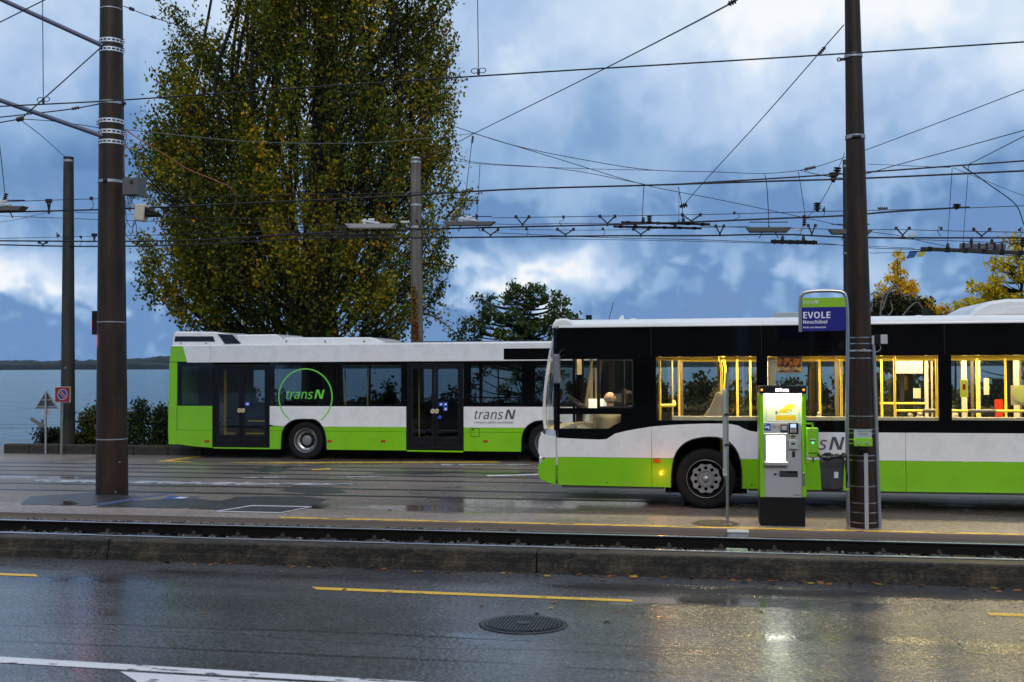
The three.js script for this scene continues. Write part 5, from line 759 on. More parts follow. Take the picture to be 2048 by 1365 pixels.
{ // green call box with a notice on the right pole
  const D = 14.62, a = at(1708.5, 893, D), b = at(1744.5, 876, D), t = thing('call_box', 'lime green box with two round buttons and a notice on the right pole', 'box', [(a.x + b.x) / 2, a.y, -D]), w = b.x - a.x, h = b.y - a.y;
  const lg = M({ rgb: [0.22, 0.52, 0.02], roughness: 0.45 }); add(t, 'housing', bx(w, h, 0.10, 0, h / 2, 0, 0.012), lg); for (const s of [-0.25, 0.2]) { const k = add(t, 'push_button', cylz(0.019, 0.02, s * w, h * 0.42, 0.055, 16), mat.alu); }
  const n = add(t, 'notice_board', bx(w * 0.97, 0.105, 0.008, -0.005, h + 0.055, 0.03), M({ rgb: [0.40, 0.45, 0.44], roughness: 0.4 })); const lines = []; lines.push(txt('Demande d’arrêt', 0.017, fontR, 0.002).translate(-w * 0.32, h + 0.08, 0.034)); for (let i = 0; i < 2; i++) lines.push(bx(w * 0.5, 0.004, 0.002, 0, h + 0.055 - i * 0.018, 0.035)); add(n, 'notice_print', merge(lines), mat.matt);
  add(t, 'lower_bracket', bx(0.09, 0.06, 0.05, 0.01, -0.03, 0, 0.01), mat.matt); add(t, 'clamp', merge([bx(0.1, 0.012, 0.05, -w / 2 - 0.03, h * 0.75, -0.06), bx(0.1, 0.012, 0.05, -w / 2 - 0.03, h * 0.3, -0.06)]), lg);
}
// ---- far poles
const PF = pole('concrete_pole', 'dark weathered pole at the lakeside beside the road signs', [135, 885], 26, [136.5, 316], 17.5, 26.6, darkPole, -0.05);
{ const y = PF.H2 - 0.09; band(PF, y, 0.06, mat.galv, 0.008); band(PF, PF.H2 - 0.02, 0.08, mat.dark, 0.004, 'cap'); const y2 = PF.h(420); band(PF, y2, 0.05, mat.dark, 0.006); const q = onPole(PF, 130, 736, PF.r(1)); add(PF.t, 'reflector', cylz(0.02, 0.01, q.x, q.y, PF.r(1.5) - 0.005, 10), mat.alu); }
const PM = pole('concrete_pole', 'pale concrete pole with red climber rising behind the unlit bus', [836, 890], 27, [831, 318], 19.5, 28.0, concretePole, -0.05);
for (const py of [325, 411, 455]) { band(PM, PM.h(py), 0.06, mat.galv, 0.012); }
add(PM.t, 'cap', cyl(PM.r(PM.H2), PM.r(PM.H2) * 0.9, 0.04, PM.c(PM.H2), PM.H2 + 0.02, 0, 20), mat.galv);
const PB = pole('concrete_pole', 'dark pole half hidden behind the right platform pole', [1697, 890], 16, [1692.5, 320], 13.5, 27.0, darkPole, -0.05);
for (const py of [333, 507]) band(PB, PB.h(py), 0.06, mat.galv, 0.01);

// ---- stop sign frame
{
  const D = 14.62, P3 = (px, py) => at(px, py, D), f = on(1697, 1042, Y_PLAT), t = thing('stop_sign', 'bus stop sign reading EVOLE on a bent steel tube beside the right pole', 'sign', [P3(1696.5, 1000).x, Y_PLAT, -D]), o = t.position;
  const l = (px, py) => P3(px, py).sub(o);
  const a = l(1601.5, 664), b = l(1601.5, 602), b2 = l(1604, 589), c = l(1616, 584), d = l(1674, 582.5), e = l(1688, 586), e2 = l(1693, 600), g = l(1694.5, 860), h = V(l(1697, 1042).x, 0.0, 0);
  add(t, 'tube_frame', new THREE.TubeGeometry(new THREE.CatmullRomCurve3([a, b, b2, c, d, e, e2, g, h], false, 'centripetal'), 90, 0.025, 12), mat.steel);
  add(t, 'tube_end', cyl(0.0255, 0.0255, 0.01, a.x, a.y - 0.004, 0, 12), mat.dark);
  const lime = M({ rgb: [0.24, 0.47, 0.012], roughness: 0.4 }), navy = M({ rgb: [0.006, 0.008, 0.19], roughness: 0.35 }), wl = M({ rgb: [0.72, 0.70, 0.76], roughness: 0.5 });
  const rc = (x0, y0, x1, y1) => { const p = l(x0, y0), q = l(x1, y1); return [p.x, q.y, q.x, p.y]; };
  const gp = rc(1604.5, 596.5, 1692.5, 614.5), bp = rc(1604.5, 614.8, 1692.5, 662), ctr = r => [(r[0] + r[2]) / 2, (r[1] + r[3]) / 2];
  const G1 = add(t, 'name_panel', bx(gp[2] - gp[0], gp[3] - gp[1], 0.03, ...ctr(gp), 0, 0.003), lime), B1 = add(t, 'name_panel', bx(bp[2] - bp[0], bp[3] - bp[1], 0.03, ...ctr(bp), 0, 0.003), navy);
  let q = l(1606.5, 608), q1 = l(1637, 608); add(G1, 'lettering', fit(wordmark(0.07), q.x, q.y, q1.x, 0.0155), wl);
  add(G1, 'underline', bx(l(1635, 610).x - q.x, 0.004, 0.003, (l(1635, 610).x + q.x) / 2, l(1620, 611).y, 0.0165), M({ rgb: [0.4, 0.6, 0.1], roughness: 0.5 }));
  q = l(1606.5, 637.5); q1 = l(1661, 637.5); const ev = fit(txt('EVOLE', 0.1), q.x, q.y, q1.x, 0.0155); add(B1, 'lettering', ev, wl);
  q = l(1606.5, 648); q1 = l(1654.5, 648); add(B1, 'lettering', fit(txt('Neuchâtel', 0.05), q.x, q.y, q1.x, 0.0155), wl);
  q = l(1606.5, 657); q1 = l(1652, 657); add(B1, 'lettering', fit(txt('Arrêt sur demande', 0.03), q.x, q.y, q1.x, 0.0155), wl);
}
// ---- slim timetable post seen edge on
{
  const D = 14.75, f = at(1455.5, 1041, D), t = thing('timetable_post', 'slim steel timetable post seen edge on, in front of the front wheel', 'post', [f.x, Y_PLAT, -D]), o = t.position, l = (px, py) => at(px, py, D).sub(o);
  add(t, 'upright', rod(V(0, 0, 0), V(l(1454, 745).x, l(1454, 745).y, 0), 0.021, 12), mat.steel);
  add(t, 'tube_leg', rod(V(-0.028, l(1447, 948).y - 0.03, 0.30), V(-0.028, l(1447, 785).y, 0.30), 0.018, 10), mat.steel);
  const y0 = l(1455, 944).y, y1 = l(1455, 783).y; add(t, 'board', bx(0.035, y1 - y0, 0.62, -0.034, (y0 + y1) / 2, 0.06, 0.006), M({ rgb: [0.34, 0.35, 0.30], roughness: 0.35, metalness: 0.4 }));
  add(t, 'board_frame', merge([bx(0.05, 0.03, 0.66, -0.034, y1 + 0.012, 0.06, 0.006), bx(0.05, 0.03, 0.66, -0.034, y0 - 0.012, 0.06, 0.006), bx(0.045, y1 - y0, 0.02, -0.034, (y0 + y1) / 2, 0.38, 0.004)]), mat.alu);
  for (const py of [827, 886]) add(t, 'clamp', bx(0.06, 0.03, 0.06, -0.008, l(1455, py).y, 0.395, 0.006), mat.dark);
  add(t, 'foot_plate', cyl(0.06, 0.055, 0.015, 0, 0.0075, 0, 16), mat.galv);
}
// ---- ticket machine
{
  const D = 14.78, A = at(1520, 1042, D), B = at(1612, 1042, D), t = thing('ticket_machine', 'lit green and grey ticket machine on the platform', 'ticket machine', [(A.x + B.x) / 2, Y_PLAT, -D]), o = t.position, l = (px, py) => at(px, py, D).sub(o);
  const box = (n, x0, y0, x1, y1, z0, z1, m, r = 0.004, par = t) => { const a = l(x0, y1), b = l(x1, y0); return add(par, n, bx(b.x - a.x, b.y - a.y, z1 - z0, (a.x + b.x) / 2, (a.y + b.y) / 2, (z0 + z1) / 2, r), m); };
  const gm = mat.green, face = M({ rgb: [0.40, 0.40, 0.42], roughness: 0.42, metalness: 0.2, bumpMap: grain, bumpScale: 0.0003 }), dk = mat.matt;
  { const h = l(1565, 995).y; add(t, 'plinth', bx(B.x - A.x - 0.01, h, 0.5, 0, h / 2, -0.25, 0.008), M({ rgb: [0.006, 0.006, 0.007], roughness: 0.6, specularIntensity: 0.4 })); }
  box('cabinet', 1521.5, 780, 1610.5, 995, -0.5, -0.03, mat.dark);
  const sideL = box('side_frame', 1520, 787, 1527.5, 995, -0.5, 0.03, gm, 0.012), sideR = box('side_frame', 1604.5, 787, 1611.5, 995, -0.5, 0.03, gm, 0.012);
  const head = box('header', 1519.5, 772.5, 1612.5, 787.5, -0.5, 0.05, dk, 0.008); box('roof_bump', 1562, 769, 1575, 773, -0.3, -0.05, dk, 0.005);
  const glow = M({ rgb: [1, 1, 1], emissive: new THREE.Color(1, 0.93, 1), emissiveIntensity: 2.2 });
  { const q = l(1551, 783.5), q1 = l(1577.5, 783.5); add(head, 'lit_sign', fit(txt('Billets', 0.05), q.x, q.y, q1.x, 0.0495), glow); const am = M({ rgb: [1, 0.5, 0.05], emissive: new THREE.Color(1, 0.42, 0.03), emissiveIntensity: 0.8 }); for (const px of [1523.5, 1607]) { const c = l(px, 780); add(head, 'amber_lamp', cylz(0.017, 0.012, c.x, c.y, 0.051, 16), am); } }
  // upper backlit map panel, under a strip lamp
  const mapTex = tex(256, 192, (u, v) => { let c = [0.90, 0.91, 0.80]; const n = tn(u, v, 24, 3, 33); if (n > 0.62) c = [0.80, 0.84, 0.72]; if (u > 0.28 && u < 0.92 && v > 0.05 && v < 0.30) { c = [0.93, 0.76, 0.10]; if (Math.abs(Math.sin(u * 90)) * Math.abs(Math.sin(v * 70)) > 0.75) c = [0.80, 0.62, 0.08]; } const cx = u - 0.66 - (v - 0.65) * 0.55, s = Math.abs(cx) + (tn(u, v, 14, 3, 8) - 0.5) * 0.2; if (s < 0.13 && v > 0.42 && v < 0.86) c = tn(u, v, 10, 2, 12) > 0.5 ? [0.93, 0.74, 0.10] : [0.85, 0.62, 0.2]; else if (s < 0.19 && v > 0.4 && v < 0.7) c = u < 0.6 ? [0.55, 0.72, 0.35] : [0.45, 0.70, 0.66]; if (u > 0.27 && u < 0.34 && v > 0.33 && v < 0.52) c = [0.45, 0.46, 0.42]; return c; }, { srgb: true });
  const mp = box('map_panel', 1527.7, 788, 1604.3, 846, -0.03, 0.0, M({ rgb: [0.7, 0.72, 0.66], roughness: 0.5 }), 0.003);
  { const a = l(1534, 843), b = l(1597, 803); add(mp, 'map_print', new THREE.PlaneGeometry(b.x - a.x, b.y - a.y).translate((a.x + b.x) / 2, (a.y + b.y) / 2, 0.003), M({ color: 0xffffff, map: mapTex, roughness: 0.5 })); }
  const strip = box('strip_lamp', 1529, 787.6, 1603, 791.5, -0.0, 0.028, M({ rgb: [1, 1, 1], emissive: new THREE.Color(1, 1, 0.68), emissiveIntensity: 12 }), 0.003);
  { const a = l(1529, 792), b = l(1603, 792), r = new THREE.RectAreaLight(new THREE.Color(1, 1, 0.50), 190, b.x - a.x, 0.03); r.position.set((a.x + b.x) / 2, a.y - 0.006, 0.020); t.add(r); t.updateMatrixWorld(true); r.lookAt(o.x + r.position.x, o.y + r.position.y - 1, o.z + r.position.z - 0.22); r.name = 'strip_lamp_glow'; }
  const fp = box('face_panel', 1527.7, 846.3, 1604.3, 994.5, -0.03, 0.004, face, 0.003);
  // screen with frame and lip
  box('screen_frame', 1529, 867.5, 1575, 930, 0.004, 0.03, mat.alu, 0.006); box('screen', 1533, 872, 1570.5, 923, 0.028, 0.034, M({ rgb: [1, 1, 1], emissive: new THREE.Color(1, 1, 0.86), emissiveIntensity: 3.2 }), 0.002); box('screen_lip', 1528, 923.5, 1576, 931, 0.004, 0.075, mat.alu, 0.012);
  { const a = l(1533, 923), b = l(1570.5, 872), r = new THREE.RectAreaLight(new THREE.Color(1, 1, 0.86), 3.2, b.x - a.x, b.y - a.y); r.position.set((a.x + b.x) / 2, (a.y + b.y) / 2, 0.04); r.rotation.y = Math.PI; r.name = 'screen_glow'; t.add(r); }
  // fittings
  const sticker = box('camera_sticker', 1527.9, 847.5, 1541.5, 862, 0.003, 0.0065, M({ rgb: [0.01, 0.06, 0.35], roughness: 0.45 }), 0.001);
  { const c = l(1535, 855), wm = M({ rgb: [0.75, 0.75, 0.8], roughness: 0.5 }); add(sticker, 'sticker_symbol', merge([extr([[-0.03, -0.012], [0.028, 0.004], [0.022, 0.02], [-0.034, 0.004]], 0.003), bx(0.02, 0.02, 0.003, 0.02, -0.014, -0.0015), bx(0.026, 0.006, 0.003, -0.025, 0.033, -0.0015)]).translate(c.x, c.y, 0.0098), wm); }
  box('small_display', 1561.5, 849.5, 1575.5, 864.5, 0.003, 0.014, dk, 0.003); box('display_glass', 1563.5, 852, 1573.5, 861, 0.0145, 0.018, mat.greyPanel, 0.002);
  const tm = box('card_terminal', 1577.5, 846.5, 1597, 867.5, 0.003, 0.03, dk, 0.006); box('terminal_display', 1581, 848.5, 1592, 855.5, 0.028, 0.033, M({ rgb: [0.5, 0.6, 1], emissive: new THREE.Color(0.45, 0.6, 1), emissiveIntensity: 0.9 }), 0.001, tm);
  { const ks = []; for (let i = 0; i < 3; i++) for (let j = 0; j < 3; j++) { const c = l(1582 + i * 4.6, 858.2 + j * 3); ks.push(bx(0.022, 0.013, 0.006, c.x, c.y, 0.032)); } add(tm, 'keypad', merge(ks), M({ rgb: [0.55, 0.5, 0.45], roughness: 0.5 })); }
  box('coin_plate', 1578, 868.5, 1596.5, 879.5, 0.003, 0.012, face, 0.003); { const c = l(1586.5, 873.5); add(t, 'coin_slot', merge([cylz(0.025, 0.012, c.x, c.y, 0.011, 14), bx(0.07, 0.012, 0.012, c.x, c.y, 0.014)]), M({ rgb: [0.30, 0.2, 0.04], roughness: 0.3, metalness: 0.6 })); }
  const rd = box('note_reader', 1577.5, 879.8, 1597, 898.5, 0.003, 0.04, mat.greyPanel, 0.008); box('reader_slot', 1582.5, 886, 1590, 889.5, 0.038, 0.042, dk, 0.001, rd);
  box('key_lock', 1584.5, 904, 1590.5, 915, 0.003, 0.01, mat.dark, 0.003); { const c = l(1587.5, 902); add(t, 'arrow_mark', extr([[-0.014, -0.008], [0.014, -0.008], [0, 0.014]], 0.003).translate(c.x, c.y, 0.0075), dk); }
  box('delivery_slot', 1559, 942.5, 1596, 954.5, 0.0035, 0.008, M({ rgb: [0.03, 0.03, 0.032], roughness: 0.4 }), 0.001); box('slot_flap', 1573, 943, 1595, 946, 0.006, 0.014, dk, 0.002);
  { const c = l(1551, 949), d = l(1556, 948); add(t, 'hand_symbol', merge([extr([[-0.02, -0.015], [0.01, -0.018], [0.022, 0.012], [0.006, 0.002], [0.0, 0.014], [-0.018, 0.008]], 0.003), extr([[0.03, -0.008], [0.045, 0.002], [0.03, 0.012]], 0.003)]).translate(c.x, c.y, 0.0072), dk); }
  { const c = l(1551, 854), e = l(1557.5, 854); add(t, 'coin_symbol', merge([new THREE.TorusGeometry(0.012, 0.002, 4, 14), new THREE.TorusGeometry(0.012, 0.002, 4, 14).translate(-0.014, 0.006, 0)]).translate(c.x - 0.01, c.y, 0.006), M({ rgb: [0.1, 0.1, 0.1], roughness: 0.6 })); add(t, 'red_mark', bx(0.012, 0.03, 0.003, e.x, e.y, 0.0056), mat.redLens); }
  { const q = l(1587.5, 990.5), q1 = l(1602, 990.5); add(t, 'maker_plate', bx(q1.x - q.x, 0.008, 0.003, (q.x + q1.x) / 2, q.y, 0.0056), mat.dark); }
  box('door_handle', 1605, 945, 1609.5, 971, 0.028, 0.05, mat.steel, 0.008);
}
// ---- ticket validator on its bracket
{
  const D = 14.70, a = at(1614, 918, D), b = at(1636.5, 857, D), t = thing('ticket_validator', 'lime green ticket validator hung on a bracket beside the ticket machine', 'validator', [(a.x + b.x) / 2, a.y, -D]), o = t.position, l = (px, py) => at(px, py, D).sub(o), lg = M({ rgb: [0.18, 0.46, 0.012], roughness: 0.4 });
  const w = b.x - a.x, y1 = l(1625, 856).y, y0 = l(1625, 906).y; add(t, 'housing', bx(w, y1 - y0, 0.14, 0, (y0 + y1) / 2, 0, 0.012), lg); add(t, 'lower_housing', extr([[-w * 0.4, 0], [w * 0.4, 0], [w * 0.48, -0.025], [w * 0.3, -0.06], [-w * 0.3, -0.06], [-w * 0.48, -0.025]], 0.12, { bevel: 0.006 }).translate(0, y0, 0.05), lg);
  const s = l(1625, 880); add(t, 'ticket_slot', merge([bx(0.085, 0.028, 0.01, s.x, s.y, 0.071, 0.003)]), mat.alu); add(t, 'slot_mouth', bx(0.07, 0.008, 0.004, s.x, s.y - 0.003, 0.0765), mat.matt); const g = l(1625, 885.5); add(t, 'green_lamp', cylz(0.012, 0.008, g.x, g.y, 0.072, 14), M({ rgb: [0.1, 1, 0.2], emissive: new THREE.Color(0.1, 1, 0.25), emissiveIntensity: 3 })); const k = l(1625, 860.5); add(t, 'key_lock', cylz(0.009, 0.008, k.x, k.y, 0.072, 12), mat.alu);
  add(t, 'bracket', merge([bx(0.12, 0.022, 0.03, l(1619, 880).x, l(1625, 848).y, -0.05), bx(0.022, 0.07, 0.03, l(1627, 880).x, l(1625, 852).y, -0.05), bx(0.022, 0.10, 0.03, l(1627, 880).x, l(1625, 918).y, -0.05), bx(0.12, 0.022, 0.03, l(1619, 880).x, l(1625, 925).y, -0.05)]), lg);
}
// ---- litter bin on the sign post
{
  const D = 14.62, a = at(1642, 980, D), b = at(1688, 980, D), t = thing('litter_bin', 'grey perforated litter bin with a black bag hung beside the right pole', 'litter bin', [(a.x + b.x) / 2, a.y, -D]), o = t.position, h = at(1665, 912, D).y - a.y, r0 = (b.x - a.x) / 2 * 0.93, r1 = (b.x - a.x) / 2 * 1.10;
  const gm = M({ color: 0xffffff, roughness: 0.5, metalness: 0.2, map: blotch([0.24, 0.24, 0.25], 0.5, 71) }); add(t, 'basket', new THREE.LatheGeometry([[0.001, 0], [r0, 0], [r0 + (r1 - r0) * 0.1, h * 0.06], [r1, h], [r1 - 0.008, h], [r0 - 0.01, 0.02], [0.001, 0.02]].map(p => new THREE.Vector2(...p)), 36), gm);
  const hl = []; const ring = (y, n, s, off) => { const r = r0 + (r1 - r0) * y / h + 0.0015; for (let i = 0; i < n; i++) { const q = (i + off) / n * Math.PI * 2; hl.push(new THREE.CircleGeometry(s, 8).scale(0.7, 1.5, 1).translate(0, 0, r).rotateY(q).translate(0, y, 0)); } };
  ring(h * 0.80, 36, 0.008, 0); ring(h * 0.74, 36, 0.008, 0.5); ring(h * 0.68, 36, 0.008, 0); ring(h * 0.06, 36, 0.009, 0); add(t, 'perforation', merge(hl), mat.matt);
  const bag = new THREE.TorusGeometry(r1 + 0.004, 0.018, 8, 40).rotateX(Math.PI / 2), q = bag.attributes.position; for (let i = 0; i < q.count; i++) q.setY(i, q.getY(i) * 1.3 + (vn(q.getX(i) * 18, q.getZ(i) * 18) - 0.5) * 0.05); bag.computeVertexNormals(); add(t, 'bin_bag', merge([bag.translate(0, h, 0), cyl(r1 - 0.01, r1 - 0.01, 0.01, 0, h - 0.05, 0, 24)]), M({ rgb: [0.01, 0.01, 0.011], roughness: 0.3 }));
  { const r = (r0 + r1) / 2 + 0.002; add(t, 'sticker', new THREE.CylinderGeometry(r + 0.004, r - 0.002, 0.08, 6, 1, true, 0.06, 0.36).translate(0, h * 0.47, 0), M({ rgb: [0.6, 0.6, 0.62], roughness: 0.6, side: THREE.DoubleSide })); }
  add(t, 'bracket', merge([bx(0.035, h * 0.95, 0.03, r1 + 0.035, h * 0.42, 0, 0.006), bx(0.1, 0.03, 0.05, r0 + 0.03, 0.015, 0)]), M({ rgb: [0.22, 0.44, 0.02], roughness: 0.45 })); add(t, 'strap', tube([V(r1 * 0.95, h * 0.9, 0.06), V(r1 * 1.05, h * 0.5, 0.09), V(r1 * 1.12, h * 0.25, 0.07), V(r1 * 1.2, h * 0.5, 0.04)], 0.006, 20), mat.matt);
}
// ---- little boxes by the rails
{
  let p = on(1474, 1075, 0.0); let t = thing('cable_box', 'small grey concrete cable box beside the far rail', 'box', [p.x, -0.1, -14.16]); add(t, 'body', extr([[-0.13, 0], [0.13, 0], [0.14, 0.20], [-0.12, 0.20]], 0.22, { bevel: 0.01 }).translate(0, 0, 0.11), M({ rgb: [0.30, 0.31, 0.32], roughness: 0.6 })); add(t, 'lid', bx(0.28, 0.02, 0.24, 0.01, 0.212, 0, 0.006), M({ rgb: [0.36, 0.37, 0.38], roughness: 0.6 }));
  p = on(1471, 1093, -0.04); t = thing('signal_box', 'small teal metal box between the rails', 'box', [p.x, -0.1, -13.25]); add(t, 'body', bx(0.27, 0.13, 0.2, 0, 0.065, 0, 0.012), M({ rgb: [0.02, 0.12, 0.11], roughness: 0.45 })); add(t, 'label_plate', bx(0.13, 0.05, 0.004, 0, 0.08, 0.102), M({ rgb: [0.25, 0.26, 0.22], roughness: 0.5 })); add(t, 'latch', bx(0.03, 0.05, 0.02, 0, 0.05, 0.106, 0.004), mat.dark);
  p = on(135, 1010, Y_PLAT); t = thing('metal_foot', 'short dark metal stub on the asphalt left of the left pole', 'stub', [p.x, Y_PLAT, p.z]); add(t, 'stub', extr([[-0.09, 0], [0.11, 0], [0.1, 0.02], [0.02, 0.055], [-0.085, 0.06]], 0.09, { bevel: 0.008 }), M({ rgb: [0.03, 0.02, 0.016], roughness: 0.6 })); add(t, 'base_plate', bx(0.26, 0.008, 0.16, 0, 0.004, -0.045), mat.dark);
}
// ---- road signs by the lake
{
  let D = 26.0, f = at(93, 882, D), t = thing('triangle_sign', 'triangular road sign seen from the back, by the lake', 'sign', [f.x, -0.05, -D]), o = t.position, l = (px, py) => at(px, py, D).sub(o);
  const bk = M({ rgb: [0.06, 0.065, 0.07], roughness: 0.5, metalness: 0.3 }), A = l(68.5, 819), B = l(116, 818), C = l(92.5, 781), tri = [[A.x, A.y], [B.x, B.y], [C.x, C.y]], m = [(A.x + B.x + C.x) / 3, (A.y + B.y + C.y) / 3], inn = tri.map(p => [m[0] + (p[0] - m[0]) * 0.86, m[1] + (p[1] - m[1]) * 0.86]);
  add(t, 'plate', extr(tri, 0.015, { bevel: 0.004 }), bk); add(t, 'rim', extr(tri.map(p => [m[0] + (p[0] - m[0]) * 1.02, m[1] + (p[1] - m[1]) * 1.02]), 0.04, { holes: [inn], bevel: 0.006, z: 0.02 }), mat.galv); add(t, 'stiffener', merge([bx((B.x - A.x) * 0.4, 0.03, 0.02, m[0], m[1] + 0.08, 0.012), bx((B.x - A.x) * 0.75, 0.03, 0.02, m[0], m[1] - 0.11, 0.012)]), mat.galv);
  const top = l(93, 786); add(t, 'post', rod(V(0, 0, 0.045), V(top.x, top.y, 0.045), 0.03, 12), mat.galv); const q = l(92.5, 825); add(t, 'sub_plate', bx(0.25, 0.13, 0.012, q.x, q.y, 0), M({ rgb: [0.42, 0.44, 0.47], roughness: 0.5, metalness: 0.2 }));
  D = 25.8; f = at(122, 882, D); t = thing('no_parking_sign', 'square red no parking sign with blue disc beside the lakeside pole', 'sign', [f.x, -0.05, -D]); o = t.position; l = (px, py) => at(px, py, D).sub(o);
  const a = l(112, 805), b = l(143, 774), w = b.x - a.x, h = b.y - a.y, cx = (a.x + b.x) / 2, cy = (a.y + b.y) / 2, red = M({ rgb: [0.20, 0.015, 0.012], roughness: 0.45 }), wh = M({ rgb: [0.55, 0.5, 0.5], roughness: 0.5 }), blu = M({ rgb: [0.02, 0.04, 0.22], roughness: 0.45 });
  const pl = add(t, 'plate', bx(w, h, 0.02, cx, cy, 0.06, 0.004), wh); add(pl, 'red_field', extr(rrect(cx - w * 0.475, cy - h * 0.475, cx + w * 0.475, cy + h * 0.475, 0.02), 0.004, { z: 0.073 }), red);
  add(pl, 'blue_disc', cylz(w * 0.30, 0.006, cx, cy, 0.0735, 30), blu); add(pl, 'disc_ring', new THREE.TorusGeometry(w * 0.305, 0.008, 6, 32).translate(cx, cy, 0.075), wh); const br = bx(w * 0.58, 0.055, 0.004, 0, 0, 0).rotateZ(-Math.PI / 4).translate(cx, cy, 0.0785); add(pl, 'slash', br, M({ rgb: [0.30, 0.03, 0.025], roughness: 0.45 })); add(pl, 'slash_edge', bx(w * 0.58, 0.075, 0.003, 0, 0, 0).rotateZ(-Math.PI / 4).translate(cx, cy, 0.0765), wh);
  add(t, 'post', rod(V(0, 0, 0), V(cx - 0.02, cy + h * 0.3, 0.03), 0.03, 12), M({ rgb: [0.18, 0.17, 0.16], roughness: 0.6 }));
  D = 26.9; f = at(73, 888, D); t = thing('wooden_board', 'slanting grey wooden board on a short stake by the water', 'board', [f.x, -0.05, -D]); o = t.position; l = (px, py) => at(px, py, D).sub(o); const gw = M({ rgb: [0.14, 0.13, 0.13], roughness: 0.8 });
  const s0 = l(61, 838), s1 = l(86, 853), k = bx(s0.distanceTo(s1), 0.1, 0.03).rotateZ(Math.atan2(s1.y - s0.y, s1.x - s0.x)).translate((s0.x + s1.x) / 2, (s0.y + s1.y) / 2, 0); add(t, 'board', k, gw); const st = l(82, 841); add(t, 'stake', bx(0.05, st.y + 0.05, 0.05, st.x, st.y / 2, -0.04), gw);
}
// ---- low stone border of the lakeside bed
{
  const a = on(46, 903, -0.05), b = on(345, 905, -0.05), t = thing('stone_border', 'low dark stone border of the planted bed by the lake', 'wall', [a.x, -0.05, -26.2]); const m = M({ color: 0xffffff, roughness: 0.85, map: blotch([0.20, 0.19, 0.165], 1.0, 81), bumpMap: grain, bumpScale: 0.008 });
  const R = rng(8); let x = 0; while (x < 34) { const w = 0.7 + R() * 0.6; add(t, 'stone', bx(w - 0.015, 0.26 + R() * 0.03, 0.3, x + w / 2, 0.13, 0, 0.03), m); x += w; }
  struct('planting_soil', bx(34, 0.16, 2.0, a.x + 17, 0.03, -27.4), M({ rgb: [0.02, 0.018, 0.014], roughness: 0.95 }), 'dark soil of the lakeside bed');
}
// ================================================================ OVERHEAD WIRES
function wire(label, pts, D, r = 0.008, m = mat.wire, name = 'overhead_wire', cat = 'wire') { const p = pts.map(q => at(q[0], q[1], q[2] ?? D)); return solo(name, label, cat, tube(p, r, (pts.length - 1) * 6, 5), m); }
const orange = M({ rgb: [0.40, 0.10, 0.015], roughness: 0.5 });
// tram line over the near track
wire('thick tram contact wire crossing the whole picture high up, in front of both poles', [[-200, 225], [0, 213], [200, 203], [512, 182], [1024, 148], [1536, 117], [2048, 84], [2300, 67]], 13.3, 0.0105);
function dropper(label, pts, D, loop, r = 0.006) {
  const p = pts.map(q => at(q[0], q[1], q[2] ?? D)), t = thing('dropper', label, 'dropper', p[p.length - 1].clone()), o = t.position; add(t, 'rod', tube(p.map(q => q.clone().sub(o)), r, (pts.length - 1) * 4, 5), mat.wire);
  if (loop) add(t, 'clamp_loop', merge([new THREE.TorusGeometry(0.04, 0.006, 5, 16).scale(1.2, 0.8, 1).translate(-0.05, 0.05, 0), new THREE.TorusGeometry(0.04, 0.006, 5, 16).scale(1.2, 0.8, 1).translate(0.05, 0.05, 0), cyl(0.018, 0.018, 0.07, 0, 0.03, 0, 8)]), mat.dark); else add(t, 'clamp', cyl(0.014, 0.018, 0.07, 0, 0.02, 0, 8), mat.dark);
  return t;
}
dropper('thin dropper with a twin loop on the tram wire right of the big tree', [[954.5, -60], [957, 149]], 13.3, true); dropper('thin dropper with a twin loop on the tram wire left of the left pole', [[84, -60], [86, 206]], 13.3, true);
// trolley wires over the front lane
wire('lower front trolley wire, thick, running behind both platform poles', [[-200, 431], [0, 425], [245, 418], [512, 406], [768, 394], [1024, 379], [1290, 371], [1536, 363], [1700, 358], [2048, 342], [2300, 330]], 19.6, 0.017);
wire('upper front trolley wire, rising to the right edge', [[1352, 369], [1400, 366], [1536, 358], [1700, 347], [2048, 322], [2300, 304]], 20.2, 0.015);
wire('thin messenger wire ending in the big tree, left half of the picture', [[-150, 409], [0, 404], [205, 397.5], [350, 394.5], [640, 389], [890, 385]], 20.0, 0.008);
wire('thin wire below the front trolley wire on the left, sloping down to the right', [[-100, 428], [0, 432], [245, 441], [400, 446], [640, 450], [700, 452]], 22, 0.007);
wire('second thin wire on the left, just above the rear trolley wires', [[150, 425], [245, 428], [350, 433], [560, 440]], 22.5, 0.007);
// rear trolley wires
wire('upper rear trolley wire, thick, rising at the right', [[-200, 481], [0, 482], [245, 483], [400, 480], [640, 466], [843, 459], [1040, 454], [1250, 449], [1420, 443], [1560, 437], [1700, 431], [1780, 424], [1940, 414.5]], 25.5, 0.021);
wire('lower rear trolley wire, thick, nearly level across the picture', [[-200, 487], [0, 490], [150, 493], [350, 491], [640, 477], [850, 476], [1040, 474], [1220, 472], [1420, 471.5], [1560, 469], [1700, 475], [1850, 476], [2048, 476], [2300, 477]], 26.5, 0.021);
wire('messenger wire with V hangers above the rear trolley wires', [[985, 436], [1024, 435.5], [1250, 432], [1420, 429], [1536, 426], [1700, 422], [1830, 419], [1910, 417], [2048, 412], [2300, 404]], 25.4, 0.009);
wire('thin wire just under the messenger wire right of the tree', [[900, 446], [1024, 449], [1150, 447], [1240, 447]], 26.2, 0.008);
wire('thin wire strung below the upper rear trolley wire', [[1020, 459], [1200, 460.5], [1330, 457], [1500, 453]], 26.6, 0.007);
wire('thin messenger of the lower rear trolley wire, left side', [[-200, 479], [0, 477], [120, 474.5], [250, 471.5], [350, 469], [560, 462], [640, 460]], 26.4, 0.008);
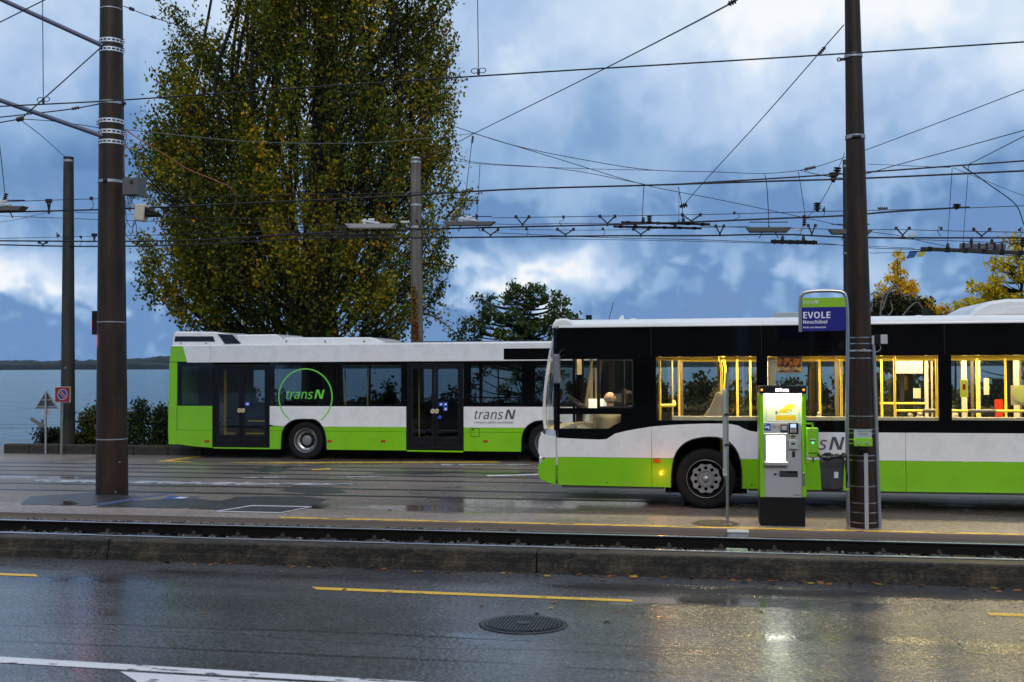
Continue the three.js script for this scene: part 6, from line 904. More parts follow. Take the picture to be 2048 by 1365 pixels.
wire('thin messenger of the lower rear trolley wire, right side', [[1400, 452], [1500, 455.5], [1590, 457], [1700, 459.5], [1800, 459.5], [1900, 462], [2048, 465], [2250, 469]], 26.3, 0.009);
wire('lowest wire of the right half, sloping down to the right edge', [[990, 466], [1200, 475], [1400, 480], [1545, 485], [1640, 487], [1740, 496], [1850, 500], [2048, 513], [2200, 522]], 27, 0.009);
wire('second lowest wire of the right half', [[1100, 478], [1300, 481], [1545, 487], [1700, 491], [1830, 497]], 27.3, 0.007);
wire('thin wire between the rear trolley wires near the right edge', [[1700, 473], [1850, 480], [1960, 484], [2060, 488]], 26.8, 0.008);
wire('thin level wire carrying the two small flags', [[1740, 506.5], [1790, 505.5], [1850, 503], [1900, 498]], 27.2, 0.007);
wire('short wire from the trolley crossing up to the right pole', [[1740, 464], [1800, 472], [1850, 484], [1900, 494]], 26.6, 0.008);
wire('wire from the trolley crossing rising to the right edge', [[1930, 498], [1985, 487], [2048, 480], [2150, 474]], 26.4, 0.008);
// span and stay wires
const J = [948, 267, 22];
wire('span wire running from the middle junction up to the top edge', [J, [1100, 192, 19], [1210, 137, 16], [1470, 2, 10], [1560, -50, 9]], 22, 0.009);
wire('span wire from the middle junction down right to the hidden far pole', [J, [1100, 313, 23], [1290, 370, 24], [1420, 396, 25], [1536, 420, 26], [1690, 453, 27]], 22, 0.008);
wire('short span wire from the middle junction to the pole behind the unlit bus', [J, [905, 290, 24], [870, 309, 26], [842, 318, 28]], 22, 0.009);
wire('long stay wire from the tree junction towards the upper right edge', [[905, 252, 21], [1024, 290, 22], [1180, 322, 23], [1300, 340, 24], [1430, 344, 25], [1536, 347, 26], [1600, 341, 26], [1690, 315, 24], [1850, 256, 22], [2048, 180, 19], [2250, 103, 16]], 22, 0.008);
wire('thin wire from the left pole through the tree to the middle junction', [[248, 259, 16.9], [380, 273, 18], [512, 284, 19], [660, 287, 20], [780, 283, 21], J], 20, 0.007, M({ rgb: [0.10, 0.12, 0.12], roughness: 0.5 }));
wire('thin wire from the pole behind the unlit bus to the upper trolley hangers', [[840, 313, 28], [910, 317, 27], [960, 326, 26], [1130, 339, 25], [1290, 369, 24]], 26, 0.008);
wire('thin wire right of the tree joining the long stay', [[900, 320, 27], [960, 328, 26.5], [1150, 337, 26], [1310, 341, 25]], 26, 0.007);
wire('steep stay wire from the top of the right pole down to the trolley hangers', [[1688, 50, 14.9], [1640, 105, 15.6], [1536, 224, 18], [1400, 373, 23], [1370, 408, 24.5]], 20, 0.008);
wire('anchor wire of the left pole reaching right into the tree', [[246, 12, 16.9], [300, 33, 17.2], [380, 57, 18], [470, 90, 20]], 17, 0.008);
wire('orange sheathed cable from the left pole hanging into the tree', [[249, 259, 16.8], [285, 283, 17], [330, 310, 17.4], [370, 336, 18], [420, 357, 19], [463, 378, 20], [472, 398, 20.4], [462, 432, 21]], 18, 0.011, orange, 'orange_cable', 'cable');
wire('diagonal stay between the two bracket tubes left of the left pole', [[200, 96, 16.7], [120, 168, 16.4], [40, 239, 16.2]], 16.5, 0.011);
wire('stay wire crossing the upper left corner', [[100, -6, 15.6], [32, 28, 15.3], [-60, 74, 15]], 15.5, 0.010);
wire('thin stay from the bracket junction down to the lakeside pole', [[40, 239, 16.2], [85, 274, 20], [125, 310, 25], [131, 314, 26.6]], 18, 0.008);
wire('level stay from the band of the left pole to the left edge', [[203, 207, 16.9], [150, 217, 16.8], [60, 228, 16.6], [-80, 243, 16.2]], 16.8, 0.011);
wire('short stay from the bracket junction to the left edge', [[40, 238, 16.2], [0, 245, 15.8], [-80, 258, 15]], 16, 0.010);
wire('thin wire from the bracket junction to the left pole', [[40, 238, 16.2], [110, 243, 16.6], [200, 256, 16.9]], 16, 0.007);
wire('suspension wire above the trolley insulator at the left edge', [[-4, 270, 17], [4, 340, 18], [10, 398, 19.6]], 18, 0.008);
wire('span wire from the right pole up to the right edge, upper', [[1690, 362, 22], [1740, 346, 21], [1795, 330, 20.5], [1900, 302, 19.5], [2048, 261, 18], [2250, 205, 16.5]], 20, 0.008);
wire('span wire from the twin droppers up to the right edge, lower', [[1938, 329, 20.2], [2048, 273, 18], [2200, 195, 16]], 19, 0.008);
wire('diagonal wire from the twin droppers down to the right edge', [[1927, 333, 20.2], [1980, 370, 21.5], [2034, 412, 23], [2048, 448, 24], [2070, 500, 25]], 22, 0.011);
wire('faint wire descending to the right edge', [[1908, 336, 22], [1980, 365, 24], [2048, 392, 26], [2200, 450, 28]], 24, 0.006);
wire('faint level wire right of the right pole', [[1736, 328.5, 27], [1800, 331, 25], [1865, 334, 22], [1900, 335, 20.5]], 25, 0.007);
wire('wire from the far pole to the insulator cluster', [[1600, 341, 26], [1650, 352, 25], [1690, 357, 24]], 25, 0.009);
wire('thin inclined wire through the insulators left of the right pole', [[1690, 306, 22], [1676, 340, 22], [1640, 407, 24], [1612, 440, 25], [1600, 470, 26]], 24, 0.007);
wire('thin slanting wire at the lower left edge under the trolley wires', [[-60, 452, 26], [30, 440, 26], [90, 426, 26], [128, 420, 26.6]], 26, 0.006);
// droppers
dropper('dropper pair leg, left of the twin droppers near the right edge', [[1905, 336, 20.2], [1895, 497, 26.4]], 22); dropper('dropper pair leg, right of the twin droppers near the right edge', [[1938, 330, 20.2], [1926, 496, 26.4]], 22);
dropper('dropper from the middle junction to the trolley insulator', [[945, 272, 22], [937, 340, 23.5], [930, 400, 25], [925.5, 437, 25.5]], 22, false, 0.008); dropper('dropper right of the middle junction holding the front trolley wire', [[960, 328, 26], [957, 380, 26], [953, 440, 25.5]], 26, false, 0.008);
dropper('dropper above the short trolley insulator beam', [[1288, 370, 24], [1284, 447, 25.6]], 25, false, 0.009); dropper('leaning dropper beside the steep stay', [[1357, 376, 23], [1364, 412, 24.5], [1366, 436, 25.4]], 25, false, 0.008); dropper('thin dropper over the middle of the trolley beam', [[1358, 374, 23.5], [1358, 446, 25.5]], 25, false, 0.006);
dropper('dropper left of the far pole, through two wires', [[1530, 349, 25], [1533, 364, 25], [1537, 420, 25.5], [1538, 456, 26.2]], 25, false, 0.009); dropper('dropper between the far pole and the trolley insulators', [[1597, 343, 26], [1603, 380, 26], [1610, 430, 26], [1610, 450, 26]], 26, false, 0.008);
// insulators (ribbed) on their own
function ribbed(label, a, b, D, r = 0.05, n = 5, m = mat.ceramic) { const A = at(a[0], a[1], D), B = at(b[0], b[1], D), d = B.clone().sub(A), L = d.length(), t = thing('insulator', label, 'insulator', A.clone()); const pr = [[0.001, 0]]; for (let i = 0; i < n; i++) { const y = L * (i + 0.5) / n; pr.push([r * 0.45, y - L / n * 0.45], [r, y - L / n * 0.1], [r * 0.95, y + L / n * 0.15], [r * 0.4, y + L / n * 0.4]); } pr.push([0.001, L]); const g = add(t, 'ribbed_body', new THREE.LatheGeometry(pr.map(p => new THREE.Vector2(...p)), 12), m); g.quaternion.setFromUnitVectors(V(0, 1, 0), d.normalize()); add(t, 'end_cap', new THREE.SphereGeometry(r * 0.5, 8, 6), mat.dark); return t; }
ribbed('dark insulator on the inclined wire left of the right pole', [1635, 420], [1635, 405], 25, 0.09, 4); ribbed('upper rust brown insulator just left of the right pole', [1674, 349], [1676, 334], 24, 0.09, 3); ribbed('lower rust brown insulator just left of the right pole', [1667, 361], [1667, 344], 24, 0.10, 3);
ribbed('insulator on the dropper left of the far pole', [1609, 451], [1609, 430], 26, 0.055, 5); ribbed('black insulator at the foot of the steep stay', [1362, 413], [1375, 409], 24.5, 0.07, 3); ribbed('upper link insulator on the steep stay', [1650, 95], [1637, 110], 15.5, 0.03, 4); ribbed('link insulator on the anchor wire of the left pole', [258, 16], [268, 20], 16.9, 0.035, 2); ribbed('second link insulator on the anchor wire of the left pole', [302, 33], [312, 36], 17.2, 0.03, 2);
ribbed('insulator at the bracket junction in the upper left', [33, 240], [46, 236], 16.2, 0.045, 3); ribbed('link insulator on the span wire at the top edge', [1458, 8], [1472, 1], 10, 0.03, 3); ribbed('link insulator on the level stay left of the left pole', [143, 218], [158, 215], 16.8, 0.03, 3); ribbed('insulator link on the dropper under the middle junction', [944, 286], [946, 272], 22, 0.03, 4); ribbed('insulator row where the stay meets the far pole', [1610, 339], [1632, 334], 26, 0.045, 6); ribbed('insulator on the trolley beam', [1299, 445], [1299, 431], 25.5, 0.07, 4); ribbed('stub insulator on the dropper right of the tree', [953, 441], [953.5, 428], 25.5, 0.04, 3); ribbed('insulator on the diagonal wire at the right edge', [2046, 492], [2047, 474], 25.5, 0.08, 4); ribbed('small insulator above the wire right of the right pole', [1914, 416], [1915, 408], 25.3, 0.09, 3); ribbed('insulator bolt on the left messenger wire', [8, 402], [12, 386], 19.6, 0.05, 4);
// V hangers between messenger and trolley wires
function vee(label, px, py, w, h, D) { const b = at(px, py, D), l = at(px - w, py - h, D), r = at(px + w, py - h, D), t = thing('v_hanger', label, 'hanger', b.clone(), 'V shaped wire hangers'); add(t, 'hanger_leg', rod(V(0, 0.02, 0), l.clone().sub(b), 0.018), mat.wire); add(t, 'hanger_leg', rod(V(0, 0.02, 0), r.clone().sub(b), 0.018), mat.wire); const c = bx(0.07, 0.08, 0.05, 0, 0, 0, 0.01); const q = add(t, 'clamp', c, mat.dark); q.position.copy(l.sub(b)); const s = add(t, 'clamp', c, mat.dark); s.position.copy(r.sub(b)); add(t, 'clamp', cyl(0.022, 0.022, 0.09, 0, 0, 0, 8), mat.dark); }
[['V hanger right of the boat shaped insulator by the tree', 1045, 451, 13, 17, 25.5], ['V hanger above the middle of the rear trolley wires', 1215, 449, 15, 16, 25.5], ['V hanger beside the trolley beam', 1383, 444, 18, 14, 25.5], ['lower V hanger under the boat shaped insulator by the tree', 981, 472, 15, 12, 26.5], ['lower V hanger left of the trolley beam', 1131, 471, 16, 12, 26.5], ['lower V hanger under the trolley beam', 1282, 470.5, 15, 12, 26.5], ['narrow lower V hanger right of the trolley beam', 1440, 469.5, 8, 17, 26.5], ['V hanger left of the far pole', 1624, 469.5, 7, 18, 26.5], ['V hanger just right of the right pole', 1806, 472, 13, 15, 26.5], ['V hanger nearest the right edge', 1964, 474, 16, 15, 26.5], ['V hanger in front of the pole behind the unlit bus', 840, 458, 6, 16, 25.5], ['upright V hanger beside the lakeside pole', 97, 424, 3, 22, 19.6], ['small V hanger between the left poles', 188, 481, 3, 11, 25.5], ['small lower V hanger at the left', 85, 491, 7, 6, 26.5], ['V hanger in front of the tree', 682, 473, 6, 18, 26]].forEach(a => vee(...a));
// curled jumper wires
function curl(label, pts, D) { const p = pts.map(q => at(q[0], q[1], D)), t = thing('jumper_wire', label, 'jumper wire', p[0].clone(), 'curled jumper wires'); add(t, 'loop', tube(p.map(q => q.clone().sub(t.position)), 0.007, 16, 5), mat.wire); add(t, 'clamp', bx(0.06, 0.07, 0.05, 0, 0.01, 0, 0.01), mat.dark); }
[['jumper curl between the two left poles', [[182, 398], [186, 408], [186, 414], [179, 420]], 19.8], ['jumper curl left of the middle of the rear wires', [[1127, 435], [1127, 441], [1120, 443], [1120, 448], [1128, 453]], 25.5], ['jumper curl right of the trolley beam', [[1469, 427], [1477, 429], [1479, 435], [1470, 439]], 25.5], ['lower jumper curl under the messenger wire', [[1053, 459], [1056, 464], [1053, 472]], 26.4], ['lower jumper curl left of the trolley beam', [[1206, 459], [1210, 465], [1206, 471]], 26.4], ['jumper hook right of the right pole', [[1883, 458], [1880, 453], [1876, 460], [1879, 468], [1882, 472]], 26.3], ['jumper hook at the right edge', [[2040, 461], [2043, 454], [2046, 462], [2040, 474]], 26.3], ['jumper hook beside the far pole', [[1648, 421], [1649, 413], [1650, 424], [1648, 431]], 25.4], ['jumper curl behind the left pole', [[116, 472], [113, 465], [112, 471], [116, 481]], 26.4], ['lower jumper curl behind the left pole', [[161, 475], [163, 484], [159, 492]], 26.4]].forEach(a => curl(...a));
// boat shaped section insulators
function boat(label, x0, x1, y0, y1, D, m, top, flip) { const A = at(x0, y1, D), B = at(x1, y1, D), L = B.x - A.x, h = at(x0, y0, D).y - A.y, t = thing('section_insulator', label, 'insulator', [(A.x + B.x) / 2, (A.y + B.y) / 2, -D]); t.rotation.z = Math.atan2(B.y - A.y, L); add(t, 'runner', extr([[-L * 0.42, 0], [L * 0.40, 0], [L * 0.5, h], [-L * 0.5, h]], 0.22, { bevel: 0.01 }).translate(0, 0, 0.11), m); if (top) { add(t, 'carrier', bx(L * 0.34, 0.05, 0.10, -L * 0.03, h + 0.05, 0, 0.012).rotateZ(-0.12), top); add(t, 'carrier_post', merge([bx(0.07, 0.14, 0.07, -L * 0.13, h + 0.06, 0), bx(0.16, 0.06, 0.08, L * 0.0, h + 0.11, 0, 0.02)]), top); } add(t, 'hanger_rod', merge([rod(V(-L * 0.15, 0, 0), V(-L * 0.2, -0.14, 0), 0.012), rod(V(L * 0.15, 0, 0), V(L * 0.22, -0.14, 0), 0.012)]), mat.dark); add(t, 'guide_rod', bx(L * 0.85, 0.02, 0.03, 0, h + 0.14, -0.06), mat.wire); return t; }
const boatM = M({ rgb: [0.09, 0.085, 0.08], roughness: 0.6 }), boatP = M({ rgb: [0.34, 0.33, 0.31], roughness: 0.6 }), whiteIns = M({ rgb: [0.6, 0.6, 0.62], roughness: 0.5 });
boat('pale boat shaped trolley insulator in front of the tree', 691, 794, 448.5, 457, 25.4, boatP, whiteIns); boat('boat shaped trolley insulator with white carrier right of the tree', 885, 991, 444, 452, 25.4, boatM, whiteIns); boat('boat shaped trolley insulator left of the far pole', 1492, 1583, 455.5, 465, 26, boatM, null); boat('boat shaped trolley insulator behind the right pole', 1657, 1747, 460, 469, 26, boatM, null); boat('boat shaped trolley insulator at the left edge', -40, 51, 413.5, 423, 19.6, boatM, whiteIns);
// straight trolley beams
function beam(label, x0, y0, x1, y1, D, thick, m = mat.dark) { const A = at(x0, y0, D), B = at(x1, y1, D), L = A.distanceTo(B), t = thing('trolley_beam', label, 'beam', A.clone().add(B).multiplyScalar(0.5)); t.rotation.z = Math.atan2(B.y - A.y, B.x - A.x); add(t, 'beam', bx(L, thick, 0.08, 0, 0, 0, 0.01), m); const n = 6; for (let i = 0; i < n; i++) add(t, 'beam_clip', bx(L * 0.04, thick * 1.25, 0.1, L * ((i + 0.5) / n - 0.5), 0, 0, 0.006), mat.matt); for (const s of [-0.25, 0.2]) add(t, 'bolt_stack', cyl(0.05, 0.03, 0.12, s * L, thick / 2 + 0.05, 0, 8), mat.dark); }
beam('upper dark trolley beam over the middle of the rear wires', 1242, 445, 1421, 449, 25.6, 0.05); beam('lower dark trolley beam over the middle of the rear wires', 1227, 453.5, 1404, 457, 25.8, 0.05); beam('heavy black beam on the lowest wires left of the right pole', 1542, 483.5, 1635, 485.5, 27, 0.09, mat.matt); beam('dark trolley switch beam in front of the tree', 560, 469, 790, 470.5, 26, 0.06); beam('trolley crossing beam at the right edge, lower', 1842, 498, 2060, 507, 26.4, 0.09); beam('trolley crossing beam at the right edge, upper', 1920, 492.5, 2012, 494, 26.6, 0.13, M({ rgb: [0.10, 0.11, 0.13], roughness: 0.5 }));
for (const [label, x, y, D, m] of [['small comb shaped clamp on the messenger wire right of the right pole', 1766, 417.5, 25.3, mat.dark], ['small pale comb shaped clamp in front of the pole behind the unlit bus', 810, 444.5, 25.4, whiteIns], ['pale comb shaped clamp left of the far pole', 1598, 460, 26.2, whiteIns], ['pale comb shaped clamp near the right edge', 1826, 470.5, 26.4, whiteIns]]) { const p = at(x, y, D), t = thing('comb_clamp', label, 'clamp', p, 'comb clamps'); add(t, 'bar', bx(0.22, 0.03, 0.04, 0, 0, 0, 0.006), m); for (let i = 0; i < 5; i++) add(t, 'tooth', bx(0.02, 0.06, 0.03, -0.09 + i * 0.045, 0.01, 0), m); }
// small flags
for (const [label, c, pts] of [['small blue flag hanging from a wire at the right', [0.03, 0.12, 0.42], [[1820, 504], [1837, 503], [1829, 515.5], [1812, 518]]], ['small yellow flag hanging beside the blue flag', [0.55, 0.5, 0.12], [[1839, 503.5], [1855, 503], [1845, 513.5], [1833, 514]]]]) { const p0 = at(pts[0][0], pts[0][1], 27.2), t = thing('flag', label, 'flag', p0.clone()); const q = pts.map(p => at(p[0], p[1], 27.2).sub(p0)); add(t, 'cloth', extr(q.map(v => [v.x, v.y]), 0.012), M({ rgb: c, roughness: 0.7 })); add(t, 'header_cord', rod(V(q[0].x, q[0].y + 0.008, -0.006), V(q[1].x, q[1].y + 0.008, -0.006), 0.009), mat.wire); }
// ================================================================ TREES AND SHRUBS
const leafM = M({ color: 0xffffff, vertexColors: true, roughness: 0.8, specularIntensity: 0.25, transmission: 0.35, thickness: 0, side: THREE.DoubleSide });
function leaves(list) { // list of [x, y, z, size, r, g, b, random]; each leaf is a folded four sided blade
  const n = list.length, p = new Float32Array(n * 12), c = new Float32Array(n * 12), ix = new Uint32Array(n * 6), uv = new Float32Array(n * 8);
  const e = new THREE.Euler(), q = new THREE.Quaternion(), v = V(0, 0, 0), base = [[0, -0.5, 0], [0.42, 0.02, 0.1], [0, 0.55, 0], [-0.42, 0.02, 0.1]];
  for (let i = 0; i < n; i++) {
    const L = list[i], r = L[7]; e.set(r() * 6.28, r() * 6.28, r() * 6.28); q.setFromEuler(e);
    for (let k = 0; k < 4; k++) { v.set(...base[k]).multiplyScalar(L[3]).applyQuaternion(q); const o = i * 12 + k * 3; p[o] = L[0] + v.x; p[o + 1] = L[1] + v.y; p[o + 2] = L[2] + v.z; c[o] = L[4]; c[o + 1] = L[5]; c[o + 2] = L[6]; }
    ix.set([i * 4, i * 4 + 1, i * 4 + 2, i * 4, i * 4 + 2, i * 4 + 3], i * 6);
  }
  const g = new THREE.BufferGeometry(); g.setAttribute('position', new THREE.BufferAttribute(p, 3)); g.setAttribute('color', new THREE.BufferAttribute(c, 3)); g.setAttribute('uv', new THREE.BufferAttribute(uv, 2)); g.setIndex(new THREE.BufferAttribute(ix, 1)); g.computeVertexNormals(); return g;
}
function limb(pts, r0, r1, n = 7) { // tapering branch
  const c = new THREE.CatmullRomCurve3(pts, false, 'centripetal'), s = Math.max(4, pts.length * 3), g = new THREE.TubeGeometry(c, s, 1, n), q = g.attributes.position; const P = c.getSpacedPoints(s);
  for (let j = 0; j <= s; j++) { const r = r0 + (r1 - r0) * j / s, o = c.getPointAt(j / s); for (let i = 0; i <= n; i++) { const k = j * (n + 1) + i; q.setXYZ(k, o.x + (q.getX(k) - o.x) * r, o.y + (q.getY(k) - o.y) * r, o.z + (q.getZ(k) - o.z) * r); } }
  g.computeVertexNormals(); return g;
}
const bark = M({ color: 0xffffff, roughness: 0.9, map: blotch([0.10, 0.083, 0.068], 0.9, 91, 8, 1), bumpMap: grain, bumpScale: 0.01 });
const pick = (R, set) => { let k = R(), i = 0; while (i < set.length - 1 && k > set[i][3]) { k -= set[i][3]; i++; } const c = set[i], j = 0.75 + R() * 0.5; return [c[0] * j, c[1] * j, c[2] * j]; };
// ---- the big poplar
{
  const D = 33, R = rng(1234), base = at(640, 880, D), t = thing('poplar_tree', 'huge poplar with yellowing leaves rising behind the unlit bus', 'tree', [base.x, -0.1, -D]), s = at(740, 500, D).x - at(640, 500, D).x, mpp = s / 100;
  const prof = [[-420, 430, 800], [-200, 385, 870], [0, 358, 906], [60, 352, 912], [110, 338, 905], [200, 322, 915], [255, 306, 920], [300, 318, 920], [340, 302, 932], [400, 314, 936], [440, 320, 925], [490, 298, 912], [540, 292, 895], [600, 330, 886], [640, 385, 893], [672, 440, 875], [700, 500, 860]];
  const ext0 = py => { let k = 1; while (k < prof.length - 1 && prof[k][0] < py) k++; const a = prof[k - 1], b = prof[k], f = clamp((py - a[0]) / (b[0] - a[0])); return [a[1] + (b[1] - a[1]) * f, a[2] + (b[2] - a[2]) * f]; }, ext = py => { const [a, b] = ext0(py); return [a + 22, b - 14]; };
  const yOf = py => at(640, py, D).y + 0.1, xOf = px => at(px, 500, D).x - base.x;
  // upright limbs
  const wood = [], limbs = [];
  for (let i = 0; i < 34; i++) {
    const a = R() * Math.PI * 2, f = Math.sqrt(R()) * 0.8, pyTop = -380 + R() * 560, y1 = yOf(pyTop), pts = [];
    const r0 = 0.07 + R() * 0.07, off = 0.75;
    for (let k = 0; k <= 6; k++) { const u = k / 6, y = 3.4 + (y1 - 3.4) * u, py = 735 - (y - 2.3) / mpp, [xl, xr] = ext(Math.min(690, py)), w = (xOf(xr) - xOf(xl)) / 2, cx = (xOf(xr) + xOf(xl)) / 2, g = Math.min(1, (u * 2.2) ** 0.8) * f; pts.push(V(cx * Math.min(1, u * 3) + Math.cos(a) * w * g + (vn(i * 9, u * 4) - 0.5) * 0.6, y, Math.sin(a) * w * 0.85 * g + (vn(i * 9 + 4, u * 4) - 0.5) * 0.6)); }
    wood.push(limb(pts, r0, 0.02)); limbs.push(pts);
  }
  add(t, 'trunk', limb([V(0, 0, 0), V(0.1, 2, 0), V(-0.1, 5, 0.1), V(0.15, 9, 0), V(0.1, 15, 0), V(0, 22, 0)], 0.75, 0.08, 12), bark); 
  const L = [], cols = [[0.068, 0.100, 0.008, 0.27], [0.15, 0.155, 0.008, 0.30], [0.30, 0.225, 0.010, 0.21], [0.42, 0.225, 0.008, 0.10], [0.022, 0.040, 0.006, 0.12]], twigs = [];
  let clumps = 0, tries = 0;
  while (clumps < 3000 && tries++ < 40000) {
    const py = -420 + R() ** 0.9 * 1115, [xl, xr] = ext(py), w = (xOf(xr) - xOf(xl)) / 2, cx = (xOf(xr) + xOf(xl)) / 2, a = R() * Math.PI * 2, f0 = 0.30 + 0.72 * Math.sqrt(R()), lump = fbm(Math.cos(a) * 2.6 + 5, py * 0.011, 3, Math.sin(a) * 2.6 + 7), f = f0 * (0.60 + 0.78 * lump);
    const x = cx + Math.cos(a) * w * f, z = Math.sin(a) * w * 0.9 * f, y = yOf(py);
    const hole = fbm(x * 0.55 + 9, y * 0.28, 3, z * 0.55 + 3); if (hole < (y > 9 ? 0.41 : 0.43)) continue;
    clumps++;
    const cr = (0.24 + R() * 0.30) * (f > 0.92 ? 0.75 : 1), n = Math.round(48 + R() * 50), warm = clamp((fbm(x * 0.35 + 40, y * 0.3, 3, z * 0.35) - 0.5) * 2.6 + 0.1 * (y > 9 ? 1 : 0), -0.6, 0.9);
    const hue = fbm(x * 0.6 + 20, y * 0.45, 3, z * 0.6 + 8), own = hue < 0.44 ? cols[R() < 0.5 ? 4 : 0].slice(0, 3) : hue < 0.55 ? cols[R() < 0.5 ? 0 : 1].slice(0, 3) : cols[R() < 0.5 ? 1 : R() < 0.75 ? 2 : 3].slice(0, 3); let dx = Math.cos(a) * 0.4, dz = Math.sin(a) * 0.4, dy = 0.85; 
    for (let k = 0; k < n; k++) { const u = R() * 2 - 1, g = () => (R() + R() + R() - 1.5) * 0.8 * cr; const c0 = pick(R, cols), c = R() < 0.62 ? own.map((v, q) => v * (0.7 + 0.3 * c0[q] / v * 0.5 + R() * 0.35)) : c0, j = warm > 0 ? warm : 0; L.push([x + dx * u * cr * 1.8 + g(), y + dy * u * cr * 1.6 + g(), z + dz * u * cr * 1.8 + g(), 0.078 + R() * 0.062, c[0] * (1 + j * 0.6), c[1] * (1 + j * 0.45), c[2], R]); }
    if (clumps % 3 === 0) twigs.push(limb([V(x - dx * 3.2 - Math.cos(a) * 0.5, Math.max(3.3, y - 1.6), z - dz * 3.2), V(x - dx, Math.max(3.4, y - 0.5), z - dz), V(x + dx * 0.8, y + 0.5, z + dz * 0.8)], 0.035, 0.008, 4));
  }
  // ragged sprays that stand out from the outline
  for (const [px, py, len, ang] of [[300, 232, 45, 175], [318, 130, 38, 125], [305, 320, 40, 150], [295, 355, 32, 165], [290, 515, 40, 200], [300, 480, 30, 170], [385, 610, 40, 215], [365, 570, 50, 205], [350, 20, 40, 130], [925, 395, 30, 20], [905, 120, 30, 40], [890, 640, 45, -30], [860, 610, 60, -25], [880, 655, 40, -35], [345, 95, 40, 110], [905, 545, 35, -10], [930, 330, 30, 30], [420, 650, 35, 230], [330, 425, 30, 185], [915, 250, 26, 10]]) {
    const x = xOf(px), y = yOf(py), z = (R() - 0.5) * 3, A = ang * RAD, l = len * mpp; twigs.push(limb([V(x - Math.cos(A) * l * 2, y - Math.sin(A) * l * 2 - 0.3, z), V(x - Math.cos(A) * l, y - Math.sin(A) * l, z), V(x + Math.cos(A) * l * 0.4, y + Math.sin(A) * l * 0.4, z)], 0.04, 0.006, 4));
    for (let k = 0; k < 70; k++) { const u = R() * 2.2 - 1.7, c = pick(R, cols); L.push([x + Math.cos(A) * l * u + (R() - 0.5) * 0.38, y + Math.sin(A) * l * u + (R() - 0.5) * 0.38, z + (R() - 0.5) * 0.5, 0.08 + R() * 0.06, c[0], c[1], c[2], R]); }
  }
  add(t, 'branches', merge([...wood, ...twigs]), bark); add(t, 'crown', leaves(L), leafM);
}
// ---- generic smaller trees
function tree(name, label, foot, D, trunk, clumps, cols, leaf, per, cr, seed, group) { // clumps: [px, py] list of clump centres, spread in depth
  const R = rng(seed), base = at(foot[0], foot[1], D), t = thing(name, label, 'tree', [base.x, -0.1, -D], group), L = [], W = [], o = t.position, top = trunk.map(p => at(p[0], p[1], D).sub(o)); top[0].y = 0;
  add(t, 'trunk', limb(top, 0.14 * cr / 0.4 + 0.02, 0.02, 8), bark);
  for (const [px, py, k = 1] of clumps) {
    const c = at(px, py, D).sub(o), dz = (R() - 0.5) * cr * 7; let best = top[0], bd = 1e9; const samples = new THREE.CatmullRomCurve3(top).getPoints(20); for (const p of samples) { const d = p.distanceTo(c) + (p.y > c.y - 0.15 ? 3 : 0); if (d < bd) { bd = d; best = p; } }
    W.push(limb([best, best.clone().lerp(V(c.x, c.y, dz), 0.55).add(V(0, -0.1, 0)), V(c.x, c.y, dz)], 0.035, 0.008, 4));
    for (let i = 0; i < per * k; i++) { const g = () => (R() + R() + R() - 1.5) * cr * Math.sqrt(k) * 0.9, q = pick(R, cols); L.push([c.x + g(), c.y + g() * 0.8, dz + g(), leaf * (0.7 + R() * 0.6), q[0], q[1], q[2], R]); }
  }
  add(t, 'branches', merge(W), bark); add(t, 'crown', leaves(L), leafM); return t;
}
const grn = [[0.065, 0.105, 0.028, 0.5], [0.105, 0.135, 0.035, 0.3], [0.035, 0.055, 0.016, 0.2]];
{ const c = [], R = rng(5); for (const [a, b] of [[1050, 580], [1010, 600], [1075, 590], [1095, 612], [985, 620], [970, 640], [1000, 650], [1040, 620], [1060, 640], [1085, 650], [1110, 640], [1118, 600], [1022, 585], [1040, 660], [1070, 670], [1000, 675], [975, 610], [1105, 670], [955, 668], [940, 650], [1125, 620], [1030, 640], [1060, 610], [1050, 650], [1045, 672], [1065, 655], [1035, 665]]) for (let k = 0; k < 4; k++) c.push([a + (R() - 0.5) * 30, b + (R() - 0.5) * 30]); for (const [a, b] of [[905, 672], [915, 680], [930, 685], [925, 668], [1145, 640], [1155, 634]]) c.push([a, b, 0.7]); for (let k = 0; k < 40; k++) c.push([940 + R() * 190, 690 + R() * 110]);
  tree('small_tree', 'small leafy tree between the two buses, in front of the bright cloud', [1050, 880], 31, [[1050, 880], [1048, 760], [1050, 690], [1046, 640], [1052, 600], [1052, 570]], c, grn, 0.105, 48, 0.22, 21); }
const gold = [[0.82, 0.48, 0.012, 0.5], [0.88, 0.58, 0.02, 0.3], [0.6, 0.38, 0.015, 0.2]], lemon = [[0.66, 0.5, 0.015, 0.45], [0.78, 0.54, 0.015, 0.35], [0.38, 0.33, 0.015, 0.2]];
{ const c = [], R = rng(6); for (const [a, b, n] of [[1795, 515, 2], [1793, 530, 4], [1798, 545, 5], [1800, 560, 7], [1798, 575, 8], [1805, 590, 6], [1778, 560, 3], [1768, 575, 3], [1763, 590, 4], [1815, 575, 5], [1825, 582, 5], [1820, 590, 5], [1840, 605, 4], [1850, 612, 4], [1880, 622, 5], [1895, 624, 3], [1765, 600, 4], [1790, 600, 6], [1810, 610, 6], [1865, 625, 4]]) for (let k = 0; k < n; k++) c.push([a + (R() - 0.5) * 12, b + (R() - 0.5) * 12]); for (let k = 0; k < 40; k++) c.push([1760 + R() * 120, 625 + R() * 120]);
  tree('ginkgo_tree', 'slender golden yellow tree with a pointed top right of the right pole', [1800, 880], 46, [[1800, 880], [1800, 700], [1799, 600], [1796, 540], [1794, 508]], c, gold, 0.13, 26, 0.24, 22); }
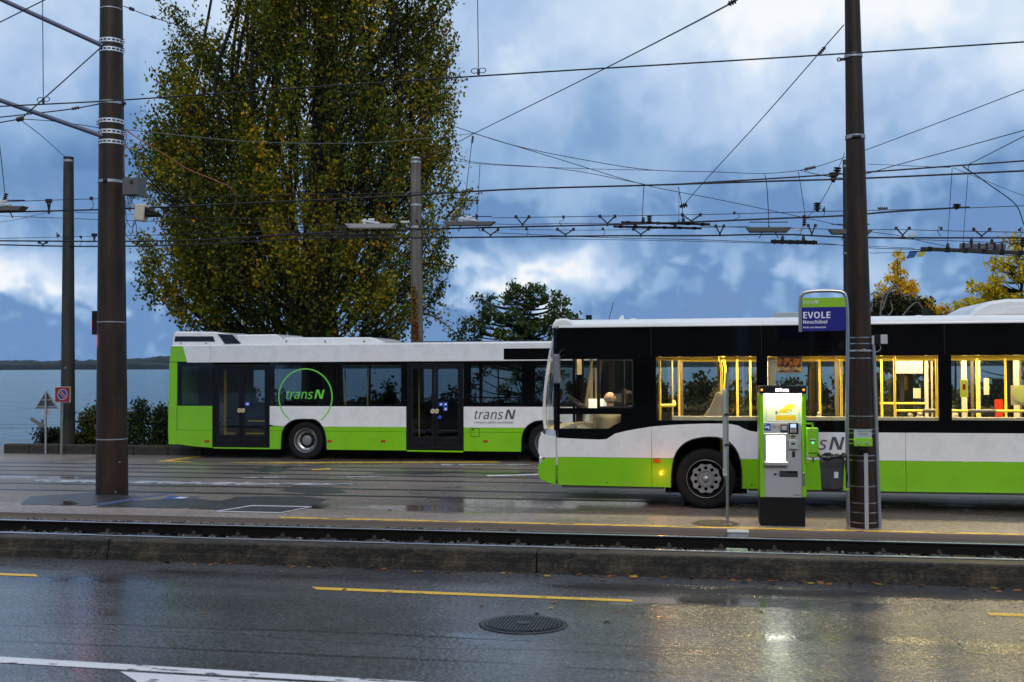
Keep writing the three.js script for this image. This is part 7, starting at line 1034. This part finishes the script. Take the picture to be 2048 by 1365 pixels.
{ const c = [], R = rng(7); for (const [a, b, n] of [[2030, 480, 5], [2040, 500, 4], [2000, 522, 5], [2015, 530, 6], [2035, 535, 6], [2045, 515, 5], [2045, 550, 6], [2030, 560, 5], [1950, 575, 6], [1975, 578, 7], [2000, 575, 7], [1990, 590, 8], [1965, 600, 7], [1940, 605, 6], [1925, 612, 5], [2010, 600, 8], [2030, 590, 8], [2048, 600, 8], [1985, 565, 5], [1990, 550, 2], [2060, 540, 8], [2080, 570, 8], [2075, 510, 6], [2100, 600, 8]]) for (let k = 0; k < n; k++) c.push([a + (R() - 0.5) * 22, b + (R() - 0.5) * 13]); for (let k = 0; k < 60; k++) c.push([1920 + R() * 220, 615 + R() * 120]);
  tree('ginkgo_tree', 'broad yellow green tree at the right edge behind the roof unit', [2055, 880], 44, [[2055, 880], [2052, 700], [2045, 600], [2040, 520], [2036, 470]], c, lemon, 0.13, 26, 0.26, 23); }
{ const c = [], R = rng(9); for (let k = 0; k < 95; k++) { const a = R() * Math.PI, r = Math.sqrt(R()); c.push([1795 + Math.cos(a) * r * 62, 645 - Math.sin(a) * r * 52]); } for (let k = 0; k < 30; k++) c.push([1740 + R() * 120, 640 + R() * 130]);
  const t = tree('weeping_tree', 'dark drooping tree with bare arching twigs right of the right pole', [1795, 880], 37, [[1795, 880], [1790, 720], [1788, 640], [1792, 600], [1800, 585]], c, [[0.030, 0.035, 0.010, 0.5], [0.05, 0.045, 0.012, 0.35], [0.018, 0.022, 0.008, 0.15]], 0.11, 34, 0.26, 24);
  const o = t.position, pale = M({ rgb: [0.20, 0.19, 0.17], roughness: 0.9 }), ls = [[[1765, 620], [1778, 585], [1790, 570], [1800, 580], [1812, 592], [1828, 588], [1838, 600], [1840, 612]], [[1760, 640], [1765, 600], [1775, 582], [1792, 576], [1805, 585], [1812, 600]], [[1742, 590], [1752, 584], [1762, 592], [1768, 610]], [[1741, 625], [1745, 612], [1742, 600]], [[1800, 640], [1820, 615], [1835, 605], [1850, 625]], [[1770, 640], [1785, 620], [1780, 600]], [[1750, 640], [1770, 632], [1775, 645]]].map(p => limb(p.map(q => at(q[0], q[1], 36).sub(o)), 0.030, 0.016, 5)); add(t, 'bare_twigs', merge(ls), pale); }
for (const [px, py, h, w, label, s] of [[1863, 592, 34, 9, 'tall spindly dark conifer top left of the white roof unit', 31], [1875, 622, 16, 9, 'tiny dark conifer top beside the spindly one', 32], [1912, 632, 9, 10, 'small dark tree tops just above the roof edge', 33]]) { const c = []; const R = rng(s); for (let k = 0; k < 14; k++) { const f = R(); c.push([px + (R() - 0.5) * w * (0.4 + f * 0.9), py + f * h]); } for (let k = 0; k < 8; k++) c.push([px + (R() - 0.5) * w * 2, py + h + R() * 60]); tree('conifer_tree', label, [px, 880], 48, [[px, 880], [px, 700], [px - 0.5, py]], c, [[0.015, 0.03, 0.015, 0.7], [0.025, 0.04, 0.02, 0.3]], 0.10, 20, 0.12, s + 50); }
// ---- climber on the pole behind the unlit bus
{
  const R = rng(61), L = [], t = thing('climbing_vine', 'red and yellow climber on the concrete pole behind the unlit bus', 'vine', [PM.A.x, -0.05, -28.0]), st = [];
  for (let i = 0; i < 900; i++) { const py = 575 + R() * 170, f = (py - 575) / 170, p = at(827 + (R() - 0.35) * (6 + f * 14) + f * 2, py, 27.75 - R() * 0.25), c = R() < 0.35 + f * 0.35 ? [0.16 + R() * 0.1, 0.03, 0.02] : [0.20, 0.17, 0.02]; L.push([p.x - t.position.x, p.y + 0.05, p.z - t.position.z, 0.07 + R() * 0.05, ...c, R]); }
  for (let k = 0; k < 4; k++) st.push(limb([0, 0.33, 0.66, 1].map(f => { const p = at(828 + k * 3 + (R() - 0.5) * 8, 885 - f * (230 + k * 25), 27.72); return p.sub(t.position); }), 0.025, 0.006, 4));
  add(t, 'stem', merge(st), bark); add(t, 'foliage', leaves(L), leafM);
}
// ---- lakeside shrubs
function shrub(label, px, pyTop, w, D, cols, seed, n, leaf = 0.09) {
  const R = rng(seed), b = at(px, 885, D), t = thing('shrub', label, 'shrub', [b.x, 0.08, -D], 'lakeside shrubs'), H = at(px, pyTop, D).y - 0.08, rw = Math.abs(at(px + w, 800, D).x - b.x), L = [], S = [];
  for (let k = 0; k < 9; k++) { const a = R() * 6.28, r = Math.sqrt(R()) * rw, h = H * (0.55 + 0.5 * R() * (1 - 0.4 * r / rw)), tip = V(Math.cos(a) * r, h, Math.sin(a) * r * 0.7); S.push(limb([V(Math.cos(a) * r * 0.2, 0, 0), V(tip.x * 0.6, h * 0.5, tip.z * 0.6), tip], 0.02, 0.006, 4)); for (let i = 0; i < n / 9; i++) { const f = 0.12 + 0.9 * R(), q = pick(R, cols), sp = 0.24 * (1.15 - f * 0.5); L.push([tip.x * f + (R() + R() - 1) * sp * 1.6, h * f + (R() + R() - 1) * sp, tip.z * f + (R() + R() - 1) * sp * 1.5, leaf * (0.7 + R() * 0.6), ...q, R]); } }
  add(t, 'stems', merge(S), bark); add(t, 'foliage', leaves(L), leafM);
}
const hedge = [[0.022, 0.04, 0.012, 0.6], [0.045, 0.065, 0.018, 0.3], [0.08, 0.09, 0.02, 0.1]], olive = [[0.09, 0.095, 0.016, 0.5], [0.04, 0.055, 0.012, 0.35], [0.15, 0.12, 0.02, 0.15]];
shrub('low dark spreading shrub at the foot of the triangular sign', 92, 852, 30, 27, [[0.014, 0.024, 0.012, 0.7], [0.03, 0.045, 0.02, 0.3]], 101, 1500, 0.07); shrub('dark low shrub at the foot of the lakeside pole', 150, 862, 28, 27, hedge, 102, 1100, 0.07); shrub('olive shrub just left of the left pole', 183, 797, 22, 27.1, olive, 103, 1700, 0.08); shrub('dark shrub behind the left pole', 218, 812, 22, 27.2, hedge, 104, 1500, 0.08); shrub('tall dark shrub right of the left pole', 274, 792, 20, 27.1, hedge, 105, 1900, 0.08); shrub('dark shrub close to the rear corner of the unlit bus', 318, 806, 22, 27.2, hedge, 106, 1900, 0.08);
{ const R = rng(300), before = ['rear corner', 'rear doors', 'gap after the rear doors', 'ring emblem', 'rear wheel', 'long side window', 'end of the long side window', 'middle doors', 'middle doors, right leaf', 'small grey lettering', 'last window', 'front overhang'].map(s => `lakeside shrub behind the ${s} of the unlit bus`).concat(['driver seat', 'cab partition', 'first passenger window, left end', 'first passenger window, middle', 'first passenger window, right end', 'slim timetable post', 'lit ticket machine', 'second passenger window', 'EVOLE stop sign', 'right platform pole', 'third passenger window', 'pillar after the third window', 'yellow window notice', 'round window notice'].map(s => `lakeside shrub seen past the ${s} of the lit bus side`));
  for (let k = 0; k < 26; k++) { const px = 365 + k * 68, top = (k < 12 ? 782 : 750) + (R() - 0.5) * 36; shrub(before[k], px, top, 48, 28.0 + (R() - 0.5) * 0.6, k % 4 === 1 ? olive : hedge, 400 + k, k < 12 ? 2600 : 4600, 0.11); } }
scene.fog = new THREE.FogExp2(0x9fc0ee, 7e-6);
renderer.render(scene, camera);
